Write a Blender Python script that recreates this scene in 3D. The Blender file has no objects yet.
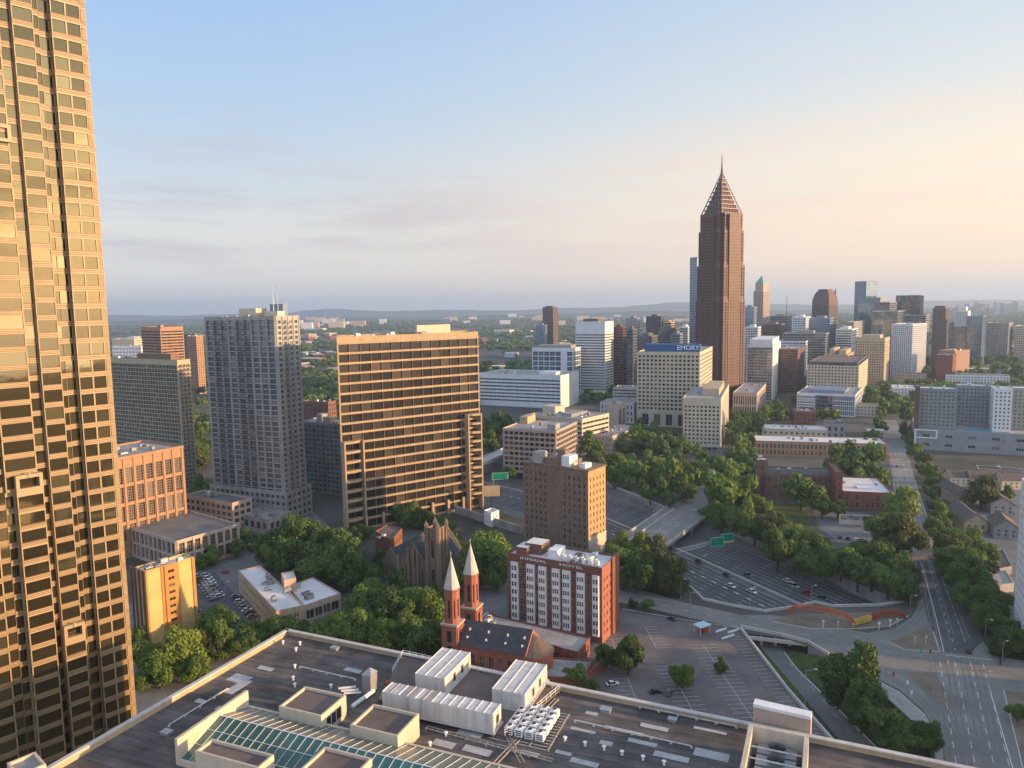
import bpy, bmesh, math, random
from math import radians as R, sin, cos, tan, atan2, pi, sqrt, hypot
from mathutils import Vector, Matrix
from mathutils.geometry import tessellate_polygon
import numpy as np
rnd = random.Random(7)
S = bpy.context.scene
# ------------------------------------------------------------ camera, sky, sun, exposure
H = 135.0; F = 740.0; PT = R(6.02); SP, CP = sin(PT), cos(PT)
cam = bpy.data.cameras.new("camera"); camo = bpy.data.objects.new("camera", cam)
S.collection.objects.link(camo); S.camera = camo
RO = R(.95); CR, SR = cos(RO), sin(RO)      # the phone was held about one degree off level
camo.location = (0, 0, H); camo.rotation_euler = (Matrix.Rotation(R(90) - PT, 3, 'X') @ Matrix.Rotation(-RO, 3, 'Z')).to_euler()
cam.sensor_width = 36; cam.lens = 36 * F / 1024; cam.clip_start = 1; cam.clip_end = 60000
SUN_AZ = 104.0; SUN_EL = 9.0; HAZE = 8.5e-5
W = bpy.data.worlds.new("World"); S.world = W; W.use_nodes = True
nt = W.node_tree; N = nt.nodes; L = nt.links
for n in list(N): N.remove(n)
def nd(t, **k):
    n = N.new(t)
    for a, b in k.items(): setattr(n, a, b)
    return n
out = nd('ShaderNodeOutputWorld'); bg = nd('ShaderNodeBackground'); bg.inputs[1].default_value = 0.15
sky = nd('ShaderNodeTexSky'); sky.sky_type = 'NISHITA'; sky.sun_disc = False
sky.sun_elevation = R(SUN_EL); sky.sun_rotation = R(SUN_AZ); sky.altitude = 300
sky.air_density = 1.0; sky.dust_density = 2.2; sky.ozone_density = 1.6
tc = nd('ShaderNodeTexCoord'); sep = nd('ShaderNodeSeparateXYZ'); L.new(tc.outputs['Generated'], sep.inputs[0])
mp = nd('ShaderNodeMapping'); mp.inputs['Scale'].default_value = (1.6, 1.6, 13)
L.new(tc.outputs['Generated'], mp.inputs[0])
nz = nd('ShaderNodeTexNoise'); nz.inputs['Scale'].default_value = 2.7; nz.inputs['Detail'].default_value = 7
nz.inputs['Roughness'].default_value = .56; L.new(mp.outputs[0], nz.inputs['Vector'])
cr = nd('ShaderNodeValToRGB'); cr.color_ramp.elements[0].position = .46; cr.color_ramp.elements[1].position = .66
L.new(nz.outputs[0], cr.inputs[0])
band = nd('ShaderNodeValToRGB'); el = band.color_ramp.elements            # clouds live between 3 and 20 degrees
el[0].position = .02; el[0].color = (.25, .25, .25, 1); el[1].position = .34; el[1].color = (0, 0, 0, 1)
e2 = el.new(.10); e2.color = (1, 1, 1, 1); e3 = el.new(.18); e3.color = (.75, .75, .75, 1); e4 = el.new(.24); e4.color = (.15, .15, .15, 1)
L.new(sep.outputs[2], band.inputs[0])
mm = nd('ShaderNodeMath', operation='MULTIPLY'); L.new(cr.outputs[0], mm.inputs[0]); L.new(band.outputs[0], mm.inputs[1])
m2 = nd('ShaderNodeMath', operation='MULTIPLY'); L.new(mm.outputs[0], m2.inputs[0]); m2.inputs[1].default_value = .8
# sky colours by height, zenith lifted as fill: cool away from the sun, warm towards it, brighter still round the sun itself
def ramp(stops):
    r = nd('ShaderNodeValToRGB'); e = r.color_ramp.elements
    while len(e) < len(stops): e.new(.5)
    for k, (p, c) in enumerate(stops): e[k].position = p; e[k].color = (*c, 1)
    L.new(sep.outputs[2], r.inputs[0]); return r
cold = ramp([(0, (.52, .55, .60)), (.045, (.58, .57, .59)), (.10, (.58, .56, .55)), (.16, (.48, .52, .58)), (.25, (.37, .49, .64)), (.38, (.29, .43, .68)), (.6, (.30, .40, .62)), (1, (.32, .40, .58))])
hot = ramp([(0, (.68, .58, .55)), (.045, (.84, .64, .51)), (.10, (.86, .67, .50)), (.17, (.84, .70, .54)), (.25, (.64, .64, .62)), (.38, (.47, .56, .66)), (.6, (.36, .44, .62)), (1, (.32, .40, .58))])
warm = nd('ShaderNodeMapRange'); L.new(sep.outputs[0], warm.inputs[0])
warm.inputs[1].default_value = -.45; warm.inputs[2].default_value = .62; warm.inputs[3].default_value = 0; warm.inputs[4].default_value = 1
warm.interpolation_type = 'SMOOTHSTEP'
grad = nd('ShaderNodeMixRGB'); L.new(warm.outputs[0], grad.inputs[0]); L.new(cold.outputs[0], grad.inputs[1]); L.new(hot.outputs[0], grad.inputs[2])
gl = nd('ShaderNodeMapRange'); L.new(sep.outputs[0], gl.inputs[0]); gl.inputs[1].default_value = .62; gl.inputs[2].default_value = 1; gl.inputs[3].default_value = 3.6; gl.inputs[4].default_value = 9
gs = nd('ShaderNodeVectorMath', operation='SCALE'); L.new(grad.outputs[0], gs.inputs[0]); L.new(gl.outputs[0], gs.inputs[3])
gl.inputs[3].default_value = 0; gl.inputs[4].default_value = 14.0
fz = nd('ShaderNodeMapRange'); L.new(sep.outputs[2], fz.inputs[0]); fz.inputs[1].default_value = .09; fz.inputs[2].default_value = .27; fz.inputs[3].default_value = 1; fz.inputs[4].default_value = .12
g1 = nd('ShaderNodeMath', operation='MULTIPLY'); L.new(gl.outputs[0], g1.inputs[0]); L.new(fz.outputs[0], g1.inputs[1])
fy = nd('ShaderNodeMapRange'); L.new(sep.outputs[1], fy.inputs[0]); fy.inputs[1].default_value = 0; fy.inputs[2].default_value = -.7; fy.inputs[3].default_value = 3.2; fy.inputs[4].default_value = 5.6  # sky behind the camera brightened as added fill light
g2 = nd('ShaderNodeMath', operation='ADD'); L.new(g1.outputs[0], g2.inputs[0]); L.new(fy.outputs[0], g2.inputs[1]); L.new(g2.outputs[0], gs.inputs[3])
cl = nd('ShaderNodeMixRGB'); L.new(warm.outputs[0], cl.inputs[0]); cl.inputs[1].default_value = (1.45, 1.42, 1.62, 1); cl.inputs[2].default_value = (2.7, 2.1, 1.75, 1)
s1 = nd('ShaderNodeMixRGB'); s1.inputs[0].default_value = .86; L.new(sky.outputs[0], s1.inputs[1]); L.new(gs.outputs[0], s1.inputs[2])
s2 = nd('ShaderNodeMixRGB'); L.new(m2.outputs[0], s2.inputs[0]); L.new(s1.outputs[0], s2.inputs[1]); L.new(cl.outputs[0], s2.inputs[2])
L.new(s2.outputs[0], bg.inputs[0]); L.new(bg.outputs[0], out.inputs[0])
sun = bpy.data.lights.new("sun", 'SUN'); sun.energy = 3.2; sun.angle = R(.6); sun.color = (1, .62, .30)
so = bpy.data.objects.new("sun", sun); S.collection.objects.link(so)
sd = Vector((sin(R(SUN_AZ)) * cos(R(SUN_EL)), cos(R(SUN_AZ)) * cos(R(SUN_EL)), sin(R(SUN_EL))))
so.rotation_euler = sd.to_track_quat('Z', 'Y').to_euler(); so.location = (0, 0, 500)
vs = S.view_settings; vs.view_transform = 'Standard'; vs.look = 'None'; vs.exposure = 1.42; vs.gamma = 1; vs.use_curve_mapping = False
S.cycles.max_bounces = 5; S.cycles.diffuse_bounces = 3; S.cycles.glossy_bounces = 3; S.cycles.transmission_bounces = 3
S.cycles.volume_bounces = 0; S.cycles.transparent_max_bounces = 6

# ------------------------------------------------------------ helpers
def G(px, py, z=0.0):
    u = (px - 512) / F; v = (384 - py) / F; u, v = u * CR + v * SR, v * CR - u * SR
    dx, dy, dz = u, CP + v * SP, -SP + v * CP
    t = (z - H) / dz
    return Vector((dx * t, dy * t, z))
def AT(px, py, Y):
    u = (px - 512) / F; v = (384 - py) / F; u, v = u * CR + v * SR, v * CR - u * SR
    dx, dy, dz = u, CP + v * SP, -SP + v * CP
    t = Y / dy
    return Vector((dx * t, Y, H + dz * t))
def link(o): S.collection.objects.link(o); return o
def tag(o, label=None, cat=None, group=None, kind=None):
    if label: o['label'] = label
    if cat: o['category'] = cat
    if group: o['group'] = group
    if kind: o['kind'] = kind
    return o
def empty(name, loc, label=None, cat=None, group=None, rz=0):
    o = bpy.data.objects.new(name, None); link(o); o.location = loc; o.rotation_euler = (0, 0, rz)
    o.empty_display_size = 1
    return tag(o, label, cat, group)
class MB:
    def __init__(s): s.v = []; s.f = []; s.m = []
    def poly(s, pts, mi=0):
        k = len(s.v); s.v += [tuple(p) if len(p) == 3 else (p[0], p[1], 0) for p in pts]
        s.f.append(tuple(range(k, k + len(pts)))); s.m.append(mi)
    def obox(s, o, ex, ey, sx, sy, z0, z1, mi=0, tmi=None):
        # oriented box: corner o (2D), unit axes ex, ey (2D), sizes
        a = (o[0], o[1]); b = (o[0] + ex[0] * sx, o[1] + ex[1] * sx)
        c = (b[0] + ey[0] * sy, b[1] + ey[1] * sy); d = (o[0] + ey[0] * sy, o[1] + ey[1] * sy)
        s.prism([a, b, c, d], z0, z1, mi, tmi)
    def box(s, x0, x1, y0, y1, z0, z1, mi=0, tmi=None):
        s.prism([(x0, y0), (x1, y0), (x1, y1), (x0, y1)], z0, z1, mi, tmi)
    def prism(s, P, z0, z1, mi=0, tmi=None):
        ar = sum(P[i][0] * P[(i + 1) % len(P)][1] - P[(i + 1) % len(P)][0] * P[i][1] for i in range(len(P)))
        if ar < 0: P = P[::-1]
        n = len(P)
        for i in range(n):
            p, q = P[i], P[(i + 1) % n]
            s.poly([(p[0], p[1], z0), (q[0], q[1], z0), (q[0], q[1], z1), (p[0], p[1], z1)], mi)
        s.poly([(p[0], p[1], z1) for p in P], mi if tmi is None else tmi)
        s.poly([(p[0], p[1], z0) for p in P[::-1]], mi)
    def tube(s, p, q, r0, r1=None, n=6, mi=0, cap=True):
        r1 = r0 if r1 is None else r1
        p = Vector(p); q = Vector(q); d = (q - p).normalized()
        a = d.orthogonal().normalized(); b = d.cross(a)
        A = [p + (a * cos(2 * pi * i / n) + b * sin(2 * pi * i / n)) * r0 for i in range(n)]
        B = [q + (a * cos(2 * pi * i / n) + b * sin(2 * pi * i / n)) * r1 for i in range(n)]
        for i in range(n):
            j = (i + 1) % n
            s.poly([A[i], A[j], B[j], B[i]], mi)
        if cap: s.poly(B, mi); s.poly(A[::-1], mi)
    def pyramid(s, P, z0, apex, mi=0):
        n = len(P)
        for i in range(n):
            p, q = P[i], P[(i + 1) % n]
            s.poly([(p[0], p[1], z0), (q[0], q[1], z0), tuple(apex)], mi)
    def mesh(s, name, mats, off=(0, 0, 0)):
        me = bpy.data.meshes.new(name)
        ox, oy, oz = off
        me.from_pydata([(a - ox, b - oy, c - oz) for a, b, c in s.v], [], s.f)
        for m in (mats if isinstance(mats, (list, tuple)) else [mats]): me.materials.append(m)
        me.polygons.foreach_set('material_index', s.m); me.update()
        return me
    def build(s, name, mats, parent=None, off=None):
        if off is None: off = parent.location if parent is not None else (0, 0, 0)
        if parent is None and off == 'c':
            c = np.array(s.v); off = (float(c[:, 0].mean()), float(c[:, 1].mean()), float(c[:, 2].min()))
        me = s.mesh(name, mats, off)
        o = bpy.data.objects.new(name, me); link(o)
        if parent is not None: o.parent = parent
        else: o.location = off
        return o
def thing(mb, name, mats, label, cat, group=None):
    return tag(mb.build(name, mats, None, 'c'), label, cat, group)
def struct(mb, name, mats): return tag(mb.build(name, mats), kind='structure')

# ------------------------------------------------------------ materials
def mat(name, col, rough=.8, var=.18, scale=.15, bump=0, metal=0, streak=0, spec=.3, col2=None, detail=5):
    m = bpy.data.materials.new(name); m.use_nodes = True; t = m.node_tree; n = t.nodes; l = t.links
    b = n['Principled BSDF']; b.inputs['Roughness'].default_value = rough; b.inputs['Metallic'].default_value = metal
    b.inputs['Specular IOR Level'].default_value = spec
    g = n.new('ShaderNodeNewGeometry')
    z = n.new('ShaderNodeTexNoise'); z.inputs['Scale'].default_value = scale; z.inputs['Detail'].default_value = detail
    z.inputs['Roughness'].default_value = .65
    l.new(g.outputs['Position'], z.inputs['Vector'])
    r = n.new('ShaderNodeValToRGB'); r.color_ramp.elements[0].position = .3; r.color_ramp.elements[1].position = .7
    c = Vector(col); c2 = Vector(col2) if col2 else c * (1 + var)
    lo = c * (1 - var)
    r.color_ramp.elements[0].color = (*lo, 1); r.color_ramp.elements[1].color = (*c2, 1)
    l.new(z.outputs[0], r.inputs[0]); src = r.outputs[0]
    if streak:
        mp = n.new('ShaderNodeMapping'); mp.inputs['Scale'].default_value = (.9, .9, .06); l.new(g.outputs['Position'], mp.inputs[0])
        z2 = n.new('ShaderNodeTexNoise'); z2.inputs['Scale'].default_value = 1; z2.inputs['Detail'].default_value = 4; l.new(mp.outputs[0], z2.inputs['Vector'])
        mr = n.new('ShaderNodeMapRange'); mr.inputs[1].default_value = .45; mr.inputs[2].default_value = .75; mr.inputs[3].default_value = 1; mr.inputs[4].default_value = 1 - streak
        l.new(z2.outputs[0], mr.inputs[0])
        mx = n.new('ShaderNodeMixRGB'); mx.blend_type = 'MULTIPLY'; mx.inputs[0].default_value = 1
        l.new(src, mx.inputs[1]); l.new(mr.outputs[0], mx.inputs[2]); src = mx.outputs[0]
    l.new(src, b.inputs['Base Color'])
    if bump:
        bp = n.new('ShaderNodeBump'); bp.inputs['Strength'].default_value = bump; bp.inputs['Distance'].default_value = .3
        z3 = n.new('ShaderNodeTexNoise'); z3.inputs['Scale'].default_value = scale * 8; z3.inputs['Detail'].default_value = 4
        l.new(g.outputs['Position'], z3.inputs['Vector']); l.new(z3.outputs[0], bp.inputs['Height']); l.new(bp.outputs[0], b.inputs['Normal'])
    return m
def glass(name, dark, light, rough=.06, ior=2.0, metal=0, curtain=.25, wav=.0):
    # panes differ one from the next: some have pale blinds behind them
    m = bpy.data.materials.new(name); m.use_nodes = True; t = m.node_tree; n = t.nodes; l = t.links
    b = n['Principled BSDF']; b.inputs['Roughness'].default_value = rough; b.inputs['IOR'].default_value = ior; b.inputs['Metallic'].default_value = metal
    g = n.new('ShaderNodeNewGeometry'); oi = n.new('ShaderNodeObjectInfo')
    a = n.new('ShaderNodeMath'); a.operation = 'ADD'; l.new(g.outputs['Random Per Island'], a.inputs[0]); l.new(oi.outputs['Random'], a.inputs[1])
    f = n.new('ShaderNodeMath'); f.operation = 'FRACT'; l.new(a.outputs[0], f.inputs[0])
    r = n.new('ShaderNodeValToRGB'); e = r.color_ramp.elements
    e[0].position = 0; e[0].color = (*dark, 1); e[1].position = 1; e[1].color = (*light, 1)
    k = e.new(1 - curtain); k.color = (*(Vector(dark) * .6 + Vector(light) * .25), 1)
    l.new(f.outputs[0], r.inputs[0]); l.new(r.outputs[0], b.inputs['Base Color'])
    if wav:
        bp = n.new('ShaderNodeBump'); bp.inputs['Strength'].default_value = wav; bp.inputs['Distance'].default_value = .3
        z3 = n.new('ShaderNodeTexNoise'); z3.inputs['Scale'].default_value = .35; z3.inputs['Detail'].default_value = 2
        l.new(g.outputs['Position'], z3.inputs['Vector']); l.new(z3.outputs[0], bp.inputs['Height']); l.new(bp.outputs[0], b.inputs['Normal'])
    return m
def leafmat(name, a, b2):
    m = bpy.data.materials.new(name); m.use_nodes = True; t = m.node_tree; n = t.nodes; l = t.links
    b = n['Principled BSDF']; b.inputs['Roughness'].default_value = .6; b.inputs['Specular IOR Level'].default_value = .25
    g = n.new('ShaderNodeNewGeometry'); oi = n.new('ShaderNodeObjectInfo')
    z = n.new('ShaderNodeTexNoise'); z.inputs['Scale'].default_value = .35; z.inputs['Detail'].default_value = 3; l.new(g.outputs['Position'], z.inputs['Vector'])
    a1 = n.new('ShaderNodeMath'); a1.operation = 'MULTIPLY_ADD'; l.new(g.outputs['Random Per Island'], a1.inputs[0]); a1.inputs[1].default_value = .35; l.new(z.outputs[0], a1.inputs[2])
    a2 = n.new('ShaderNodeMath'); a2.operation = 'MULTIPLY_ADD'; l.new(oi.outputs['Random'], a2.inputs[0]); a2.inputs[1].default_value = .62; l.new(a1.outputs[0], a2.inputs[2])
    r = n.new('ShaderNodeValToRGB'); e = r.color_ramp.elements
    e[0].position = .4; e[0].color = (*a, 1); e[1].position = 1.15 if False else 1.0; e[1].color = (*b2, 1)
    l.new(a2.outputs[0], r.inputs[0]); l.new(r.outputs[0], b.inputs['Base Color'])
    tr = n.new('ShaderNodeBsdfTranslucent'); l.new(r.outputs[0], tr.inputs[0])
    mx = n.new('ShaderNodeMixShader'); mx.inputs[0].default_value = .3
    l.new(b.outputs[0], mx.inputs[1]); l.new(tr.outputs[0], mx.inputs[2]); l.new(mx.outputs[0], n['Material Output'].inputs[0])
    return m
def weathered(name, c1, c2, rot=22.1):
    # old roof membrane: rolled-out sheets with seams, stains and streaks running along the rolls
    m = mat(name, c1, .9, .3, .12, col2=c2, detail=9); t = m.node_tree; n = t.nodes; l = t.links; b = n['Principled BSDF']
    g = n['Geometry'] if 'Geometry' in n else [k for k in n if k.type == 'NEW_GEOMETRY'][0]
    rt = n.new('ShaderNodeVectorRotate'); rt.rotation_type = 'Z_AXIS'; rt.inputs['Angle'].default_value = R(rot); l.new(g.outputs['Position'], rt.inputs[0])
    mp = n.new('ShaderNodeMapping'); mp.inputs['Scale'].default_value = (.07, .9, 1); l.new(rt.outputs[0], mp.inputs[0])
    z = n.new('ShaderNodeTexNoise'); z.inputs['Scale'].default_value = 1; z.inputs['Detail'].default_value = 5; z.inputs['Roughness'].default_value = .7; l.new(mp.outputs[0], z.inputs['Vector'])
    r = n.new('ShaderNodeMapRange'); r.inputs[1].default_value = .38; r.inputs[2].default_value = .66; r.inputs[3].default_value = .8; r.inputs[4].default_value = 1.3; l.new(z.outputs[0], r.inputs[0])
    br = n.new('ShaderNodeTexBrick'); br.inputs['Scale'].default_value = 1; br.inputs['Brick Width'].default_value = 14; br.inputs['Row Height'].default_value = 1.9; br.inputs['Mortar Size'].default_value = .05
    br.inputs['Color1'].default_value = (.85, .85, .85, 1); br.inputs['Color2'].default_value = (1.15, 1.12, 1.1, 1); br.inputs['Mortar'].default_value = (.55, .55, .55, 1); l.new(rt.outputs[0], br.inputs[0])
    m1 = n.new('ShaderNodeMixRGB'); m1.blend_type = 'MULTIPLY'; m1.inputs[0].default_value = 1; src = b.inputs['Base Color'].links[0].from_socket; l.new(src, m1.inputs[1]); l.new(r.outputs[0], m1.inputs[2])
    m2 = n.new('ShaderNodeMixRGB'); m2.blend_type = 'MULTIPLY'; m2.inputs[0].default_value = 1; l.new(m1.outputs[0], m2.inputs[1]); l.new(br.outputs[0], m2.inputs[2]); l.new(m2.outputs[0], b.inputs['Base Color'])
    return m
M = dict(
 conc=mat('concrete', (.31, .30, .285), .85, .2, .12, streak=.25), concl=mat('pale_concrete', (.52, .49, .44), .85, .12, .1, streak=.15),
 conc2=mat('cool_concrete', (.35, .34, .32), .85, .15, .12, streak=.2),
 white=mat('white_panel', (.68, .68, .67), .6, .08, .1, streak=.12), white2=mat('white_paint', (.78, .77, .74), .6, .08, .2, streak=.1),
 asph=mat('asphalt', (.10, .098, .096), .9, .3, .09, bump=.1, detail=8), asphl=mat('worn_asphalt', (.17, .165, .155), .9, .25, .07, detail=8),
 lot=mat('lot_asphalt', (.14, .132, .125), .9, .3, .06, detail=8, col2=(.21, .18, .16)),
 road=mat('concrete_road', (.24, .23, .21), .9, .2, .08, streak=0, detail=8), side=mat('sidewalk', (.36, .33, .29), .9, .15, .3),
 line=mat('road_paint', (.62, .61, .57), .8, .2, .8), yline=mat('yellow_paint', (.6, .42, .08), .8, .2, .8),
 ground=mat('ground_mix', (.075, .085, .045), .95, .5, .02, col2=(.14, .13, .11), detail=9),
 far=mat('far_land', (.04, .055, .03), .95, .35, .004, col2=(.10, .11, .085), detail=12),
 grass=mat('grass', (.055, .085, .022), .95, .35, .3, col2=(.10, .12, .035)),
 dirt=mat('dry_soil', (.20, .155, .105), .95, .25, .12, col2=(.26, .2, .14)),
 roofd=weathered('dark_roof', (.078, .070, .065), (.165, .145, .13)), bronzed=mat('course_shadow_bronze', (.15, .085, .045), .5, .1, .3),
 roofg=mat('gravel_roof', (.30, .28, .26), .95, .25, .1, col2=(.42, .40, .37)), roofw=mat('white_roof', (.66, .64, .60), .8, .15, .08, detail=8),
 roofb=mat('brown_roof', (.16, .125, .105), .95, .25, .15), slate=mat('slate', (.06, .063, .072), .7, .25, .5),
 shing=mat('brown_shingle', (.13, .10, .085), .9, .25, .5), patch=mat('roof_patch', (.42, .41, .39), .9, .2, .5),
 umber=mat('umber_stone', (.155, .115, .098), .85, .12, .3),
 bricko2=mat('salmon_brick', (.34, .22, .16), .9, .12, .3),
 brickc=mat('church_brick', (.33, .125, .08), .9, .2, .6),
 brickr=mat('red_brick', (.215, .085, .056), .9, .25, .6), brickb=mat('brown_brick', (.22, .15, .105), .9, .22, .5, streak=.25),
 bricko=mat('orange_brick', (.36, .215, .13), .9, .15, .4), brickd=mat('dark_red_brick', (.20, .105, .082), .9, .22, .5, streak=.2),
 tan=mat('tan_stucco', (.46, .35, .22), .85, .12, .2, streak=.15), cream=mat('cream_stone', (.55, .47, .35), .85, .1, .2, streak=.12),
 beige=mat('beige_stone', (.46, .37, .255), .85, .12, .25, streak=.15), pink=mat('pinkish_stone', (.46, .36, .29), .85, .12, .2, streak=.1),
 yellow=mat('yellow_brick', (.56, .40, .17), .85, .12, .2, streak=.1), gold=mat('sunlit_end_brick', (.42, .27, .13), .9, .15, .4), slab=mat('band_concrete', (.38, .285, .18), .85, .12, .2, streak=.15),
 ochre=mat('ochre_brick', (.42, .22, .07), .85, .12, .2, streak=.1),
 grey=mat('grey_panel', (.26, .275, .285), .75, .12, .2, streak=.15), greyg=mat('grey_green_panel', (.22, .255, .24), .75, .1, .2),
 greyd=mat('dark_grey_panel', (.11, .115, .12), .7, .15, .2), blueg=mat('blue_grey_panel', (.18, .235, .30), .7, .1, .2),
 stone=mat('brown_stone', (.22, .165, .115), .9, .25, .8, streak=.3), bronze=mat('bronze_granite', (.32, .235, .13), .5, .1, .3, spec=.5),
 gran=mat('red_granite', (.13, .062, .055), .6, .15, .3, spec=.5), granl=mat('light_granite', (.18, .088, .055), .7, .1, .3, spec=.5),
 met=mat('grey_metal', (.42, .42, .42), .45, .1, .5, metal=.6), metd=mat('dark_metal', (.06, .06, .065), .5, .1, .5, metal=.3),
 metw=mat('pale_metal_siding', (.60, .57, .53), .55, .08, .8, streak=.3), steelr=mat('orange_steel', (.52, .14, .05), .6, .2, .5),
 bark=mat('bark', (.10, .075, .055), .95, .25, 2), spire=mat('pale_spire_slate', (.52, .50, .45), .6, .1, .6, streak=.2),
 rubber=mat('black_rubber', (.02, .02, .02), .8, .1, 1), sign=mat('green_sign', (.0, .22, .12), .5, .05, .5), signw=mat('sign_letter_white', (.85, .85, .83), .5, .03, .5),
 signb=mat('blue_sign', (.03, .10, .24), .5, .05, .5), teal=mat('teal_trim', (.10, .33, .36), .6, .1, .3), copper=mat('green_copper', (.22, .36, .34), .6, .1, .3),
 iron=mat('black_iron', (.03, .03, .03), .5, .1, 1), redp=mat('red_paint_bridge', (.33, .07, .03), .6, .15, .6),
)
GL = dict(
 dark=glass('dark_glass', (.012, .016, .02), (.16, .15, .13), .07, 1.75), blue=glass('blue_glass', (.02, .035, .055), (.10, .15, .20), .06, 2.2, curtain=.2),
 gold=glass('bronze_glass', (.12, .10, .055), (.27, .225, .12), .05, 1.6, metal=.85, curtain=.3, wav=.03),
 green=glass('green_glass', (.04, .06, .05), (.18, .20, .14), .06, 2.4, wav=.02), brown=glass('brown_glass', (.014, .011, .009), (.10, .08, .058), .08, 1.45, curtain=.3),
 sky=glass('sky_glass', (.10, .19, .26), (.18, .28, .36), .08, 2.4, metal=.4, curtain=.3), roof=glass('skylight_glass', (.03, .12, .105), (.06, .18, .155), .15, 1.7, curtain=.3),
 boa=glass('tower_bronze_glass', (.05, .025, .02), (.10, .05, .035), .5, 1.35, metal=0, curtain=.3),
 res=glass('apartment_glass', (.02, .045, .07), (.20, .22, .22), .07, 2.1, curtain=.3),
)

# ------------------------------------------------------------ facade machinery
def inset(P, d):
    n = len(P); out = []
    for i in range(n):
        a, b, c = Vector(P[i - 1]), Vector(P[i]), Vector(P[(i + 1) % n])
        e1 = (b - a).normalized(); e2 = (c - b).normalized()
        n1 = Vector((-e1.y, e1.x)); n2 = Vector((-e2.y, e2.x))
        k = n1 + n2; dd = k.dot(n1)
        out.append(b + k * (d / max(dd, .3)))
    return out
PCACHE = {}
def pane_mesh(w, h, gm, fm, mull, name='window'):
    key = (round(w, 2), round(h, 2), gm, fm, mull)
    if key in PCACHE: return PCACHE[key]
    mb = MB(); mx, mz = mull
    mb.poly([(-w / 2, 0, -h / 2), (w / 2, 0, -h / 2), (w / 2, 0, h / 2), (-w / 2, 0, h / 2)], 0)
    t = min(.12, w * .06)
    for i in range(1, mx):
        x = -w / 2 + w * i / mx; mb.box(x - t / 2, x + t / 2, -.07, -.01, -h / 2, h / 2, 1)
    for i in range(1, mz):
        z = -h / 2 + h * i / mz; mb.box(-w / 2, w / 2, -.05, -.012, z - t / 2, z + t / 2, 1)
    me = mb.mesh(name, [GL[gm], M[fm]]); PCACHE[key] = me
    return me
def facade(mb, items, P, Q, z0, z1, s, gm='dark', fm='greyd'):
    P = Vector((P[0], P[1])); Q = Vector((Q[0], Q[1])); d = Q - P; Wd = d.length
    if Wd < .01: return
    e = d / Wd; n = Vector((e.y, -e.x))
    def pt(x, z, k=0): return (P.x + e.x * x - n.x * k, P.y + e.y * x - n.y * k, z)
    def quad(x0, x1, a, b, mi=0, k=0): mb.poly([pt(x0, a, k), pt(x1, a, k), pt(x1, b, k), pt(x0, b, k)], mi)
    if not s or Wd < 1.2 or z1 - z0 < 2.5: quad(0, Wd, z0, z1); return
    mx = min(s.get('mx', .8), Wd * .2); mt = s.get('mt', 1.6); mbt = s.get('mb', 1.0); rec = s.get('rec', .3)
    bay = s['bay']; fh = s['fh']; wf = s['wf']; hf = s['hf']; sill = s.get('sill', .5)
    cols = max(1, int(round((Wd - 2 * mx) / bay))); bw = (Wd - 2 * mx) / cols
    rows = max(1, int(round((z1 - z0 - mt - mbt) / fh))); fh = (z1 - z0 - mt - mbt) / rows
    ww = bw * wf; wh = fh * hf; skip = s.get('skip', ()); pair = s.get('pair')
    inmesh = s.get('flat', False); ang = atan2(e.y, e.x)
    balc = s.get('balc', ()); sp = s.get('sp', 0)
    me = None if inmesh else pane_mesh(ww, wh, gm, fm, s.get('mull', (2, 1)))
    prev = z0
    for r in range(rows):
        zb = z0 + mbt + r * fh + (fh - wh) * sill; zt = zb + wh
        quad(0, Wd, prev, zb, s.get('spm', 0)); x = 0
        for c in range(cols):
            if c in skip: continue
            a = mx + c * bw + (bw - ww) / 2
            if pair: a += (pair if c % 2 == 0 else -pair)
            b = a + ww
            quad(x, a, zb, zt); x = b
            mb.poly([pt(a, zb), pt(a, zb, rec), pt(a, zt, rec), pt(a, zt)]); mb.poly([pt(b, zb, rec), pt(b, zb), pt(b, zt), pt(b, zt, rec)])
            mb.poly([pt(a, zb), pt(b, zb), pt(b, zb, rec), pt(a, zb, rec)]); mb.poly([pt(a, zt, rec), pt(b, zt, rec), pt(b, zt), pt(a, zt)])
            if inmesh: quad(a, b, zb, zt, 1, rec)
            else: items.append(('window', me, pt((a + b) / 2, (zb + zt) / 2, rec), ang, n))
            if c in balc:
                items.append(('balcony', balc_mesh(bw * .92, s.get('bd', 1.5), s.get('rail', 'greyd')), pt((a + b) / 2, zb - .25, 0), ang, n))
        quad(x, Wd, zb, zt); prev = zt
    quad(0, Wd, prev, z1)
    pd = s.get('pil')
    if pd:   # vertical pilasters: (every n bays, width, depth)
        k, w, dp = pd
        for c in range(0, cols + 1, k):
            x = mx + c * bw
            x = min(max(x, w / 2), Wd - w / 2)
            a = pt(x - w / 2, 0, 0); mb.obox((a[0], a[1]), e, (n.x, n.y), w, dp, z0, z1 - .4, s.get('pm', 0))
    ld = s.get('ledge')
    if ld:   # horizontal ledges: (thickness, depth, every n floors)
        th, dp, k = ld
        for r in range(0, rows + 1, k):
            zc = z0 + mbt + r * fh
            a = pt(0, 0, 0); mb.obox((a[0], a[1]), e, (n.x, n.y), Wd, dp, zc - th / 2, zc + th / 2, s.get('lm', 0))
BC = {}
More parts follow.
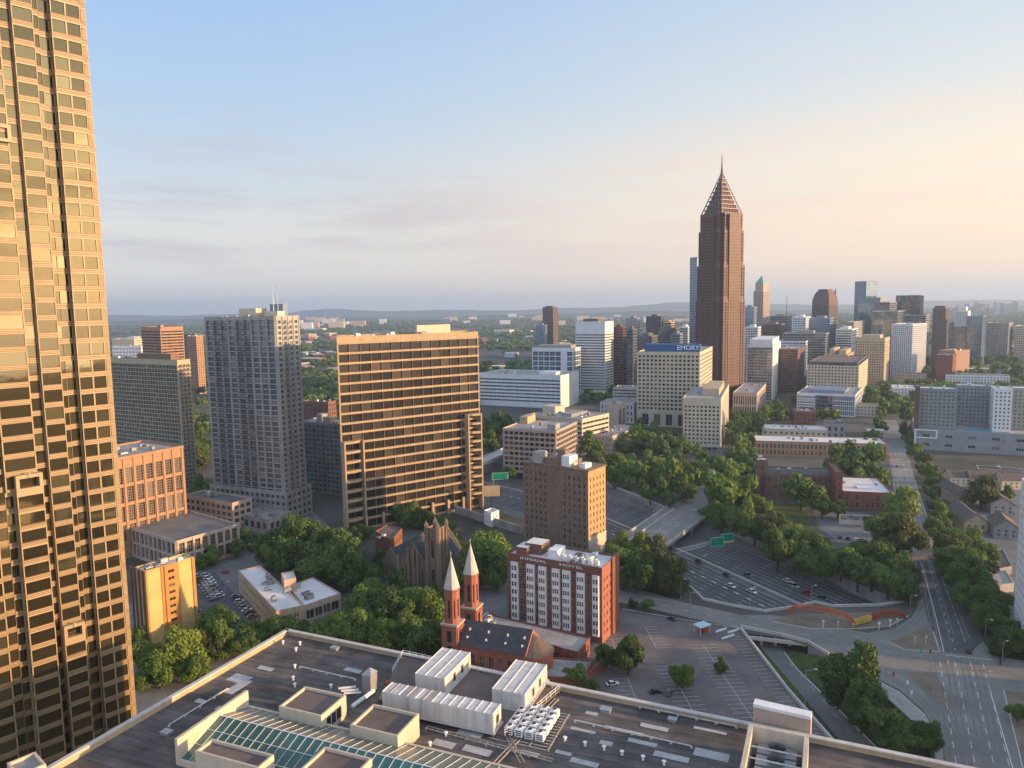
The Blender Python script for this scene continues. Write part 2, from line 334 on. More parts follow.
def balc_mesh(w, d, rail):
    key = (round(w, 2), d, rail)
    if key in BC: return BC[key]
    mb = MB(); mb.box(-w / 2, w / 2, -d, -.01, 0, .2, 0)
    mb.box(-w / 2, w / 2, -d, -d + .05, 1.1, 1.2, 1)
    k = max(4, int(w / .6))
    for i in range(k + 1):
        x = -w / 2 + .03 + (w - .06) * i / k; mb.box(x - .03, x + .03, -d + .01, -d + .04, .2, 1.1, 1)
    for sx in (-1, 1): mb.box(sx * (w / 2 - .03) - .02, sx * (w / 2 - .03) + .02, -d + .06, -.02, .25, 1.15, 1)
    BC[key] = mb.mesh('balcony', [M['conc'], M[rail]]); return BC[key]
UC = {}
def unit_mesh(w, d, h, m='met'):
    key = (round(w, 1), round(d, 1), round(h, 1), m)
    if key in UC: return UC[key]
    mb = MB(); mb.box(-w / 2, w / 2, -d / 2, d / 2, .25, h, 0)
    mb.box(-w / 2 + .2, -w / 2 + .5, -d / 2, d / 2, 0, .25, 1); mb.box(w / 2 - .5, w / 2 - .2, -d / 2, d / 2, 0, .25, 1)
    r = min(w, d) * .32
    mb.tube((0, 0, h), (0, 0, h + .25), r, r, 10, 0); mb.tube((0, 0, h + .25), (0, 0, h + .27), r * .85, r * .85, 10, 1)
    for i in range(3): mb.box(-w / 2 - .03, -w / 2 - .005, -d / 2 + .2, d / 2 - .2, .5 + i * h * .25, .5 + i * h * .25 + h * .12, 1)
    UC[key] = mb.mesh('rooftop_unit', [M[m], M['metd']]); return UC[key]
def reps(root, items, cap=100):
    by = {}
    for it in items: by.setdefault(it[0], []).append(it)
    cp = Vector((0, 0, H))
    for name, lst in by.items():
        def key(it):
            p = Vector(it[2]); d = cp - p; dist = d.length
            face = d.x * it[4].x + d.y * it[4].y
            u = p.x / max(p.y, 1)
            return dist + (0 if face > 0 else 1e5) + (0 if -.72 < u < .72 else 5e4)
        lst.sort(key=key)
        for it in lst[:cap]:
            o = bpy.data.objects.new(name, it[1]); link(o); o.parent = root
            o.location = Vector(it[2]) - root.location; o.rotation_euler = (0, 0, it[3])
        rest = lst[cap:]
        if rest:
            V = []; Fc = []; Mi = []; mats = []
            for it in rest:
                me = it[1]; ca, sa = cos(it[3]), sin(it[3]); px, py, pz = Vector(it[2]) - root.location; k = len(V)
                idx = []
                for m in me.materials:
                    if m not in mats: mats.append(m)
                    idx.append(mats.index(m))
                for v in me.vertices:
                    x, y, z = v.co; V.append((px + ca * x - sa * y, py + sa * x + ca * y, pz + z))
                for f in me.polygons: Fc.append([k + i for i in f.vertices]); Mi.append(idx[f.material_index])
            me = bpy.data.meshes.new(name); me.from_pydata(V, [], Fc)
            for m in mats: me.materials.append(m)
            me.polygons.foreach_set('material_index', Mi); me.update()
            o = bpy.data.objects.new(name, me); link(o); o.parent = root; o['kind'] = 'stuff'
FOOT = []
class Bld:
    def __init__(s, name, label, cat='building', group=None, loc=None):
        s.a = (name, label, cat, group); s.root = None; s.items = []; s.n = 0
        if loc is not None: s.mk(loc)
    def mk(s, loc): s.root = empty(s.a[0], (loc[0], loc[1], loc[2] if len(loc) > 2 else 0), s.a[1], s.a[2], s.a[3])
    def vol(s, P, z0, z1, spec, wm='conc', gm='dark', fm='greyd', rm='roofg', par=1.0, specs=None, units=0, bare=False, name='wall', em=None):
        if s.root is None: s.mk((P[0][0], P[0][1], 0))
        P = [Vector((p[0], p[1])) for p in P]; n = len(P)
        c = sum(P, Vector((0, 0))) / n; FOOT.append((c.x, c.y, max((p - c).length for p in P)))
        mb = MB()
        for i in range(n):
            sp = specs[i] if specs and i in specs else spec
            if em and i in em:
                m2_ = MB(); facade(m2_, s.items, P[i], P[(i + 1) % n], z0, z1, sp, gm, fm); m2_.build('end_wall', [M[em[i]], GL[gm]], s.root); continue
            facade(mb, s.items, P[i], P[(i + 1) % n], z0, z1, sp, gm, fm)
        I = inset(P, .35); zr = z1 - par
        for i in range(n):
            j = (i + 1) % n
            mb.poly([(*P[i], z1), (*P[j], z1), (*I[j], z1), (*I[i], z1)])
            mb.poly([(*I[i], z1), (*I[j], z1), (*I[j], zr), (*I[i], zr)])
        mb.build(name, [M[wm], GL[gm]], s.root)
        rb = MB(); rb.poly([(*p, zr) for p in I]); rb.build('roof', [M[rm]], s.root)
        if units:
            e = (P[1] - P[0]).normalized(); f = Vector((-e.y, e.x)); lx = (P[1] - P[0]).length; ly = (P[-1] - P[0]).length
            for k in range(units):
                w = rnd.uniform(1.8, 3.6); dd = rnd.uniform(1.5, 2.6)
                q = P[0] + e * rnd.uniform(.15, .85) * lx + f * rnd.uniform(.15, .85) * ly
                s.items.append(('rooftop_unit', unit_mesh(round(w), round(dd), round(rnd.uniform(1.2, 2)), rnd.choice(['met', 'white', 'conc'])), (q.x, q.y, zr), atan2(e.y, e.x), Vector((0, -1))))
        return s
    def box(s, name, P, z0, z1, m, tm=None):
        mb = MB(); mb.prism([(p[0], p[1]) for p in P], z0, z1, 0, 1 if tm else 0); mb.build(name, [M[m]] + ([M[tm]] if tm else []), s.root)
    def done(s): reps(s.root, s.items); return s.root
def axes(th): t = R(th); return Vector((sin(t), cos(t))), Vector((-cos(t), sin(t)))   # b (right face), a (left face)
def foot(xl, xc, xr, ytop, Y, th=28, Lb=None, La=None, z=None):
    if z is None: C = AT(xc, ytop, Y)
    else: C = G(xc, ytop, z)
    b, a = axes(th); K = (H - C.z) * SP
    def solve(px, d):
        u = (px - 512) / F; h = C.z - H
        return (u * (C.y * CP - h * SP) - C.x * CR + (C.y * SP + h * CP) * SR) / (d.x * CR - d.y * SP * SR - u * d.y * CP)
    if Lb is None: Lb = solve(xr, b)
    if La is None: La = solve(xl, a)
    if Lb < 3 or Lb > 400: Lb = 22
    if La < 3 or La > 400: La = 22
    c = Vector((C.x, C.y))
    return [c, c + b * Lb, c + b * Lb + a * La, c + a * La], C.z
def sub(P, u0, u1, v0, v1):
    # sub-rectangle of a 4-corner footprint, fractions along b (u) and a (v)
    c = P[0]; B = P[1] - P[0]; A = P[3] - P[0]
    return [c + B * u0 + A * v0, c + B * u1 + A * v0, c + B * u1 + A * v1, c + B * u0 + A * v1]
# ------------------------------------------------------------ ground with the freeway trench and the exit-road trench cut out
def P2(l, z=0): return [G(x, y, z).to_2d() for x, y in l]
trench1 = P2([(440, 452), (480, 457), (540, 466), (607, 484), (640, 497), (668, 509), (703, 518), (760, 541), (800, 556), (850, 580), (905, 602),
              (880, 606), (832, 607), (815, 603), (800, 607), (765, 612), (730, 606), (703, 600), (688, 586), (672, 572), (640, 562), (606, 549), (540, 527), (500, 512), (455, 498)])
trench2 = P2([(743, 633), (781, 638), (808, 645), (830, 657), (868, 680), (905, 712), (928, 748), (950, 800), (880, 800), (836, 746)])
BIG = 16500
outer = [(-BIG, -600), (BIG, -600), (BIG, BIG), (-BIG, BIG)]
polys = [[Vector((x, y, 0)) for x, y in outer], [Vector((p.x, p.y, 0)) for p in trench1][::-1], [Vector((p.x, p.y, 0)) for p in trench2][::-1]]
flat = [p for q in polys for p in q]
mb = MB(); mb.v = [tuple(p) for p in flat]
for t in tessellate_polygon(polys):
    a, b, c = [flat[i] for i in t]
    if (b - a).cross(c - a).z < 0: t = (t[0], t[2], t[1])
    mb.f.append(tuple(t)); mb.m.append(0)
gm = mat('ground_cover', (.06, .07, .035), .95, .5, .012, col2=(.15, .14, .12), detail=10)
# far land reads as woods with pale clearings
struct(mb, 'ground', [gm])
mb = MB()
for T, dz, sl in ((trench1, -6, 0), (trench2, -5, 0)):
    n = len(T); I = inset(T if sum(T[i].x * T[(i + 1) % n].y - T[(i + 1) % n].x * T[i].y for i in range(n)) > 0 else T[::-1], 0)
    for i in range(n):
        p, q = I[i], I[(i + 1) % n]
        if T is trench2 and min((p - T[k]).length for k in (0, 1, 2)) < 1 and min((q - T[k]).length for k in (0, 1, 2)) < 1: continue
        mb.poly([(p.x, p.y, dz), (p.x, p.y, 0), (q.x, q.y, 0), (q.x, q.y, dz)])
struct(mb, 'retaining_wall', [M['conc']])
mb = MB(); c = [sum(p.x for p in trench1) / len(trench1), sum(p.y for p in trench1) / len(trench1)]
mb.poly([(-120, 290, -6.0), (330, 290, -6.0), (330, 760, -6.0), (-120, 760, -6.0)])
struct(mb, 'freeway', [mat('freeway_surface', (.115, .112, .108), .9, .25, .05, detail=9, col2=(.17, .165, .155))])
def strip(mb, pts, w, z, mi=0, dash=None, closed=False):
    # painted strip along a world polyline
    acc = 0
    for i in range(len(pts) - 1):
        a, b = Vector(pts[i][:2]), Vector(pts[i + 1][:2]); L_ = (b - a).length
        if L_ < .05: continue
        d = (b - a) / L_; n = Vector((-d.y, d.x)) * w / 2
        if not dash: segs = [(0, L_)]
        else:
            segs = []; t = -(acc % (dash[0] + dash[1]))
            while t < L_:
                s0, s1 = max(t, 0), min(t + dash[0], L_)
                if s1 > s0 + .1: segs.append((s0, s1))
                t += dash[0] + dash[1]
        for s0, s1 in segs:
            p, q = a + d * s0, a + d * s1
            mb.poly([(p.x - n.x, p.y - n.y, z), (q.x - n.x, q.y - n.y, z), (q.x + n.x, q.y + n.y, z), (p.x + n.x, p.y + n.y, z)], mi)
        acc += L_
def offs(pts, d):
    out = []
    for i, p in enumerate(pts):
        a = pts[max(i - 1, 0)]; b = pts[min(i + 1, len(pts) - 1)]; e = (b - a).normalized()
        out.append(p + Vector((e.y, -e.x)) * d)
    return out
def smooth(pts, k=2):
    for _ in range(k):
        o = [pts[0]]
        for i in range(len(pts) - 1): o += [pts[i] * .75 + pts[i + 1] * .25, pts[i] * .25 + pts[i + 1] * .75]
        pts = o + [pts[-1]]
    return pts
EU = smooth(P2([(440, 462), (540, 480), (606, 497), (650, 512), (700, 531), (760, 555), (830, 583), (900, 611)], -6))
mb = MB(); mk = MB()
mb.v = []; 
# shoulder bank between the lanes and the upper rim
bank = MB(); E0 = offs(EU, 0)
for i in range(len(EU) - 1):
    a, b = EU[i], EU[i + 1]; a2, b2 = offs(EU, -9)[i], offs(EU, -9)[i + 1]
    bank.poly([(a.x, a.y, -5.95), (b.x, b.y, -5.95), (b2.x, b2.y, -1.2), (a2.x, a2.y, -1.2)])
struct(bank, 'concrete_bank', [mat('bank_concrete', (.16, .145, .125), .9, .2, .15, streak=.2)])
for k in range(19):
    p = offs(EU, 2.5 + k * 3.75 + (2.5 if k > 8 else 0)); dsh = None if k in (0, 8, 9, 18) else (3.5, 7)
    if k == 12: strip(mk, p, .7, -5.985, 0, (3.2, 5))
    else: strip(mk, p, .16, -5.985, 0, dsh if dsh is None else (3, 9))
struct(mk, 'lane_markings', [M['line']])
mk = MB()
for k in range(18):
    strip(mk, offs(EU, 2.5 + k * 3.75 + 1.9 + (2.5 if k > 8 else 0)), 1.5, -5.992, 0)
struct(mk, 'tyre_darkened_lanes', [mat('worn_lane', (.075, .073, .072), .9, .2, .12)])
mb = MB(); q = offs(EU, 2.5 + 8 * 3.75 + 2.6)
for i in range(len(q) - 1):
    d = (q[i + 1] - q[i]).normalized(); n = Vector((-d.y, d.x)); mb.obox(q[i], d, n, (q[i + 1] - q[i]).length, .5, -5.97, -5.0)
thing(mb, 'median_barrier', [M['concl']], 'long low concrete barrier dividing the two directions of the freeway', 'barrier')

# exit road
mb = MB(); e = P2([(715, 610), (746, 634), (765, 652), (838, 738), (893, 805)], -5); w = P2([(780, 612), (784, 650), (797, 668), (842, 712), (920, 790)], -5)
mb.poly([(p.x, p.y, -4.98) for p in e] + [(p.x, p.y, -4.98) for p in w[::-1]])
struct(mb, 'exit_road', [M['asphl']])
mb = MB(); strip(mb, P2([(784, 652), (797, 669), (842, 713), (885, 756)], -5), .35, -4.96)
strip(mb, P2([(770, 642), (816, 692), (862, 746)], -5), .15, -4.96, 0, (3, 6))
struct(mb, 'exit_road_lines', [M['line']])
mb = MB(); w2 = P2([(784, 650), (797, 668), (842, 712), (920, 790)], -5); r2 = P2([(830, 657), (868, 680), (905, 712), (928, 748), (950, 800)])
w2 = [w2[0], w2[1], (w2[1] + w2[2]) / 2, w2[2], w2[3]]
for i in range(4):
    a, b = w2[i], w2[i + 1]; c_, d_ = r2[i + 1], r2[i]
    n = Vector((0, 0, 0)); mb.poly([(a.x, a.y, -4.97), (b.x, b.y, -4.97), (c_.x, c_.y, -.3), (d_.x, d_.y, -.3)][::-1])
fl = [(p.x, p.y, -5.0) for p in trench2]; mb.poly(fl)
struct(mb, 'grass_bank', [M['grass']])

# city pavements: asphalt blocks, streets
def sheet(name, px, z, m): 
    mb = MB(); mb.poly([(p.x, p.y, z) for p in P2(px)])
    if mb and Vector(mb.v[0]) is not None:
        v = [Vector(q) for q in mb.v]; a = sum(v[i].x * v[(i + 1) % len(v)].y - v[(i + 1) % len(v)].x * v[i].y for i in range(len(v)))
        if a < 0: mb.f[0] = mb.f[0][::-1]
    return struct(mb, name, [m])
sheet('parking_lot', [(622, 610), (690, 622), (741, 630), (834, 744), (845, 800), (560, 800), (560, 690), (596, 640)], .012, M['lot'])
tanroad = mat('street_concrete', (.21, .195, .17), .9, .25, .05, detail=9, col2=(.28, .26, .225))
sheet('street', [(596, 580), (640, 590), (690, 604), (740, 615), (770, 615), (812, 620), (835, 627), (868, 633), (895, 628), (912, 617), (918, 604), (915, 585),
                 (908, 552), (902, 530), (893, 480), (885, 440), (880, 420), (896, 420), (905, 440), (915, 480), (928, 520), (938, 548), (958, 585),
                 (978, 630), (992, 655), (1060, 668), (1080, 700), (1003, 690), (1030, 800), (950, 800), (942, 745), (925, 712), (900, 690), (866, 672), (829, 656), (808, 643),
                 (781, 636), (741, 628), (690, 618), (640, 606), (596, 598)], .02, tanroad)
sheet('street_asphalt', [(917, 560), (944, 558), (968, 603), (984, 640), (968, 655), (944, 652), (928, 622), (921, 590)], .03, M['asph'])
sheet('avenue_asphalt', [(885, 440), (903, 440), (914, 480), (929, 520), (938, 546), (910, 548), (903, 520), (894, 470)], .03, M['road'])
sheet('brick_crosswalk', [(909, 549), (938, 547), (944, 557), (912, 560)], .04, mat('brick_paving', (.25, .19, .165), .9, .2, 1))
sheet('soil_verge', [(1003, 690), (1080, 700), (1100, 800), (1030, 800)], .03, M['dirt'])
sheet('soil_island', [(905, 672), (935, 672), (950, 700), (948, 712), (925, 692)], .035, M['dirt'])
sheet('soil_triangle', [(888, 642), (925, 628), (934, 632), (940, 652), (905, 650)], .035, M['dirt'])
sheet('median_grass', [(772, 621), (790, 614), (830, 613), (900, 612), (908, 616), (890, 625), (860, 628), (810, 628)], .05, M['dirt'])
sheet('sidewalk', [(866, 674), (900, 692), (925, 714), (942, 747), (948, 800), (941, 800), (934, 750), (919, 720), (897, 699), (864, 679)], .06, M['side'])
sheet('left_streets', [(120, 610), (160, 585), (185, 568), (240, 552), (265, 545), (300, 532), (320, 540), (285, 556), (260, 568), (245, 600), (262, 640), (230, 690), (120, 720)], .012, M['asphl'])
sheet('car_park', [(192, 575), (215, 572), (246, 606), (280, 632), (262, 660), (200, 640)], .02, M['asph'])
sheet('tower_street', [(236, 512), (300, 500), (345, 540), (345, 560), (300, 540), (250, 545)], .016, M['asphl'])
sheet('church_street', [(455, 545), (520, 560), (600, 592), (600, 612), (560, 640), (440, 650), (470, 600)], .014, M['asphl'])
sheet('park_street', [(590, 468), (640, 460), (700, 452), (760, 448), (735, 470), (705, 508), (668, 508), (640, 496)], .016, M['asph'])
sheet('park_lawn', [(600, 470), (640, 464), (702, 462), (722, 462), (690, 492), (655, 498), (620, 486)], .022, M['grass'])
sheet('school_lawn', [(757, 500), (800, 505), (820, 530), (790, 540), (740, 515)], .02, M['grass'])
sheet('school_yard', [(812, 508), (870, 514), (895, 530), (885, 545), (838, 542), (820, 528)], .025, M['asphl'])
sheet('villa_ground', [(930, 480), (1060, 480), (1100, 640), (1000, 640), (960, 570)], .01, M['asphl'])
# markings
mb = MB(); zz = .075
strip(mb, P2([(921, 562), (934, 610), (944, 652)]), .3, zz)
for a, b in (((929, 560), (955, 650)), ((936, 560), (968, 650))): strip(mb, P2([a, b]), .2, zz, 0, (3, 6))
for a, b in (((940, 662), (962, 800)), ((955, 662), (982, 800)), ((970, 662), (1002, 800)), ((983, 664), (1018, 800))): strip(mb, P2([a, b]), .2, zz, 0, (4, 4))
strip(mb, P2([(990, 690), (1022, 800)]), .3, zz)
for a, b in (((893, 445), (918, 545)), ((898, 445), (927, 545)), ((889, 445), (910, 540))): strip(mb, P2([a, b]), .22, zz, 0, (4, 6))
for a, b in (((640, 596), (900, 645)), ((640, 601), (905, 655))): strip(mb, P2([a, b]), .18, zz, 0, (3, 7))
for y0 in (462, 500, 470): strip(mb, P2([(890 + (y0 - 440) * .2, y0), (906 + (y0 - 440) * .33, y0)]), .7, zz)
strip(mb, P2([(945, 655), (992, 660)]), .4, zz)
strip(mb, P2([(470, 590), (540, 578)]), .3, zz); strip(mb, P2([(604, 588), (660, 600)]), .2, zz)
struct(mb, 'street_markings', [M['line']])
# tyre-darkened wheel tracks and patched joints on the streets
mb = MB(); TK = [0]
def track(px, off=0):
    p = smooth(P2(px), 2); strip(mb, offs(p, off), .5, .041 + TK[0]); strip(mb, offs(p, off + 1.7), .5, .041 + TK[0]); TK[0] += .0015
for o_ in (0, 3.6): track([(598, 590), (640, 598), (700, 611), (780, 628), (860, 640), (930, 655), (1000, 668)], o_)
track([(700, 606), (780, 624), (840, 634), (890, 634), (915, 622), (925, 600)]); track([(860, 660), (900, 680), (930, 705), (955, 745), (965, 800)]); track([(850, 655), (905, 672), (940, 700), (965, 740), (975, 800)])
for a, b in (((934, 655), (960, 800)), ((950, 655), (980, 800)), ((965, 655), (1000, 800)), ((978, 658), (1016, 800))): track([a, ((a[0] + b[0]) / 2 - 2, (a[1] + b[1]) / 2), b])
for a, b in (((923, 560), (938, 640)), ((931, 560), (955, 640)), ((938, 560), (970, 640))): track([a, ((a[0] + b[0]) / 2, (a[1] + b[1]) / 2), b])
struct(mb, 'wheel_tracks', [mat('tyre_dark_concrete', (.185, .172, .15), .85, .2, .3, detail=8)])
# kerbs and low walls of the streets
def wallrun(px, w, h, name, label, m='conc', cat='wall', z=0, world=None):
    p = world or P2(px); mb = MB()
    for i in range(len(p) - 1):
        d = (p[i + 1] - p[i]); l = d.length; d = d / l; n = Vector((-d.y, d.x)); mb.obox(p[i] - n * (w / 2), d, n, l + (w * .3 if i < len(p) - 2 else 0), w, z, z + h + i * .002)
    return thing(mb, name, [M[m]], label, cat)
wallrun([(688, 586), (703, 600), (730, 606), (765, 612), (800, 607), (815, 603), (832, 607), (880, 606), (905, 602)], .7, 1.1, 'parapet_wall', 'pale kinked parapet wall between the freeway and the red arch garden', 'concl')
wallrun([(741, 630), (787, 690), (834, 744), (850, 765)], .8, 1.2, 'boundary_wall', 'straight concrete wall between the parking lot and the exit road', 'concl')
wallrun([(741, 628), (781, 636), (808, 643), (829, 656)], .6, 1.3, 'bridge_parapet', 'concrete street parapet above the exit road underpass', 'concl')
wallrun([(607, 484), (640, 497), (668, 509)], .6, .9, 'parapet_wall', 'low concrete wall on the far rim of the freeway beside the park', 'concl')
wallrun([(455, 513), (520, 534)], .8, 5, 'retaining_wall', 'grey retaining wall behind the gothic church and the round tree', 'conc')
wallrun([(873, 683), (915, 722)], 2.5, .8, 'planter_wall', 'pale straight concrete edge beside the exit bank at the street corner', 'side')
wallrun([(1000, 665), (1010, 640), (990, 615)], .3, 1.2, 'fence', 'thin dark fence along the right edge of the street crossing', 'metd', 'fence')
# kerbs
mb = MB()
for px in ([(925, 716), (900, 693), (866, 676)], [(1003, 690), (1030, 800)], [(772, 622), (810, 629), (860, 629), (890, 626), (909, 616)], [(888, 642), (905, 650), (940, 652), (934, 632)],
           [(622, 609), (690, 621), (738, 628)], [(905, 548), (893, 480)], [(938, 548), (915, 480)], [(945, 560), (980, 630)]):
    p = P2(px)
    for i in range(len(p) - 1):
        d = (p[i + 1] - p[i]); l = d.length; d = d / l; mb.obox(p[i], d, (-d.y, d.x), l, .35, 0, .15 + i * .003)
struct(mb, 'kerb', [M['concl']])
# underpass mouth: pillars and dark rear
pl = P2([(755, 637), (781, 640)]); d = (pl[1] - pl[0])
u = Bld('underpass', 'dark road underpass with concrete pillars beneath the street by the parking lot', 'underpass', loc=(pl[0].x, pl[0].y, 0))
mb = MB(); d.normalize(); n = Vector((-d.y, d.x))
for k in range(4):
    o_ = pl[0] + d * (2 + k * 5.5) + n * (4 + k * 1.0); mb = MB(); mb.obox(o_, d, n, 1.1, 1.1, -5, -.02); mb.build('pillar', [M['concl']], u.root)
mb = MB(); mb.poly([(*(pl[0] - d * 12 - n * 3), -5.03), (*(pl[0] + d * 50 - n * 14), -5.03), (*(pl[0] + d * 50 + n * 27), -5.03), (*(pl[0] - d * 12 + n * 27), -5.03)]); mb.build('floor', [M['asph']], u.root)
mb = MB(); mb.obox(pl[0] - d * 12 + n * 26, d, n, 62, 1, -5, -.02); mb.build('rear_wall', [M['conc']], u.root)
mb = MB(); mb.obox(pl[0] - d * 4, d, n, 33, .8, -1.4, -.03); mb.build('edge_beam', [M['concl']], u.root)

# overpass bridge across the freeway
z = .05
dl = [G(600, 552, 0), G(623, 537, 0), G(666, 510, 0)]; dr = [G(640, 562, 0), G(661, 546, 0), G(704, 520, 0)]
br = Bld('road_bridge', 'concrete road bridge crossing over the freeway with sunlit balustrade', 'bridge', loc=(dl[1].x, dl[1].y, 0))
a0, a1 = P2([(596, 556), (668, 507)]); b0, b1 = P2([(640, 566), (705, 518)])
dirv = (a1 - a0).normalized(); pv = Vector((dirv.y, -dirv.x))
mb = MB(); mb.prism([a0, b0, b1, a1], -1.3, .08); mb.build('deck', [M['road']], br.root)
def rail(p, q, name, h=1.3, w=.45, post=True, m='concl'):
    d = (q - p); l = d.length; d /= l; n = Vector((-d.y, d.x)); mb = MB()
    mb.obox(p, d, n, l, w, .09, .45); mb.obox(p, d, n, l, w, h - .25, h)
    k = int(l / 2.4)
    for i in range(k + 1): mb.obox(p + d * (l - .9) * i / k, d, n, .9, w - .04, .45, h - .25)
    return mb.build(name, [M[m]], br.root)
rail(b0, b1, 'balustrade', 1.6); rail(a0, a1, 'balustrade', 1.5)
s0, s1 = a0 + (b0 - a0) * .22, a1 + (b1 - a1) * .2; rail(s0, s1, 'inner_barrier', 1.0)
for t in (.2, .5, .8):
    mb = MB(); c0 = a0 + (a1 - a0) * t; c1 = b0 + (b1 - b0) * t; d = (c1 - c0).normalized(); n = Vector((-d.y, d.x))
    mb.obox(c0 + d, d, n, (c1 - c0).length - 2, 1.2, -2.4, -1.31)
    for k in range(4): mb.obox(c0 + d * (2 + k * ((c1 - c0).length - 5) / 3), d, n, 1.1, 1.1, -6, -2.4)
    mb.build('pier', [M['conc']], br.root)
mb = MB(); strip(mb, [a0 * .55 + b0 * .45, a1 * .55 + b1 * .45], .15, .1); strip(mb, [a0 * .35 + b0 * .65, a1 * .35 + b1 * .65], .15, .1, 0, (3, 5)); mb.build('lane_paint', [M['line']], br.root)
sheet('bridge_street', [(668, 509), (705, 518), (708, 500), (716, 480), (728, 462), (742, 448), (734, 446), (716, 462), (692, 491)], .06, tanroad)
sheet('bridge_approach', [(596, 556), (640, 566), (632, 588), (590, 578)], .03, tanroad)
# flyover ramp behind the grid tower
p0, p1 = G(470, 470, 6).to_2d(), G(520, 447, 8).to_2d()
fl = Bld('flyover_ramp', 'elevated concrete highway ramp passing right behind the sunlit slab tower', 'ramp', loc=(p0.x, p0.y, 0))
d = (p1 - p0).normalized(); n = Vector((-d.y, d.x)); mb = MB(); mb.obox(p0 - d * 60, d, n, 260, 14, 5, 6.5); mb.build('deck', [M['concl']], fl.root)
for sx in (0, 13.5):
    mb = MB(); mb.obox(p0 - d * 60 + n * sx, d, n, 260, .4, 6.51, 7.6); mb.build('barrier', [M['concl']], fl.root)
for k in range(9): mb = MB(); mb.obox(p0 + d * (-50 + k * 30) + n * 6, d, n, 1.6, 2, -6, 4.99); mb.build('pier', [M['conc']], fl.root)

# parking bay lines: real rows of 2.75 m bays
mb = MB(); W0, W1 = P2([(741, 632), (834, 746)]); wd = (W1 - W0); wl = wd.length; wd /= wl; wn = Vector((wd.y, -wd.x)) 
if wn.x > 0: wn = -wn
def bays(origin, d, n, cnt, ln=5.2, spine=True):
    for i in range(cnt + 1):
        p = origin + d * (2.75 * i); strip(mb, [p, p + n * ln], .13, .03)
    if spine: strip(mb, [origin, origin + d * 2.75 * cnt], .13, .03)
bays(W0 + wn * 1.2 + wd * 4, wd, wn, 30, spine=False)
bays(W0 + wn * 19 + wd * 10, wd, wn, 20); bays(W0 + wn * 19 + wd * 10, wd, -wn, 20, spine=False)
bays(W0 + wn * 37 + wd * 26, wd, wn, 12); bays(W0 + wn * 37 + wd * 26, wd, -wn, 12, spine=False)
bays(W0 + wn * 38 - wd * 8, wd, -wn, 7)
bays(W0 + wn * 54 + wd * 34, wd, wn, 10); bays(W0 + wn * 54 + wd * 2, wd, wn, 8); bays(W0 + wn * 54 + wd * 2, wd, -wn, 8, spine=False)
struct(mb, 'parking_lines', [M['line']])

# hills on the horizon
mb = MB(); rh = random.Random(3)
def ridge(Y, x0, x1, f, step=220):
    xs = np.arange(x0, x1, step); h = [f(x) for x in xs]
    for i in range(len(xs) - 1):
        a, b = xs[i], xs[i + 1]
        mb.poly([(a, Y - 900, -5), (b, Y - 900, -5), (b, Y, h[i + 1]), (a, Y, h[i])]); mb.poly([(a, Y, h[i]), (b, Y, h[i + 1]), (b, Y + 900, -5), (a, Y + 900, -5)])
def hf(x):
    px = 512 + F * x / 15000; v = 70 + 14 * sin(px * .021) + 10 * sin(px * .057 + 1) + 5 * sin(px * .19)
    for c, w, h in ((325, 22, 52), (303, 10, 20), (350, 18, 16), (683, 26, 62), (640, 30, 22), (575, 22, 8), (930, 60, 30), (760, 40, 20)): v += h * math.exp(-((px - c) / w) ** 2)
    return v
ridge(15000, -16000, 16000, hf)
ridge(9500, -12000, 12000, lambda x: 22 + 14 * sin(x * .0011) + 9 * sin(x * .0034 + 2))
struct(mb, 'hills', [mat('wooded_hill', (.035, .05, .03), .95, .3, .002, col2=(.06, .075, .045))])
# ------------------------------------------------------------ landmark: the bronze tower at the left
X0, Y0 = -96.7, 178.0
E = Vector((sin(R(41)), cos(R(41)))); Nn = Vector((E.y, -E.x))
def TP(t, k): p = Vector((X0, Y0)) + E * t + Nn * k; return p
tw = Bld('skyscraper', 'tall bronze granite skyscraper with gold mirror windows rising at the left edge', 'skyscraper', loc=(X0, Y0, 0))
zt = 270; zb = 28.0
ST = dict(fh=4.0, hf=.70, rec=.22, mt=.5, mb=.0, mull=(1, 1))
def seg(mb, t0, t1, k, z0, z1, bay, wf, cols=None, **kw):
    s = dict(ST, bay=(t1 - t0) / (cols or 1), wf=wf, mx=.0); s.update(kw)
    n0 = int(round((z1 - z0) / 4.0)); s['fh'] = (z1 - z0) / n0
    p, q = TP(t0, k), TP(t1, k)
    facade(mb, tw.items, p, q, z0, z1, s, 'gold', 'bronzed')
    rows = n0; d = (q - p).length
    for r in range(rows):     # three thin courses per spandrel, coloured dark to draw shadow lines
        zc = z0 + r * (z1 - z0) / rows
        for dz, dp in ((-.5, .10), (-.12, .16), (.30, .10)):
            if zc + dz < z0: continue
            mb.obox(p, E, Nn, d, dp * .6, zc + dz, zc + dz + .14, 2)
    return mb
def side(mb, t, k0, k1, z0, z1, s=None):   # a return wall facing back towards the street corner
    a, b = TP(t, k0), TP(t, k1)
    facade(mb, tw.items, a, b, z0, z1, s, 'gold', 'bronze')
z_a = AT(30, 490, 163).z; z_b = AT(80, 640, 167).z
mb = MB()
# bay three with its pair of windows, notched corner at the far end
seg(mb, -7.1, -1.0, 0, zb, zt, 3, .90, 2)
side(mb, -1.0, 0, -1.2, zb, zt) ; seg(mb, -1.0, .6, -1.2, zb, zt, 1.6, .8, 1)
side(mb, -7.1, -1.6, 0, zb, zt, dict(ST, bay=1.6, wf=.9, mx=.02))
seg(mb, -9.4, -7.1, -1.6, zb, zt, 2.3, .92, 1)
mb.build('wall', [M['bronze'], M['bronze'], M['bronzed']], tw.root)
mb = MB()
side(mb, -9.4, -.8, -1.6, zb, zt)
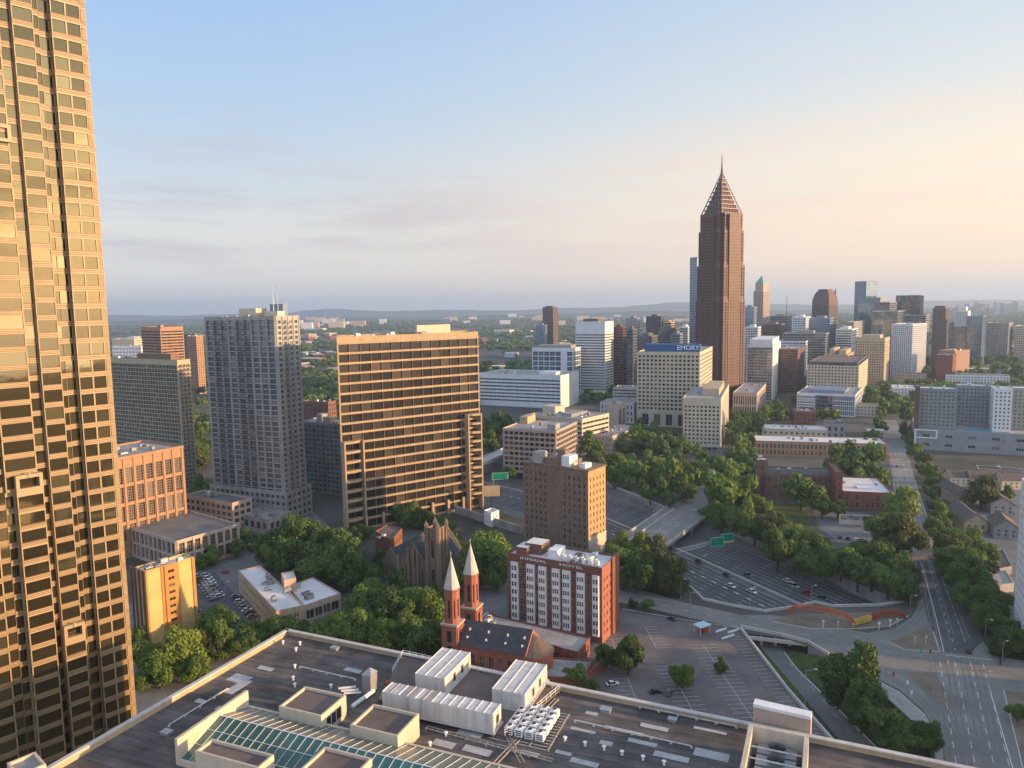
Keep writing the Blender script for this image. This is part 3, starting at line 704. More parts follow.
# bay two
seg(mb, -10.6, -9.4, -.8, zb, zt, 1.2, .9, 1)
seg(mb, -14.7, -10.6, -.2, z_b, zt, 4, .92, 1); seg(mb, -14.9, -10.4, 1.3, zb, z_b, 4, .92, 1)
side(mb, -14.9, -.2, 1.3, zb, z_b); side(mb, -10.4, 1.3, -.8, zb, z_b)
seg(mb, -17.1, -14.7, -1.3, zb, zt, 2.4, .92, 1); side(mb, -14.7, -1.3, -.2, zb, zt, dict(ST, bay=1.1, wf=.9, mx=.02))
mb.build('wall', [M['bronze'], M['bronze'], M['bronzed']], tw.root)
mb = MB()
# bay one: thick lower block with a loggia on top, flush bays above
seg(mb, -23.5, -17.1, -.2, z_a, zt, 6, .92, 1); seg(mb, -25.5, -23.5, -1.0, zb, zt, 2, .9, 1); seg(mb, -32, -25.5, -.2, zb, zt, 6, .92, 1); seg(mb, -60, -32, -.8, zb, zt, 6, .8, 5)
seg(mb, -23.6, -21.9, -1.0, zb, z_a, 1.6, .9, 1); seg(mb, -21.9, -16.6, 1.4, zb, z_a, 5, .92, 1); side(mb, -21.9, -1.0, 1.4, zb, z_a, dict(ST, bay=2.2, wf=.7, mx=.1)); side(mb, -16.6, 1.4, -1.3, zb, z_a)
mb.build('wall', [M['bronze'], M['bronze'], M['bronzed']], tw.root)
for t0, t1, z, k in ((-21.9, -16.6, z_a, 1.4), (-14.9, -10.4, z_b, 1.3), (-21.5, -16.8, 172, .35), (-31, -24, 232, .5)):    # loggia frames
    mb = MB(); p = TP(t0, k - 1.5); d = t1 - t0
    mb.obox(p, E, Nn, d, 1.6, z - .02, z + .7); mb.obox(p, E, Nn, d, 1.62, z + 2.9, z + 3.7)
    mb.obox(TP(t0, k - 1.5), E, Nn, .7, 1.59, z + .7, z + 2.9); mb.obox(TP(t1 - .7, k - 1.5), E, Nn, .7, 1.59, z + .7, z + 2.9)
    mb.tube((*TP((t0 + t1) / 2, k), z + 3.1), (*TP((t0 + t1) / 2, k), z + 4.1), .5, .2, 8)
    mb.build('loggia', [M['bronze']], tw.root)
mb = MB(); mb.prism([TP(.6, -1.2), TP(.6, -40), TP(-60, -40), TP(-60, -1.7), TP(-7.1, -3.0)], zb, zt - .5); mb.build('core', [M['bronze']], tw.root)
tw.done()
pod = Bld('podium', 'low stone terrace with planters at the foot of the bronze skyscraper', 'terrace', loc=(X0, Y0, 0))
pod.box('slab', [TP(-60, -2), TP(-60, 8), TP(1, 8), TP(4, 6), TP(4, -10)], 0, zb, 'conc', 'side')
for k in range(7):
    mb = MB(); p = TP(-22 + k * 3.6, 4.2); mb.obox(p, E, Nn, 2.2, 1.2, zb, zb + .9); mb.build('planter', [M['conc']], pod.root)
mb = MB(); p = TP(1.2, 5.5); mb.obox(p, E, Nn, .8, .8, zb, zb + 5.5); mb.build('post', [M['cream']], pod.root)

# ------------------------------------------------------------ the flat roof in front
O = G(288, 634, 60).to_2d(); vx = (G(940, 768, 60).to_2d() - O).normalized(); wy = (G(60, 768, 60).to_2d() - O).normalized()
ZR = 60.0
def RP(px, py, z=ZR): return G(px, py, z).to_2d()
hall = Bld('market_hall', 'huge flat roofed block with dark patched roof filling the foreground', 'building', loc=(O.x, O.y, 0))
def OL(i, j): return O + vx * i + wy * j
hall.vol([OL(0, 0), OL(0, 95), OL(230, 95), OL(230, 0)][::1], 0, ZR + 1.0, None, 'tan', rm='roofd', par=1.0)
c = hall
mb = MB()   # pale weathered patches laid on the membrane
for px in ([(229, 679), (243, 674), (254, 678), (240, 684)], [(226, 692), (250, 680), (254, 682), (231, 694)], [(345, 669), (352, 668), (362, 672), (354, 675)], [(198, 701), (206, 699), (209, 702), (200, 704)],
           [(570, 731), (595, 735), (594, 738), (570, 733)], [(604, 730), (630, 735), (680, 747), (678, 752), (640, 745), (605, 736)], [(628, 742), (657, 749), (655, 753), (627, 745)], [(585, 714), (597, 717), (594, 719), (584, 717)],
           [(693, 731), (706, 734), (727, 738), (725, 742), (698, 739)], [(696, 754), (730, 760), (725, 766), (692, 762)], [(520, 755), (540, 757), (538, 761), (520, 759)], [(556, 754), (572, 758), (570, 761), (555, 757)], [(640, 727), (668, 733), (666, 736), (640, 731)],
           [(571, 763), (600, 768), (594, 771), (569, 768)], [(460, 732), (484, 737), (480, 742), (456, 736)], [(466, 748), (492, 755), (489, 761), (462, 754)], [(436, 742), (456, 747), (452, 753), (434, 748)],
           [(262, 666), (276, 669), (272, 672), (260, 669)], [(600, 745), (612, 747), (611, 751), (600, 749)], [(655, 757), (690, 763), (688, 768), (652, 762)]):
    if px[0][0] == 229: pass
    p = [RP(*q, ZR) for q in px]; ii = [(q - O).dot(vx) for q in p]; jj = [(q - O).dot(wy) for q in p]; ii.sort(); jj.sort()
    p = [OL(ii[0], (jj[0] + jj[1]) / 2 + .2), OL(ii[3], (jj[0] + jj[1]) / 2 + .2), OL(ii[3], (jj[2] + jj[3]) / 2 + .3), OL(ii[0], (jj[2] + jj[3]) / 2 + .3)]
    a = sum(p[i].x * p[(i + 1) % 4].y - p[(i + 1) % 4].x * p[i].y for i in range(len(p)) if len(p) == 4)
    PZ = globals().get('PZ', .03) + .004; P_ = [(q.x, q.y, ZR + PZ) for q in p]
    n = (Vector(P_[1]) - Vector(P_[0])).cross(Vector(P_[2]) - Vector(P_[1]))
    mb = MB(); mb.poly(P_ if n.z > 0 else P_[::-1]); mb.build('roof_patch', [M['patch']], c.root)
for px, py in ((295, 668), (296, 651), (293, 680), (295, 687), (331, 688), (345, 691), (384, 752), (397, 747), (414, 755), (430, 746), (565, 741), (585, 746), (604, 750), (622, 755), (643, 760), (664, 765), (283, 644), (300, 645), (440, 760), (446, 736)):
    mb = MB(); p = RP(px, py); mb.tube((p.x, p.y, ZR), (p.x, p.y, ZR + .7), .22, .22, 7); mb.tube((p.x, p.y, ZR + .7), (p.x, p.y, ZR + .8), .4, .3, 7); mb.build('vent_pipe', [M['white2']], c.root)
# parapet cap, lighter, with a gutter line inside
for a, b in ((OL(-.3, -.3), OL(-.3, 95)), (OL(-.3, -.3), OL(230, -.3))):
    d = (b - a); l = d.length; d /= l; n = Vector((-d.y, d.x)); 
    mb = MB(); mb.obox(a - n * .15, d, n, l, .9 if n.dot(OL(1, 1) - O) > 0 else -.9, ZR + 1.01, ZR + 1.25); mb.build('coping', [M['concl']], c.root)
hall.done()
def rbox(name, label, cat, P, z0, z1, m, rm, par=.8, parent=None, extra=None, spec=None, specs=None):
    b = Bld(name, label, cat, loc=(P[0].x, P[0].y, z0)); b.vol(P, z0, z1, spec, m, 'dark', 'white', rm, par, specs); b.done(); return b
th = R(22.1)
P, z = foot(278.6, 321, 346, 716, 0, 22.1, z=ZR + 4.2); ph = rbox('roof_house', 'cream walled roof house with brown flat top, nearest the left wall of the skylight', 'roof house', P, ZR, z, 'cream', 'roofb', .5, spec=None, specs={0: dict(bay=6, fh=3.2, wf=.75, hf=.7, rec=.15, mt=.8, mb=.3, mull=(3, 1))})
P, z = foot(350, 397.6, 419, 736, 0, 22.1, z=ZR + 4.2); rbox('roof_house', 'cream walled roof house with brown flat top beside the long ribbed cabin', 'roof house', P, ZR, z, 'cream', 'roofb', .5)
P, z = foot(195, 258, 274, 768, 0, 22.1, z=ZR + 4.2); rbox('roof_house', 'cream walled roof house cut by the bottom edge, in front of the teal skylight', 'roof house', P, ZR, z, 'cream', 'roofb', .5)
P, z = foot(296, 345, 372, 786, 0, 22.1, z=ZR + 4.2); rbox('roof_house', 'cream walled roof house at the bottom edge right of the other low one', 'roof house', P, ZR, z, 'cream', 'roofb', .5)
P, z = foot(5, 17, 46, 776, 0, 41, z=66, La=5); rbox('roof_house', 'small cream block at the bottom left under the bronze skyscraper', 'roof house', P, 30, z, 'cream', 'roofg', .5, specs={0: dict(bay=4, fh=3, wf=.3, hf=.5, mt=1, mb=30)})
# skylight: wall, long glass pitch
k0 = RP(250, 707, ZR + 2.0); sk = Bld('skylight', 'long teal glass skylight with white bars and a cream end wall', 'skylight', loc=(k0.x, k0.y, ZR))
q0 = RP(247, 705, ZR + 2); ridge0 = RP(222, 716, ZR + 3.6); low0 = RP(199, 742, ZR + .8)
b_, a_ = axes(22.1); vv = -a_; LS = 75
Jr = (ridge0 - q0).dot(-b_); Jl = (low0 - q0).dot(-b_)
def SK(i, j): return q0 + vv * i - b_ * j
Jl = Jr + 9.0
mb = MB()
za, zr_, zl = ZR + 1.6, ZR + 3.6, ZR + .8
mb.poly([(*SK(0, 0), za), (*SK(0, Jr), zr_), (*SK(LS, Jr), zr_), (*SK(LS, 0), za)]); mb.build('back_pitch', [mat('striped_skylight', (.13, .15, .11), .35, .15, .5, spec=.6)], sk.root)
pitch = MB(); n_ = int(LS / 1.7)
for i in range(n_):
    x0, x1 = LS * i / n_, LS * (i + 1) / n_
    pitch.poly([(*SK(x0, Jr), zr_), (*SK(x0, Jl), zl), (*SK(x1, Jl), zl), (*SK(x1, Jr), zr_)])
pitch.build('glass_pitch', [GL['roof']], sk.root)
bars = MB()
for i in range(n_ + 1):
    x = LS * i / n_
    for j0, z0_, j1, z1_ in ((Jr, zr_, Jl, zl), (0, za, Jr, zr_)):
        a, b = SK(x, j0), SK(x, j1); bars.tube((*a, z0_ + .08), (*b, z1_ + .08), .04, .04, 4)
bars.tube((*SK(0, Jr), zr_ + .05), (*SK(LS, Jr), zr_ + .05), .08, .08, 5)
for f_ in (.33, .66): bars.tube((*SK(0, Jr + (Jl - Jr) * f_), zr_ + (zl - zr_) * f_ + .08), (*SK(LS, Jr + (Jl - Jr) * f_), zr_ + (zl - zr_) * f_ + .08), .05, .05, 4)
bars.build('glazing_bars', [M['white2']], sk.root)
mb = MB(); mb.obox(SK(-.6, -.5), vv, -b_, .6, Jl + 1.0, ZR, ZR + 4.6); mb.build('end_wall', [M['cream']], sk.root)
mb = MB(); mb.obox(SK(.01, -.5), vv, -b_, LS, .5, ZR, ZR + 1.75); mb.build('kerb_wall', [M['cream']], sk.root)
mb = MB(); mb.obox(SK(.01, Jl), vv, -b_, LS, .5, ZR, ZR + .95); mb.build('gutter_wall', [M['cream']], sk.root)
# ribbed cabins
def cabin(P, z0, z1, label, ribs=14, dark=(), door=False):
    b = Bld('plant_cabin', label, 'cabin', loc=(P[0].x, P[0].y, z0)); e = (P[1] - P[0]).normalized(); f = (P[3] - P[0]).normalized(); lx = (P[1] - P[0]).length; ly = (P[3] - P[0]).length
    mb = MB(); mb.prism(P, z0 + .3, z1); mb.build('shell', [M['metw']], b.root)
    mb = MB(); n = int(ly / .55)
    for i in range(n): mb.obox(P[0] + f * (ly * i / n + .12) - e * .05, e, f, .05, .22, z0 + .35, z1 - .1)
    n = int(lx / .55)
    for i in range(n): mb.obox(P[0] + e * (lx * i / n + .12) - f * .05, e, f, .22, .05, z0 + .35, z1 - .1)
    mb.build('wall_ribs', [M['metw']], b.root)
    mb = MB(); n = int(ly / 1.7)
    for i in range(n + 1): mb.obox(P[0] + f * (ly - .15) * i / n, e, f, lx, .15, z1, z1 + .09)
    mb.build('roof_ribs', [M['white2']], b.root)
    if dark:
        mb = MB()
        for t in dark: mb.obox(P[0] + f * (ly * t), e, f, lx, .9, z1 + .02, z1 + .05)
        mb.build('roof_stripe', [mat('stripe_brown', (.36, .31, .27), .7, .1, .5)], b.root)
    for t in ((.35, .65) if door else (.5,)):
        mb = MB(); mb.obox(P[0] + e * (lx * t - .5) - f * .08, e, f, 1.0, .07, z0 + 1.1, z0 + 2.6); mb.build('louvre', [M['metd']], b.root)
    mb = MB(); mb.obox(P[0] - e * .3 - f * .3, e, f, lx + .6, ly + .6, z0, z0 + .28); mb.build('base_frame', [M['concl']], b.root)
    return b
zc = ZR + .8
P, z = foot(382, 493, 503, 714.6, 0, 22.1, z=zc + 3.6); P[1:] = [P[1], P[2], P[3]]
bb, aa = axes(22.1); C0 = P[0]; ly = (P[3] - P[0]).length; P = [C0, C0 + bb * 3.6, C0 + bb * 3.6 + aa * ly, C0 + aa * ly]
cabin(P, zc, z, 'long pale ribbed metal cabin with brown striped roof, longest on the roof', dark=(.55, .6, .72, .78, .9))
P, z = foot(415, 444.6, 470.5, 679, 0, 22.1, z=zc + 3.4); cabin(P, zc, z, 'square ribbed metal cabin directly behind the long striped cabin', door=True)
P, z = foot(492, 525, 547, 695, 0, 22.1, z=zc + 3.4); cabin(P, zc, z, 'square ribbed metal cabin beside the bank of fan units', door=True)
# steel platform under the cabins with handrails
def handrail(p, q, z, label, h=1.1):
    mb = MB(); d = q - p; l = d.length; n = max(2, int(l / 1.6))
    for i in range(n + 1): a = p + d * (i / n); mb.tube((a.x, a.y, z), (a.x, a.y, z + h), .05, .05, 5)
    for hh in (.55, h): mb.tube((p.x, p.y, z + hh), (q.x, q.y, z + hh), .05, .05, 5)
    thing(mb, 'handrail', [M['white2']], label, 'handrail')
pf = [RP(403, 655, zc), RP(560, 690, zc), RP(505, 736, zc), RP(378, 699, zc)]
mb = MB(); mb.prism(pf, zc - .35, zc - .02); 
for p in pf: mb.obox(p * .98 + (pf[0] + pf[2]) * .01, (1, 0), (0, 1), .3, .3, ZR, zc - .35)
thing(mb, 'platform', [M['roofb'], ], 'brown steel platform carrying the pale ribbed cabins', 'platform')
handrail(pf[0], pf[1], zc, 'white handrail along the far side of the cabin platform'); handrail(pf[1], pf[2], zc, 'white handrail beside the fan units at the right end of the cabin platform')
handrail(pf[3] * .45 + pf[0] * .55, pf[0], zc, 'short white handrail at the left end of the cabin platform')
# fan chiller bank
P, z = foot(528, 544, 558, 740, 0, 22.1, z=ZR + 1.2)
ch = Bld('chiller_bank', 'bank of white square condenser units with fans beside the platform handrail', 'condensers', loc=(P[0].x, P[0].y, ZR))
e = (P[1] - P[0]).normalized(); f = (P[3] - P[0]).normalized(); m_ = unit_mesh(1.5, 1.5, 1.5, 'white2')
for i in range(5):
    for j in range(4):
        q = P[0] + e * (1 + i * 1.9) + f * (1 + j * 1.9); o_ = bpy.data.objects.new('condenser', m_); link(o_); o_.parent = ch.root; o_.location = Vector((q.x, q.y, ZR + .3)) - ch.root.location; o_.rotation_euler = (0, 0, atan2(e.y, e.x))
mb = MB(); q = P[0] - e * 1.2 - f * 1.2
for i in range(14): mb.obox(q + e * i * .9, e, f, .2, 11, ZR + .05, ZR + .22)
for j in range(4): mb.obox(q + f * j * 3.4, e, f, 12, .2, ZR + .22, ZR + .3)
mb.build('grille_base', [M['side']], ch.root)
# louvred air handler with pipes, left of the cabins
q = RP(463 - 92, 697); ah = Bld('air_handler', 'grey upright air handler with duct pipes left of the long cabin', 'air handler', loc=(q.x, q.y, ZR))
mb = MB(); mb.obox(q, bb, aa, 2.4, 1.9, ZR + .6, ZR + 4.2); mb.pyramid([q - aa * .2, q + bb * 2.4 - aa * .2, q + bb * 2.4 + aa * 2.1, q + aa * 2.1], ZR + 4.21, (*(q + bb * 1.4 + aa * .9), ZR + 5.2)); mb.build('housing', [M['met']], ah.root)
mb = MB()
for t in range(3): p = q - aa * (-2.2 - t * .6); mb.tube((p.x, p.y, ZR + .5 + t * .5), (*(p + aa * 3 - bb * 1.5), ZR + .5 + t * .4), .22, .22, 8)
mb.tube((*(q + bb), ZR + .8), (*(q - bb * 5 + aa), ZR + .5), .4, .4, 8); mb.build('duct', [M['white2']], ah.root)
mb = MB(); mb.tube((*(q + bb * 4 - aa * 1.2), ZR), (*(q + bb * 4 - aa * 1.2), ZR + 1.4), .5, .5, 8); mb.build('red_valve', [M['redp']], ah.root)
# cable trays on the roof
mb = MB()
for (a, b) in (((425, 730), (552, 764)), ((555, 700), (490, 768)), ((505, 738), (520, 765))):
    p, q = RP(*a), RP(*b); d = (q - p); l = d.length; d /= l; n = Vector((-d.y, d.x))
    for s_ in (0, .7): mb.obox(p + n * s_, d, n, l, .12, ZR + .3, ZR + .45)
    for k in range(int(l / 1.2)): mb.obox(p + d * (k * 1.2), d, n, .1, .82, ZR + .2, ZR + .3)
    for k in range(int(l / 4)): mb.obox(p + d * (k * 4), d, n, .25, .82, ZR, ZR + .2)
thing(mb, 'cable_tray', [M['side']], 'thin pale cable trays running across the dark roof near the fan units', 'cable tray')
# screened fan enclosure at the bottom right
P, z = foot(749, 725, 806, 800, 0, 22.1, z=ZR + 5)
A0, A1 = RP(749, 723, ZR + 5), RP(809, 735, ZR + 5); e = (A1 - A0); l = e.length; e /= l; f = Vector((e.y, -e.x))
en = Bld('fan_enclosure', 'cream walled open enclosure holding two big round roof fans', 'enclosure', loc=(A0.x, A0.y, ZR))
for o_, dx, dy, a, b in ((A0, e, f, l, .7), (A0 + f * .71, e, f, .7, 18), (A0 + e * (l - .7) + f * .71, e, f, .7, 18)):
    mb = MB(); mb.obox(o_, dx, dy, a, b, ZR, ZR + 5); mb.build('screen_wall', [M['cream']], en.root)
for k in range(4):
    mb = MB(); c_ = A0 + e * (l * .5) + f * (2.6 + k * 3.3)
    mb.obox(c_ - e * 3 - f * 1.4, e, f, 6, 2.8, ZR + .6, ZR + 2.6); mb.tube((c_.x, c_.y, ZR + 2.6), (c_.x, c_.y, ZR + 3.3), 1.35, 1.35, 18, cap=False); mb.build('fan_housing', [M['met']], en.root)
    mb = MB(); mb.tube((c_.x, c_.y, ZR + 2.62), (c_.x, c_.y, ZR + 2.64), 1.3, 1.3, 18)
    for t in range(5):
        a = t * 2 * pi / 5; d_ = Vector((cos(a), sin(a))); n_2 = Vector((-d_.y, d_.x)); mb.obox(c_ - n_2 * .2, d_, n_2, 1.2, .4, ZR + 3.0, ZR + 3.06)
    mb.build('fan', [M['metd']], en.root)
    mb = MB(); mb.tube((*(c_ - e * (l * .5 - .8) + f * 1.6), ZR + 3.6), (*(c_ + e * (l * .5 - .8) + f * 1.6), ZR + 3.6), .14, .14, 6); mb.build('cross_bar', [M['metw']], en.root)
# pipe runs and small hatches scattered on the roof
for i, (a, b, lab) in enumerate((((300, 668), (352, 683), 'thin pale pipe run on the left part of the dark roof'), ((575, 722), (690, 752), 'thin pale pipe run right of the fan units'), ((640, 708), (735, 733), 'pale pipe run close behind the far parapet right of the fan units'), ((228, 690), (180, 730), 'pipe run along the left parapet of the dark roof'))):
    p, q = RP(*a), RP(*b); p_ = p; q_ = p + vx * (q - p).dot(vx) if i != 3 else p + wy * (q - p).dot(wy); mb = MB(); mb.tube((*p_, ZR + .35), (*q_, ZR + .35), .13, .13, 6)
    n_ = int((q_ - p_).length / 3)
    for k in range(n_ + 1): c_ = p_ + (q_ - p_) * k / max(n_, 1); mb.box(c_.x - .2, c_.x + .2, c_.y - .2, c_.y + .2, ZR, ZR + .22)
    thing(mb, 'roof_pipe', [M['metw']], lab, 'pipe')
for px, py, s_, lab in ((330, 650, 1.2, 'low metal roof hatch near the far left corner of the roof'), (400, 672, 1.0, 'low metal roof hatch between the long cabin and the far parapet'), (600, 712, 1.3, 'low metal roof hatch behind the parking lot parapet'), (668, 722, 1.0, 'low metal roof hatch farther right behind the parking lot parapet'), (215, 712, 1.1, 'low metal roof hatch left of the skylight end wall'), (160, 735, 1.3, 'low metal roof hatch nearest the left parapet')):
    p = RP(px, py); mb = MB(); mb.obox(p, vx, -wy, s_ * 1.4, s_, ZR, ZR + .5); mb.obox(p - vx * .1 + wy * .1, vx, -wy, s_ * 1.4 + .2, s_ + .2, ZR + .51, ZR + .62); thing(mb, 'roof_hatch', [M['met']], lab, 'hatch')
# stair tower between hall and parking lot
A0, A1 = RP(755, 700, ZR + 4), RP(812, 713, ZR + 4); e = (A1 - A0); l = e.length; e /= l; f = Vector((e.y, -e.x))
st = Bld('stair_tower', 'plain tan slab wall with white top at the edge of the parking lot', 'stair tower', loc=(A0.x, A0.y, 0))
mb = MB(); mb.obox(A0, e, f, l, 1.6, 0, ZR + 3.6); mb.build('wall', [M['pink']], st.root)
mb = MB(); mb.obox(A0 - f * .2, e, f, l, 2.0, ZR + 3.61, ZR + 4.2); mb.build('coping', [M['white2']], st.root)

# ------------------------------------------------------------ spired red church
def church_tower(x, y, w, label):
    b, a = axes(22); c = Vector((x, y)); o = c - b * w / 2 - a * w / 2
    t = Bld('church_tower', label, 'church tower', loc=(x, y, 0))
    P = [o, o + b * w, o + b * w + a * w, o + a * w]
    t.vol(P, 0, 18.5, dict(bay=w / 2, fh=6.2, wf=.42, hf=.78, rec=.4, mt=1.2, mb=.2, mull=(1, 1), ledge=(.35, .3, 1), pil=(2, .55, .3)), 'brickc', 'dark', 'brickc', 'slate', .3, name='lower_stage')
    mb = MB(); mb.prism([p + (p - c) * .12 for p in P], 18.55, 19.3); mb.build('cornice', [M['pink']], t.root)
    w2 = w * .8; o2 = c - b * w2 / 2 - a * w2 / 2; P2_ = [o2, o2 + b * w2, o2 + b * w2 + a * w2, o2 + a * w2]
    ch_ = .22 * w2; O8 = []
    for i in range(4):
        p, nx, pv_ = P2_[i], P2_[(i + 1) % 4], P2_[i - 1]
        O8 += [p + (pv_ - p).normalized() * ch_, p + (nx - p).normalized() * ch_]
    t.vol(O8, 19.3, 31.5, dict(bay=2.4, fh=10, wf=.5, hf=.72, rec=.5, mt=2.0, mb=.6, mx=.3, mull=(1, 3)), 'brickc', 'dark', 'brickc', 'slate', .2, name='belfry')
    mb = MB(); mb.prism([p + (p - c) * .1 for p in O8], 31.55, 32.2); mb.build('cornice', [M['brickc']], t.root)
    mb = MB(); mb.pyramid([p + (p - c) * .06 for p in O8], 32.2, (c.x, c.y, 44.2)); mb.build('spire', [M['spire']], t.root)
    mb = MB(); mb.tube((c.x, c.y, 43.8), (c.x, c.y, 46), .09, .07, 5); mb.tube((*(c - b * .6), 45.2), (*(c + b * .6), 45.2), .07, .07, 5); mb.build('cross', [M['cream']], t.root)
    t.done(); return t
b, a = axes(22)
N0 = G(457, 644, 12).to_2d()
church_tower(-23.5, 263.5, 6.2, 'nearer red brick church tower with pale octagonal spire'); church_tower(-17.2, 278.3, 6.2, 'farther red brick church tower with pale spire, standing higher in view')
sc = Bld('brick_church', 'red brick church nave with dark pitched roof and rounded apse', 'church', loc=(N0.x, N0.y, 0))
v = -a; LN = 27; WN = 15
nav = [N0, N0 + v * LN, N0 + v * LN + b * WN, N0 + b * WN]
sc.vol(nav, 0, 12, dict(bay=3.8, fh=10, wf=.42, hf=.6, rec=.45, mt=1, mb=1, mull=(2, 3), pil=(1, .6, .4)), 'brickc', 'dark', 'cream', 'slate', .1)
mb = MB(); ov = .5
A, B_, C_, D_ = N0 - b * ov, N0 + v * LN - b * ov, N0 + v * LN + b * (WN + ov), N0 + b * (WN + ov); r0, r1 = N0 + b * WN / 2, N0 + v * LN + b * WN / 2
zr0 = 18.5
mb.poly([(*A, 12.05), (*B_, 12.05), (*r1, zr0), (*r0, zr0)]); mb.poly([(*C_, 12.05), (*D_, 12.05), (*r0, zr0), (*r1, zr0)]); mb.poly([(*D_, 12.05), (*A, 12.05), (*r0, zr0)], 1); mb.poly([(*B_, 12.05), (*C_, 12.05), (*r1, zr0)], 1)
mb.build('pitched_roof', [M['slate'], M['brickc']], sc.root)
ap = r1; ring = [ap + v * (cos(t) * 7.2) + b * (sin(t) * 7.2) for t in [(-pi / 2) + pi * i / 8 for i in range(9)]]
sc.vol(ring[::1] if True else ring, 0, 11, dict(bay=2.8, fh=9, wf=.4, hf=.55, rec=.35, mt=1, mb=1, mull=(1, 2)), 'brickc', 'dark', 'cream', 'slate', .1, name='apse')
mb = MB(); mb.pyramid([p + (p - ap) * .08 for p in ring], 11.1, (ap.x, ap.y, 17.2)); mb.build('apse_roof', [M['shing']], sc.root)
for i, t in enumerate((.12, .4, .68, .92)):
    for s_ in (.3, .62):
        mb = MB(); p = N0 + v * (LN * t) + b * (WN / 2 * s_); zz_ = 12 + 6.5 * s_; mb.box(p.x - .35, p.x + .35, p.y - .35, p.y + .35, zz_ - .2, zz_ + .6); mb.build('roof_vent', [M['white2']], sc.root)
sc.done()
# low buildings around the apse
P, z = foot(560, 572, 580, 665, 0, 22, z=7); 
def lowb(px, z1, label, wm, rm, spec=None, name='annex', cat='building', units=0, par=.6, z0=0, specs=None, gm='dark'):
    P = P2(px, z1)
    if sum(P[i].x * P[(i + 1) % len(P)].y - P[(i + 1) % len(P)].x * P[i].y for i in range(len(P))) < 0: P = P[::-1]
    b = Bld(name, label, cat); b.vol(P, z0, z1, spec, wm, gm, 'white', rm, par, specs, units); b.done(); return b
win = dict(bay=3.2, fh=3.4, wf=.4, hf=.5, rec=.25, mull=(1, 2))
lowb([(470, 609), (590, 637), (578, 652), (562, 648), (500, 628), (462, 618)], 7, 'low flat grey roofed annex between the church roof and the hotel with white bays', 'brickr', 'roofg', win, units=9)
lowb([(544, 656), (592, 660), (583, 678), (540, 676)], 6, 'low brick annex with tan flat roof behind the church apse', 'brickr', 'roofg', win)
wallrun([(583, 690), (605, 668), (610, 660)], .5, 4.5, 'brick_wall', 'free standing red brick wall beside the bush and the parked white car', 'brickr')
# ------------------------------------------------------------ the city, building by building
def B(name, label, px, spec, wm='conc', gm='dark', fm='greyd', rm='roofg', cat='building', group=None, par=1.0, units=4, specs=None, pent=None, em=None, z=None, th=28, Lb=None, La=None, z0=0, setb=None):
    xl, xc, xr, yt, Y = px
    P, zt_ = foot(xl, xc, xr, yt, Y, th, Lb, La, z)
    b = Bld(name, label, cat, group); b.vol(P, z0, zt_, spec, wm, gm, fm, rm, par, specs, units, em=em)
    if pent:
        for (u0, u1, v0, v1, h, m) in pent:
            b.box('penthouse', sub(P, u0, u1, v0, v1), zt_ - par, zt_ + h, m)
    b.P = P; b.z = zt_
    return b
def sp(bay, fh, wf, hf, **k): return dict(bay=bay, fh=fh, wf=wf, hf=hf, **k)
# slab tower with golden floor bands
P_, zS = foot(334, 336.5, 478, 337, 434, 54.7, La=26)
back = Vector((-.225, .974)) * 30; P_ = [P_[0], P_[1], P_[1] + back, P_[0] + back]
SB = sp(7.2, 5.9, .985, .78, rec=.9, mt=4.0, mb=1, mx=.6, sill=.5, mull=(6, 1), ledge=(1.0, .5, 1))
b = Bld('slab_tower', 'wide sunlit office tower with golden floor bands and dark glass between them', 'office tower'); b.vol(P_, 0, zS, SB, 'slab', 'brown', 'metd', 'roofg', units=6); b.P = P_; b.z = zS
b.box('penthouse', sub(P_, .55, .8, .3, .75), zS - 1, zS + 5, 'cream')
P = b.P; e = (P[1] - P[0]).normalized(); n = Vector((e.y, -e.x)); ln = (P[1] - P[0]).length
for t0, t1 in ((0.0, .13), (.875, .985)):      # projecting end bays with open curved ledges below the tenth band
    mb = MB(); zt_ = b.z - 62 if t0 < .5 else b.z - 54; o_ = P[0] + e * ln * t0
    mb.obox(o_ + n * .6, e, n, .9, 4.4, 0, zt_); mb.obox(P[0] + e * (ln * t1 - .9) + n * .6, e, n, .9, 4.4, 0, zt_); mb.build('corner_fin', [M['slab']], b.root)
    w = ln * (t1 - t0)
    k = 0; z_ = zt_ - .7
    while z_ > 8:
        mb = MB(); pts = [o_ + e * .9 + n * .62, o_ + e * (w - .9) + n * .62, o_ + e * (w - 1.0) + n * 3.0, o_ + e * w * .6 + n * 4.8, o_ + e * 1.0 + n * 4.9] if t0 < .5 else [o_ + e * .9 + n * .62, o_ + e * (w - .9) + n * .62, o_ + e * (w - 1.0) + n * 4.9, o_ + e * w * .35 + n * 4.2, o_ + e * 1.0 + n * 1.8]
        mb.prism(pts, z_ - .7, z_ + .7); mb.build('ledge', [M['slab']], b.root); z_ -= 5.9
mb = MB()
for k in range(7): mb.obox(P[0] + e * (ln * (.13 + .118 * k)) + n * .55, e, n, 1.6, 1.6, 0, 9.5)
mb.build('column_row', [M['slab']], b.root)
b.done()
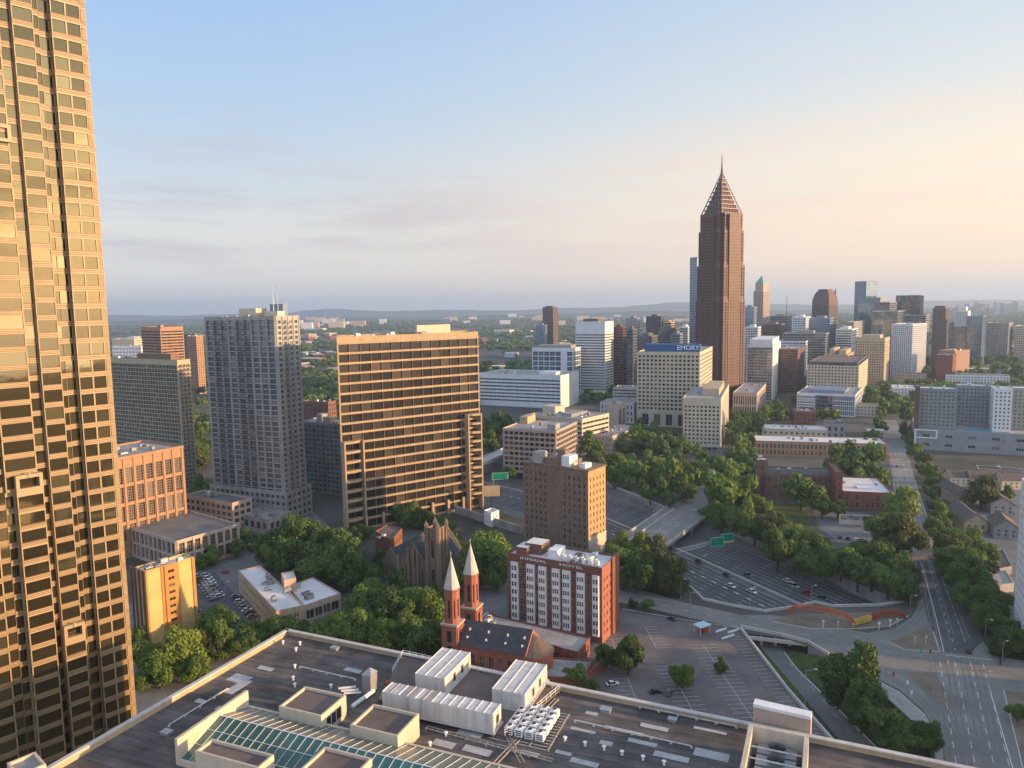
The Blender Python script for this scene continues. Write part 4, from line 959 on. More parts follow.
# apartment tower with balconies
front = sp(6.2, 3.35, .86, .82, rec=.8, mt=2.2, mb=4, mull=(4, 2), balc=(1, 2, 4, 5), bd=1.0, rail='metd', pil=(1, .7, .55)); side_ = sp(5, 3.35, .5, .6, rec=.4, mt=2.2, mb=4, mull=(2, 1), balc=(1,), bd=1.2, rail='grey', pil=(1, .8, .5))
b = B('apartment_tower', 'tall grey apartment tower with balconies and roof aerials left of the slab tower', (204, 275, 299, 316, 462), front, 'conc2', 'res', 'grey', 'roofg', 'apartment tower', specs={0: side_}, units=5, pent=[(.35, .8, .38, .62, 5, 'cream'), (.4, .7, .1, .28, 3, 'cream')], th=24)
b.box('screen', sub(b.P, .7, .9, .12, .3), b.z, b.z + 7.5, 'blueg')
for u, v in ((.55, .2), (.62, .16), (.7, .24)):
    q = sub(b.P, u, u, v, v)[0]; mb = MB(); mb.tube((q.x, q.y, b.z), (q.x, q.y, b.z + 20 - 9 * (u - .55) / .15), .18, .06, 5); mb.build('aerial', [M['white2']], b.root)
P = b.P; b.vol([p + (p - (P[0] + P[2]) / 2) * .10 for p in P], 0, 20, sp(4.2, 4.2, .6, .5, rec=.5, mull=(2, 1)), 'conc', 'dark', 'grey', 'roofg', name='base_wall', units=3); b.done()
B('apartment_block', 'grey mid rise block seen between the balcony tower and the slab tower', (298, 352, 372, 425, 520), sp(4, 3.3, .62, .62, rec=.6, mull=(2, 1), balc=(1, 3, 5), rail='grey', pil=(1, .5, .4)), 'conc', 'res', 'grey', 'roofg', pent=[(.3, .5, .5, .65, 3, 'tan'), (.5, .8, .75, .85, 4, 'conc')]).done()
b = B('glass_tower', 'green glass apartment tower with rounded ledges rising behind the orange block', (96, 177, 190, 360, 548), sp(3.4, 3.1, .94, .82, rec=.25, mull=(2, 2), mt=4, ledge=(.3, .5, 1)), 'beige', 'green', 'grey', 'roofb', 'apartment tower', pent=[(.2, .8, .1, .5, 4, 'brickb')], specs={0: sp(3.4, 3.1, .75, .6, rec=.5, mull=(2, 1), balc=(0, 1, 2, 3), rail='grey', mt=3)}, th=30)
b.done()
b = B('orange_block', 'orange brick office block with tall gridded windows behind the bronze skyscraper', (96, 100, 182.5, 461, 387), sp(6.2, 10.2, .66, .82, rec=.7, mt=5.5, mb=9, mull=(4, 6), pil=(1, 1.2, .5)), 'bricko', 'dark', 'pink', 'roofg', 'office block', th=32, La=40, units=8)
P = b.P; e = (P[1] - P[0]).normalized(); n = Vector((e.y, -e.x)); mb = MB(); mb.obox(P[0] + n * .02, e, n, (P[1] - P[0]).length, 1.1, b.z - 1.2, b.z + .25); mb.build('cornice', [M['bricko']], b.root); b.done()
b = B('parking_deck', 'low parking deck with tan arcade frames and pale roof floor at the street corner', (122, 176, 239, 541, 372), sp(4.4, 6.4, .72, .82, rec=.8, mt=1.2, mb=1, mull=(3, 3), pil=(2, .9, .4)), 'pink', 'dark', 'tan', 'asphl', 'parking deck', th=36, units=0)
b.done()
b = B('apartment_block', 'narrow yellow brick apartment block with brown window column among green trees', (135, 144.5, 194, 571, 281), None, 'yellow', 'dark', 'ochre', 'roofw', 'apartment block', th=38, units=6)
P = b.P; e = (P[1] - P[0]).normalized(); n = Vector((e.y, -e.x)); L_ = (P[1] - P[0]).length
for t0, t1, dp, m, s in ((.30, .36, .5, 'ochre', None), (.36, .62, .9, 'ochre', sp(5.2, 2.9, .5, .38, rec=.2, mt=1.2, mb=1, mx=.2, mull=(2, 1))), (.62, .66, .5, 'ochre', None), (.0, .30, .25, 'yellow', None), (.94, 1.0, .4, 'ochre', None), (0, .035, .45, 'ochre', None)):
    Q = [P[0] + e * L_ * t0 + n * dp, P[0] + e * L_ * t1 + n * dp, P[0] + e * L_ * t1 + n * .02, P[0] + e * L_ * t0 + n * .02]
    b.vol(Q, 0, b.z - .05 - dp * .1, None, m, 'dark', 'ochre', m, .02, specs={0: s} if s else None, name='facade_panel')
f2 = (P[3] - P[0]).normalized()
for k in range(4):
    mb = MB(); mb.obox(P[0] + f2 * (1 + k * 3.2) - e * .62, e, f2, .6, .7, 0, b.z - .3); mb.build('brick_fin', [M['brickd']], b.root)
b.done()
# white roofed low pair
def lowp(px, z1, label, wm, rm, spec, units=3, specs=None, par=.6, cat='building', name='low_building', fm='white'):
    P = P2(px, z1)
    if sum(P[i].x * P[(i + 1) % len(P)].y - P[(i + 1) % len(P)].x * P[i].y for i in range(len(P))) < 0: P = P[::-1]
    b = Bld(name, label, cat); b.vol(P, 0, z1, spec, wm, 'dark', fm, rm, par, specs, units); return b
lowp([(238, 570), (260.5, 565.5), (304, 605), (276, 611)], 11, 'long low tan building with white roof beside the row of parked cars', 'tan', 'roofw', sp(4, 4, .35, .4, rec=.3, mt=1.5), 7).done()
lowp([(288, 586.5), (313, 577), (340.5, 593), (304, 605.5)], 9, 'square low building with white roof and dark glazed front among the trees', 'pink', 'roofw', sp(4.5, 5, .86, .6, rec=.5, mt=1.5), 5).done()
lowp([(281, 573), (293, 570.5), (296, 577.5), (284, 580)], 15, 'small brick stair house between the two low white roofed buildings', 'pink', 'roofw', None, 0).done()
# brown brick hotel block
hs = sp(3.1, 3.75, .34, .52, rec=.25, mt=3.2, mb=3.5, mull=(1, 2), skip=(5, 6, 7))
b = B('hotel_block', 'tall brown brick block with blank centre panel and one golden sunlit end', (523, 588, 605.5, 471.5, 385), hs, 'brickb', 'dark', 'cream', 'roofg', 'building', th=37.7, specs={0: sp(3.4, 3.75, .32, .52, rec=.25, mt=3.2, mb=9, mull=(1, 2))}, units=5, em={0: 'gold'})  # end wall coloured golden so the sun's glow sits in its brick
P = b.P; e = (P[1] - P[0]).normalized(); f = (P[3] - P[0]).normalized(); c_ = (P[0] + P[2]) / 2
mb = MB(); mb.prism([p + (p - c_).normalized() * .9 for p in P], b.z + .02, b.z + .5); mb.build('cornice', [M['brickb']], b.root)
mb = MB(); n = Vector((e.y, -e.x)); mb.obox(P[0] + n * .01, e, n, (P[1] - P[0]).length, .3, 0, 10.5); mb.build('stone_base', [M['cream']], b.root)
b.box('penthouse', sub(P, .2, .8, .3, .72), b.z - .5, b.z + 3.4, 'brickb')
q = sub(P, .3, .55, .42, .54); b.box('penthouse', q, b.z + 3.41, b.z + 8.5, 'brickb'); b.box('roof_hut', sub(P, .1, .55, .3, .42), b.z + .51, b.z + 6.2, 'white2'); b.box('roof_hut', sub(P, .05, .45, .74, .86), b.z + .51, b.z + 6.5, 'roofg'); b.box('roof_hut', sub(P, .15, .5, .08, .16), b.z + .51, b.z + 3, 'white2')
q = sub(P, .4, .4, .6, .6)[0]; mb = MB(); mb.tube((q.x, q.y, b.z + 3.4), (q.x, q.y, b.z + 6), .12, .1); mb.tube((q.x, q.y, b.z + 6), (q.x, q.y, b.z + 9.5), 1.1, 1.1, 10); mb.build('water_tank', [M['roofg']], b.root)
for q_ in ((.3, .9), (.6, .3), (.5, .5)):
    q = sub(P, q_[0], q_[0], q_[1], q_[1])[0]; mb = MB(); mb.tube((q.x, q.y, b.z), (q.x, q.y, b.z + 11), .12, .05, 5); mb.build('aerial', [M['metd']], b.root)
b.done()
# Imperial Hotel: red brick with white bays
b = B('hotel', 'red brick hotel with white bay window columns and white name on its parapet', (507, 602, 617.6, 568, 283), sp(2.9, 3.45, .42, .5, rec=.2, mt=4, mb=2, mull=(1, 2), skip=tuple(c for c in range(40))), 'brickd', 'dark', 'white2', 'roofw', 'hotel', th=28.5, specs={0: sp(3.2, 3.45, .3, .45, rec=.25, mt=4, mb=2, mull=(1, 2))}, units=10, em={0: 'brickc'})
P = b.P; f = (P[3] - P[0]); L_ = f.length; f /= L_; e = (P[1] - P[0]).normalized(); W_ = (P[1] - P[0]).length
def imp(t): return P[0] + f * (L_ * (1 - t))       # t = 0 at the left end of the long front
for t0, t1 in ((.045, .125), (.215, .305), (.345, .43), (.49, .575), (.60, .685), (.745, .83), (.905, .975)):
    q0, q1 = imp(t0), imp(t1); m_ = (q0 + q1) / 2
    Q = [q0 - e * .02, q0 + (q1 - q0) * .07 - e * .95, q1 + (q0 - q1) * .07 - e * .95, q1 - e * .02]
    b.vol(Q, 3.0, b.z - 3.4, sp(1.15, 3.3, .68, .56, rec=.12, mt=.8, mb=.4, mx=.1, mull=(1, 2)), 'white2', 'dark', 'white', 'white2', .05, name='bay_window')
for t in (.155, .185, .325, .46, .588, .71, .865):
    q = imp(t); me = pane_mesh(.9, 1.5, 'dark', 'white2', (1, 2)); d_ = -f
    for k in range(8): b.items.append(('window', me, (q.x - e.x * .03, q.y - e.y * .03, 5 + k * 3.3), atan2(d_.y, d_.x), -e))
mb = MB(); mb.obox(P[0] - e * .25, e, f, .24, L_, b.z - 2.9, b.z - 2.5); mb.obox(P[0] - e * .35, e, f, .34, L_, b.z - .3, b.z + .02); mb.build('cornice', [M['brickr']], b.root)
mb = MB(); mb.obox(P[0] + e * W_ * .55 - f * .8, e, f, W_ * .44, .79, 0, b.z + 1.2); mb.build('end_pier', [M['brickr']], b.root)
def text(body, size, loc, rot, parent, m, name='lettering', depth=.08, align='CENTER'):
    cu = bpy.data.curves.new(name, 'FONT'); cu.body = body; cu.size = size; cu.extrude = depth; cu.align_x = align; cu.align_y = 'CENTER'
    o_ = bpy.data.objects.new(name, cu); link(o_); dg = bpy.context.evaluated_depsgraph_get(); me = bpy.data.meshes.new_from_object(o_.evaluated_get(dg)); bpy.data.objects.remove(o_)
    me.materials.clear(); me.materials.append(m)
    o_ = bpy.data.objects.new(name, me); link(o_); o_.parent = parent; o_.location = Vector(loc) - parent.location; o_.rotation_euler = rot; return o_
az = atan2(-f.y, -f.x)
for w_, t, in (('IMPERIAL', .29), ('HOTEL', .69)):
    q = imp(t) - e * .2; o_ = text(w_, 1.6, (q.x, q.y, b.z - 1.35), (pi / 2, 0, az), b.root, M['white2'], depth=.1); o_.scale = (1.9 if w_ == 'IMPERIAL' else 2.1, 1, 1)
b.box('stair_house', sub(P, .3, .75, .68, .86), b.z - 1, b.z + 3.6, 'brickd', 'roofw'); b.box('stair_house', sub(P, .1, .5, .8, .92), b.z - 1, b.z + 2.6, 'brickd', 'roofw'); b.box('stair_house', sub(P, .25, .7, .5, .6), b.z - 1, b.z + 2.4, 'white2')
um = unit_mesh(1.3, 1.3, 2.2, 'white2')
for k in range(12):
    q = sub(P, .2 + .1 * (k % 2), 0, .08 + .034 * k, .1)[0]; b.items.append(('rooftop_unit', um, (q.x, q.y, b.z - 1), az, Vector((0, -1))))
b.done()

# gothic church
th_ = 28; bb, aa = axes(th_); C = AT(437.5, 530, 338).to_2d(); w = 7.2
g = Bld('gothic_church', 'brown stone gothic church with pinnacled square tower and dark slate roofs', 'church', loc=(C.x, C.y, 0))
Tq = [C, C + bb * w, C + bb * w + aa * 6.2, C + aa * 6.2]
g.vol(Tq, 0, 31.5, sp(3.1, 14, .38, .62, rec=.6, mt=3, mb=0, mull=(2, 3), pil=(1, .9, .7)), 'stone', 'dark', 'stone', 'slate', 1.2, name='tower_wall')
for p in Tq:
    mb = MB(); c_ = (Tq[0] + Tq[2]) / 2; q = p + (p - c_).normalized() * .2; s_ = .8
    mb.prism([q + Vector(o_) * s_ for o_ in ((-1, -1), (1, -1), (1, 1), (-1, 1))], 0, 32.5); mb.pyramid([q + Vector(o_) * s_ * 1.1 for o_ in ((-1, -1), (1, -1), (1, 1), (-1, 1))], 32.5, (q.x, q.y, 35.2)); mb.build('pinnacle', [M['stone']], g.root)
def gable(g, o_, e1, e2, l1, l2, ze, zr_, wm, rm, spec, mull=None, turrets=False, name='nave_wall'):
    # walls l1 along e1, l2 along e2; ridge runs along e1
    Q = [o_, o_ + e1 * l1, o_ + e1 * l1 + e2 * l2, o_ + e2 * l2]
    ar = e1.x * e2.y - e1.y * e2.x
    QQ = Q if ar > 0 else Q[::-1]
    g.vol(QQ, 0, ze, spec, wm, 'dark', 'cream', rm, .05, name=name)
    m1 = o_ + e2 * l2 / 2; m2 = m1 + e1 * l1; ov = .5
    A = o_ - e2 * ov; B_ = o_ + e1 * l1 - e2 * ov; C_ = o_ + e1 * l1 + e2 * (l2 + ov); D_ = o_ + e2 * (l2 + ov)
    mb = MB(); mb.poly([(*A, ze + .03), (*B_, ze + .03), (*m2, zr_), (*m1, zr_)]); mb.poly([(*C_, ze + .03), (*D_, ze + .03), (*m1, zr_), (*m2, zr_)])
    mb.poly([(*(D_), ze + .03), (*A, ze + .03), (*m1, zr_)], 1); mb.poly([(*B_, ze + .03), (*C_, ze + .03), (*m2, zr_)], 1)
    mb.build('pitched_roof', [M[rm], M[wm]], g.root)
    for m_ in (o_ - e1 * .5, o_ + e1 * (l1 - .1)):   # raised gable copings
        for s0, s1 in ((m_ - e2 * ov, m_ + e2 * l2 / 2), (m_ + e2 * (l2 + ov), m_ + e2 * l2 / 2)):
            mb = MB(); mb.poly([(*s0, ze + .5), (*s1, zr_ + .6), (*(s1 + e1 * .6), zr_ + .6), (*(s0 + e1 * .6), ze + .5)]); mb.poly([(*s0, ze - .3), (*s1, zr_ - .2), (*s1, zr_ + .6), (*s0, ze + .5)]); mb.poly([(*(s0 + e1 * .6), ze - .3), (*(s1 + e1 * .6), zr_ - .2), (*(s1 + e1 * .6), zr_ + .6), (*(s0 + e1 * .6), ze + .5)]); mb.build('gable_coping', [M['stone']], g.root)
gs = sp(3.2, 9, .5, .7, rec=.4, mt=1.5, mb=1.5, mull=(2, 3), pil=(1, .8, .7))
gable(g, C + aa * 7.5 + bb * 2, bb, aa, 30, 17, 11, 22, 'stone', 'slate', gs)
gable(g, C + aa * 26.5 + bb * 5, bb, aa, 27, 10, 9, 16, 'stone', 'slate', gs)
gable(g, C + bb * 8.5 + aa * 1.5, bb, -aa, 20, 12, 12, 18, 'stone', 'slate', gs)
for k in (7.5, 15.5, 24.5, 13, 18.5):
    q = C + aa * k + bb * 1.3; mb = MB(); s_ = .65; hh = 14 if k in (7.5, 24.5) else 18
    Q = [q + Vector(o_) * s_ for o_ in ((-1, -1), (1, -1), (1, 1), (-1, 1))]; mb.prism(Q, 0, hh); mb.pyramid([q + (p - q) * 1.15 for p in Q], hh, (q.x, q.y, hh + 2)); mb.build('turret', [M['stone']], g.root)
g.done()
lowp([(375, 531), (388, 524), (402, 528), (391, 540)], 13, 'red brick hall with brown flat roof behind the gothic church slates', 'brickr', 'roofb', sp(4, 4.5, .4, .5, rec=.3), 2).done()
lowp([(484, 510), (492, 507.5), (499, 510), (491, 513)], 9, 'small white block standing alone on the freeway edge behind the round tree', 'white2', 'roofw', sp(3, 3.4, .3, .35, rec=.2), 0).done()
bl = Bld('billboard', 'tan rear side of a billboard on posts above the freeway', 'billboard', loc=(*AT(484, 500, 480).to_2d(), 0)); q = AT(483, 495, 470); mb = MB(); mb.obox(q.to_2d(), (1, 0), (0, 1), 11, .5, q.z - 1, q.z + 6); mb.build('panel', [M['tan']], bl.root)
mb = MB(); mb.obox(q.to_2d() + Vector((5, .5)), (1, 0), (0, 1), .8, .8, 0, q.z + 2); mb.build('post', [M['metd']], bl.root)

# middle distance
fl_ = dict(flat=False)
B('parking_deck', 'tan concrete parking structure with open grid front, nearest in the group by the park', (502.5, 556, 577, 431, 578), sp(4.6, 4.1, .86, .66, rec=1.6, mt=1.6, mb=1, mull=(1, 1), pil=(1, .6, .3)), 'pink', 'dark', 'conc', 'roofg', 'parking deck', pent=[(.6, .95, .8, .95, 5, 'tan'), (.1, .3, .05, .2, 4, 'conc')], th=24).done()
B('transit_block', 'long pale flat roofed block with banded sunlit end behind the tan parking structure', (530, 582, 609, 419, 655), sp(6, 4.4, .97, .45, rec=.8, mt=2.5, mull=(3, 1)), 'cream', 'brown', 'conc', 'roofg', 'building', pent=[(.35, .7, .7, .95, 6, 'cream'), (.2, .8, .3, .5, 2, 'conc')], th=40, units=9).done()
B('office_block', 'pinkish tower block with one tall glazed slot at the end of the pale flat roof', (606, 618, 626, 404, 760), None, 'pink', 'dark', 'conc', 'roofg', specs={0: sp(12, 18, .5, .8, rec=.5, mt=4, mb=2, mull=(3, 5))}, units=1).done()
B('low_building', 'low pinkish flat roofed building between the park trees and the pale block', (588, 612, 641, 436, 660), sp(3.4, 4.5, .3, .45, rec=.3, mull=(1, 2)), 'pink', 'dark', 'conc', 'roofg', units=5, th=34).done()
b = B('institution_block', 'long white low office block with ribbon windows and a blank sunlit end', (479, 560.5, 578.5, 375.5, 960), sp(6.5, 4.6, .97, .46, rec=.3, mt=5, mb=6, mull=(4, 1)), 'white', 'blue', 'white', 'roofg', specs={0: None}, units=10, th=26, pent=[(.2, .6, .1, .3, 3, 'white')]); b.done()
B('office_block', 'white framed block with two dark glazed panels above the long white block', (532, 573, 580.5, 348, 1080), sp(8.5, 7.2, .9, .84, rec=.4, mt=5, mull=(2, 2), skip=(5,)), 'white', 'blue', 'white', 'roofg', th=24, pent=[(.1, .9, .1, .9, 3.5, 'conc')]).done()
b = B('office_tower', 'slim white tower with fine horizontal window bands and a blank top', (575.5, 605, 613.5, 321.5, 1110), sp(6, 4.1, .97, .45, rec=.25, mt=18, mb=5, mull=(4, 1)), 'white', 'brown', 'white', 'roofg', 'office tower', th=26, units=2, pent=[(.2, .8, .3, .8, 4, 'roofb')]); b.done()
B('dark_tower', 'lone brown tower standing far off against the wooded horizon', (542.5, 553, 558, 307, 1950), sp(4, 4, .6, .6, rec=.3, flat=True), 'umber', 'brown', th=28, units=0, pent=[(.2, .8, .2, .8, 3, 'gran')]).done()
# Emory block with sign
b = B('hospital_tower', 'cream gridded tower with a blue name sign along its roof', (637, 700, 712.5, 352, 790), sp(4.3, 4.35, .62, .58, rec=.7, mt=3, mb=18, mull=(1, 1), pil=(1, .7, .35)), 'cream', 'dark', 'conc', 'roofg', 'office tower', th=22, units=3, specs={0: sp(4.3, 4.35, .6, .58, rec=.7, mt=3, mb=18, mull=(1, 1))})
P = b.P; f = (P[3] - P[0]); L_ = f.length; f /= L_; e = (P[1] - P[0]).normalized()
mb = MB(); mb.obox(P[0] + f * L_ * .01 + e * 2, e, f, 12, L_ * .87, b.z - .5, b.z + 8); mb.build('sign_band', [M['signb']], b.root)
q = P[0] + f * L_ * .19 + e * 1.85; o_ = text('EMORY', 7.2, (q.x, q.y, b.z + 4.2), (pi / 2, 0, atan2(-f.y, -f.x)), b.root, M['signw'], depth=.1); o_.scale = (1.0, 1, 1)
mb = MB()
for t in (.05, .24, .43, .62, .81): mb = MB(); mb.obox(P[0] + f * L_ * t - e * .35, e, f, .34, L_ * .1, 2, 14); mb.build('entrance_bay', [GL['dark']], b.root)
b.done()
B('office_block', 'square beige block with a regular grid of dark windows beside the wide park', (683, 721, 729, 398.5, 682), sp(3.6, 3.9, .55, .5, rec=.5, mt=6.5, mb=2, mull=(1, 1)), 'cream', 'dark', 'conc', 'roofg', 'office block', th=19.5, units=3, pent=[(.2, .8, .1, .55, 6, 'beige')]).done()
B('low_building', 'low pinkish building with tall narrow fins at the foot of the pointed tower', (733, 757, 766, 393, 860), sp(2.6, 14, .5, .75, rec=.4, mt=3, mull=(1, 1)), 'pink', 'dark', 'conc', 'roofg', th=24).done()
B('low_building', 'grey stepped block directly beneath the pointed tower', (711, 742, 756, 386, 985), sp(4, 4, .5, .4, rec=.3, flat=True), 'granl', 'dark', th=24, pent=[(.1, .5, .2, .6, 5, 'cream')]).done()
# pointed bronze tower with lattice crown
Yb = 945; Cb = AT(727, 212, Yb); zs = Cb.z; bx = Bld('pointed_tower', 'very tall bronze glass skyscraper with open lattice pyramid crown and spire', 'skyscraper', loc=(Cb.x, Cb.y + 25, 0))
th_ = 57; bb, aa = axes(th_)
cx = Vector((Cb.x, Cb.y + 25)); mpp = Yb / F
def sq(c, h, ang, notch=0):
    b_, a_ = axes(ang); o_ = [(-1, -1), (1, -1), (1, 1), (-1, 1)]; out = []
    for i, (s, t) in enumerate(o_):
        p = c + b_ * s * h + a_ * t * h
        if not notch: out.append(p); continue
        pn = [(-1, -1), (1, -1), (1, 1), (-1, 1)][i - 1]; nx_ = [(-1, -1), (1, -1), (1, 1), (-1, 1)][(i + 1) % 4]
        dp = ((c + b_ * pn[0] * h + a_ * pn[1] * h) - p).normalized(); dn = ((c + b_ * nx_[0] * h + a_ * nx_[1] * h) - p).normalized()
        out += [p + dp * notch, p + dp * notch + dn * notch, p + dn * notch]
    return out
th_ = 60
sB = sp(2.2, 3.9, .62, .7, rec=.35, mt=3, mb=4, mx=.3, mull=(1, 1), pil=(2, .5, .45))
hw = 53 / 2 * mpp / (sin(R(th_ - 15)) + cos(R(th_ - 15)))
zA, zB_ = AT(720, 265, Yb).z, AT(720, 230, Yb).z
for h, z0_, z1_, nt_ in ((hw, 0, AT(720, 300, Yb).z, 4.5), (hw * .97, AT(720, 300, Yb).z, zA, 4.8), (hw * .93, zA, zB_, 5.2), (hw * .88, zB_, zs, 5.6)):
    bx.vol(sq(cx, h, th_, nt_), z0_, z1_, sB, 'gran', 'boa', 'gran', 'roofb', .5)
for i in range(4):    # tall central shafts on every face, lighter glass
    b_, a_ = axes(th_ + 90 * i); h = hw
    for z0_, z1_, k in ((0, zs - 2, 1.0),):
        o_ = cx + b_ * (-h * .42) - a_ * (h + .35); Q = [o_, o_ + b_ * h * .84, o_ + b_ * h * .84 + a_ * h * .3, o_ + a_ * h * .3]
        bx.vol(Q, z0_, z1_, sp(3.2, 3.9, .93, .8, rec=.12, mt=2, mb=3, mx=.5, mull=(1, 1), flat=False), 'granl', 'boa', 'granl', 'roofb', .4, name='face_shaft')
apex = AT(718.5, 172, Yb + 25).z; tip = AT(718.5, 154, Yb + 25).z
base = sq(cx, hw * .74, th_); base2 = sq(cx, hw * .80, th_)
for fi in range(4):
    mb = MB(); p, q = base[fi], base[(fi + 1) % 4]
    nl = 9
    for k in range(nl + 1):
        t = k / nl * .94; t2 = min(.94, (k + 1) / nl * .94)
        zz0 = zs + (apex - zs) * t; zz1 = zs + (apex - zs) * t2
        a0_, a1_ = p + (cx - p) * t, q + (cx - q) * t; b0_, b1_ = p + (cx - p) * t2, q + (cx - q) * t2
        mb.tube((*a0_, zz0), (*a1_, zz0), .75, .75, 4, cap=False)
        if k < nl:
            m = max(1, int(7 * (1 - t)))
            for j in range(m + 1):
                u0 = a0_ + (a1_ - a0_) * j / m; u1 = b0_ + (b1_ - b0_) * j / m; mb.tube((*u0, zz0), (*u1, zz1), .6, .6, 4, cap=False)
    mb.tube((*p, zs), (*(p + (cx - p) * .94), zs + (apex - zs) * .94), .8, .6, 5)
    mb.build('crown_lattice', [mat('crown_steel', (.17, .12, .10), .5, .1, .3, metal=.2) if fi == 0 else bpy.data.materials['crown_steel']], bx.root)
mb = MB(); mb.pyramid(sq(cx, hw * .62, th_), zs, (cx.x, cx.y, zs + (apex - zs) * .97)); mb.build('crown_core', [M['gran']], bx.root)
mb = MB(); mb.tube((cx.x, cx.y, zs + (apex - zs) * .9), (cx.x, cx.y, apex + 4), 2.0, 1.3, 8); mb.tube((cx.x, cx.y, apex + 4), (cx.x, cx.y, tip), 1.1, .25, 8); mb.build('spire', [M['granl']], bx.root)
bx.done()
B('glass_tower', 'thin pale blue tower edge showing behind the left side of the pointed tower', (690, 697, 712, 257, 1150), sp(4, 4, .9, .8, rec=.2, flat=True), 'blueg', 'sky', th=60, units=0).done()
# right of the pointed tower
FT = dict(flat=True, rec=.3)
B('office_block', 'dark glass block framed in white with tall white side wall right of the pointed tower', (747, 773, 781, 346, 1000), sp(3, 4, .94, .9, rec=.25, mt=2, mull=(2, 1)), 'white', 'green', 'grey', 'roofg', th=24, pent=[(.1, .9, .05, .95, 8, 'white')], specs={0: None}).done()
B('apartment_block', 'brown balcony block with orange sunlit end beside the white side wall', (780, 798, 805, 349, 1080), sp(6, 3.6, .95, .5, rec=.8, mull=(2, 1)), 'gran', 'brown', th=27, specs={0: None}).done()
B('white_block', 'white flat block with sunlit end above the brown balcony block', (776, 806, 815.5, 341, 1230), sp(5, 5, .8, .4, **FT), 'white', 'dark', th=29, units=8).done()
b = B('hotel', 'cream hotel with dark glazed top storey and two window wings', (807, 859, 868, 366, 960), sp(4, 4.1, .5, .5, rec=.4, mt=1, mull=(1, 1)), 'cream', 'dark', 'conc', 'roofb', 'hotel', th=30)
P = b.P; b.vol(inset(P, 2), b.z - .9, b.z + 4.5, sp(5, 4, .9, .8, **FT), 'greyd', 'dark', rm='roofb', name='top_storey'); b.done()
b = B('office_block', 'low modern block of white fins and blue glass at the avenue', (797, 855.5, 862, 395, 850), sp(2.1, 5.2, .82, .86, rec=.3, mt=2, mb=1, mull=(1, 2)), 'white', 'sky', 'white', 'roofg', th=30, pent=[(.2, .8, .2, .8, 2.5, 'blueg')])
P = b.P; f = (P[3] - P[0]); L_ = f.length; f /= L_; e = (P[1] - P[0]).normalized()
b.vol([P[0] + f * L_ * .37 - e * .9, P[0] + f * L_ * .37 - e * .02, P[0] + f * L_ * .67 - e * .02, P[0] + f * L_ * .67 - e * .9][::1], 0, b.z - 2, sp(3, 4.6, .95, .9, rec=.1, mt=.6, mull=(1, 1)), 'blueg', 'blue', 'blueg', name='glass_bay'); 
for k in range(7): mb = MB(); mb.obox(P[0] + f * L_ * .68 - e * 1.0, e, f, .9, L_ * .3, 3 + k * 3.2, 4.4 + k * 3.2); mb.build('white_band', [M['white']], b.root)
b.done()
B('tan_tower', 'tan slab tower with crown arcade and orange sunlit edge left of the avenue', (855, 885, 890, 338, 1150), sp(3.4, 3.8, .55, .5, rec=.4, mt=5, mull=(1, 1)), 'beige', 'dark', th=34, pent=[(.2, .8, .2, .8, 4, 'beige')]).done()
B('grey_tower', 'grey tower wing attached on the left of the tan slab tower', (846, 854, 866, 322, 1320), sp(3.4, 3.8, .5, .5, **FT), 'conc', 'dark', th=34).done()
B('cream_block', 'stepped yellowish cream block behind the cream hotel', (824, 848, 854, 355, 1080), sp(3.6, 4, .5, .5, **FT), 'tan', 'dark', th=30, pent=[(.1, .9, .1, .4, 6, 'tan'), (.1, .9, .6, .8, 8, 'tan')]).done()
B('glass_tower', 'green grey glass tower with slanted top right of the arched tower', (858, 890, 897, 302, 1550), sp(4, 4, .9, .8, **FT), 'grey', 'green', th=34, pent=[(0, 1, .3, 1, 10, 'greyg')]).done()
B('glass_tower', 'dark green glass block in front of the slanted glass tower', (872, 898, 905, 311, 1380), sp(4, 4, .9, .85, **FT), 'greyg', 'green', th=34).done()
B('glass_tower', 'bright blue glass tower with vertical notch, tallest of the right cluster', (855, 866.5, 877, 281, 1720), sp(4, 4, .95, .92, **FT), 'blueg', 'sky', th=70, units=0).done()
B('glass_tower', 'dark teal glass tower with flat top right of the bright blue one', (896, 921, 924, 295, 1650), sp(4, 4, .95, .9, **FT), 'greyd', 'blue', th=35, units=0).done()
B('office_block', 'dark banded block directly below the teal glass tower', (904, 926, 930, 315, 1480), sp(6, 4, .95, .5, **FT), 'grey', 'dark', th=36).done()
B('apartment_tower', 'white apartment tower with dark window stripes beside the avenue', (892, 913, 927, 324, 1220), sp(3.2, 3.4, .55, .62, rec=.4, mull=(1, 1), pil=(1, .6, .4), mt=3), 'white', 'res', th=48).done()
B('brown_tower', 'plain brown tower standing alone right of the banded block', (933, 946, 949, 308, 1420), sp(3, 3.6, .6, .6, **FT), 'umber', 'brown', th=36, units=0, pent=[(.1, .9, .1, .9, 4, 'gran')]).done()
B('apartment_tower', 'pale tower with small roof crown behind the dark blue tower', (955, 968, 971, 311, 1650), sp(3, 3.6, .6, .6, **FT), 'white', 'res', th=37, pent=[(.2, .8, .2, .8, 9, 'white')]).done()
B('apartment_tower', 'dark blue glass tower with white frame right of the brown tower', (967, 983, 986, 316, 1380), sp(4, 3.6, .85, .8, **FT), 'blueg', 'blue', th=38).done()
B('apartment_tower', 'low dark glass wing left of the dark blue glass tower', (954, 966, 968, 327, 1390), sp(4, 3.6, .85, .8, **FT), 'greyd', 'blue', th=38).done()
B('apartment_tower', 'grey balcony tower with cream edges near the right edge', (987, 1009, 1013, 323, 1450), sp(3.4, 3.4, .7, .6, **FT), 'conc', 'res', th=40).done()
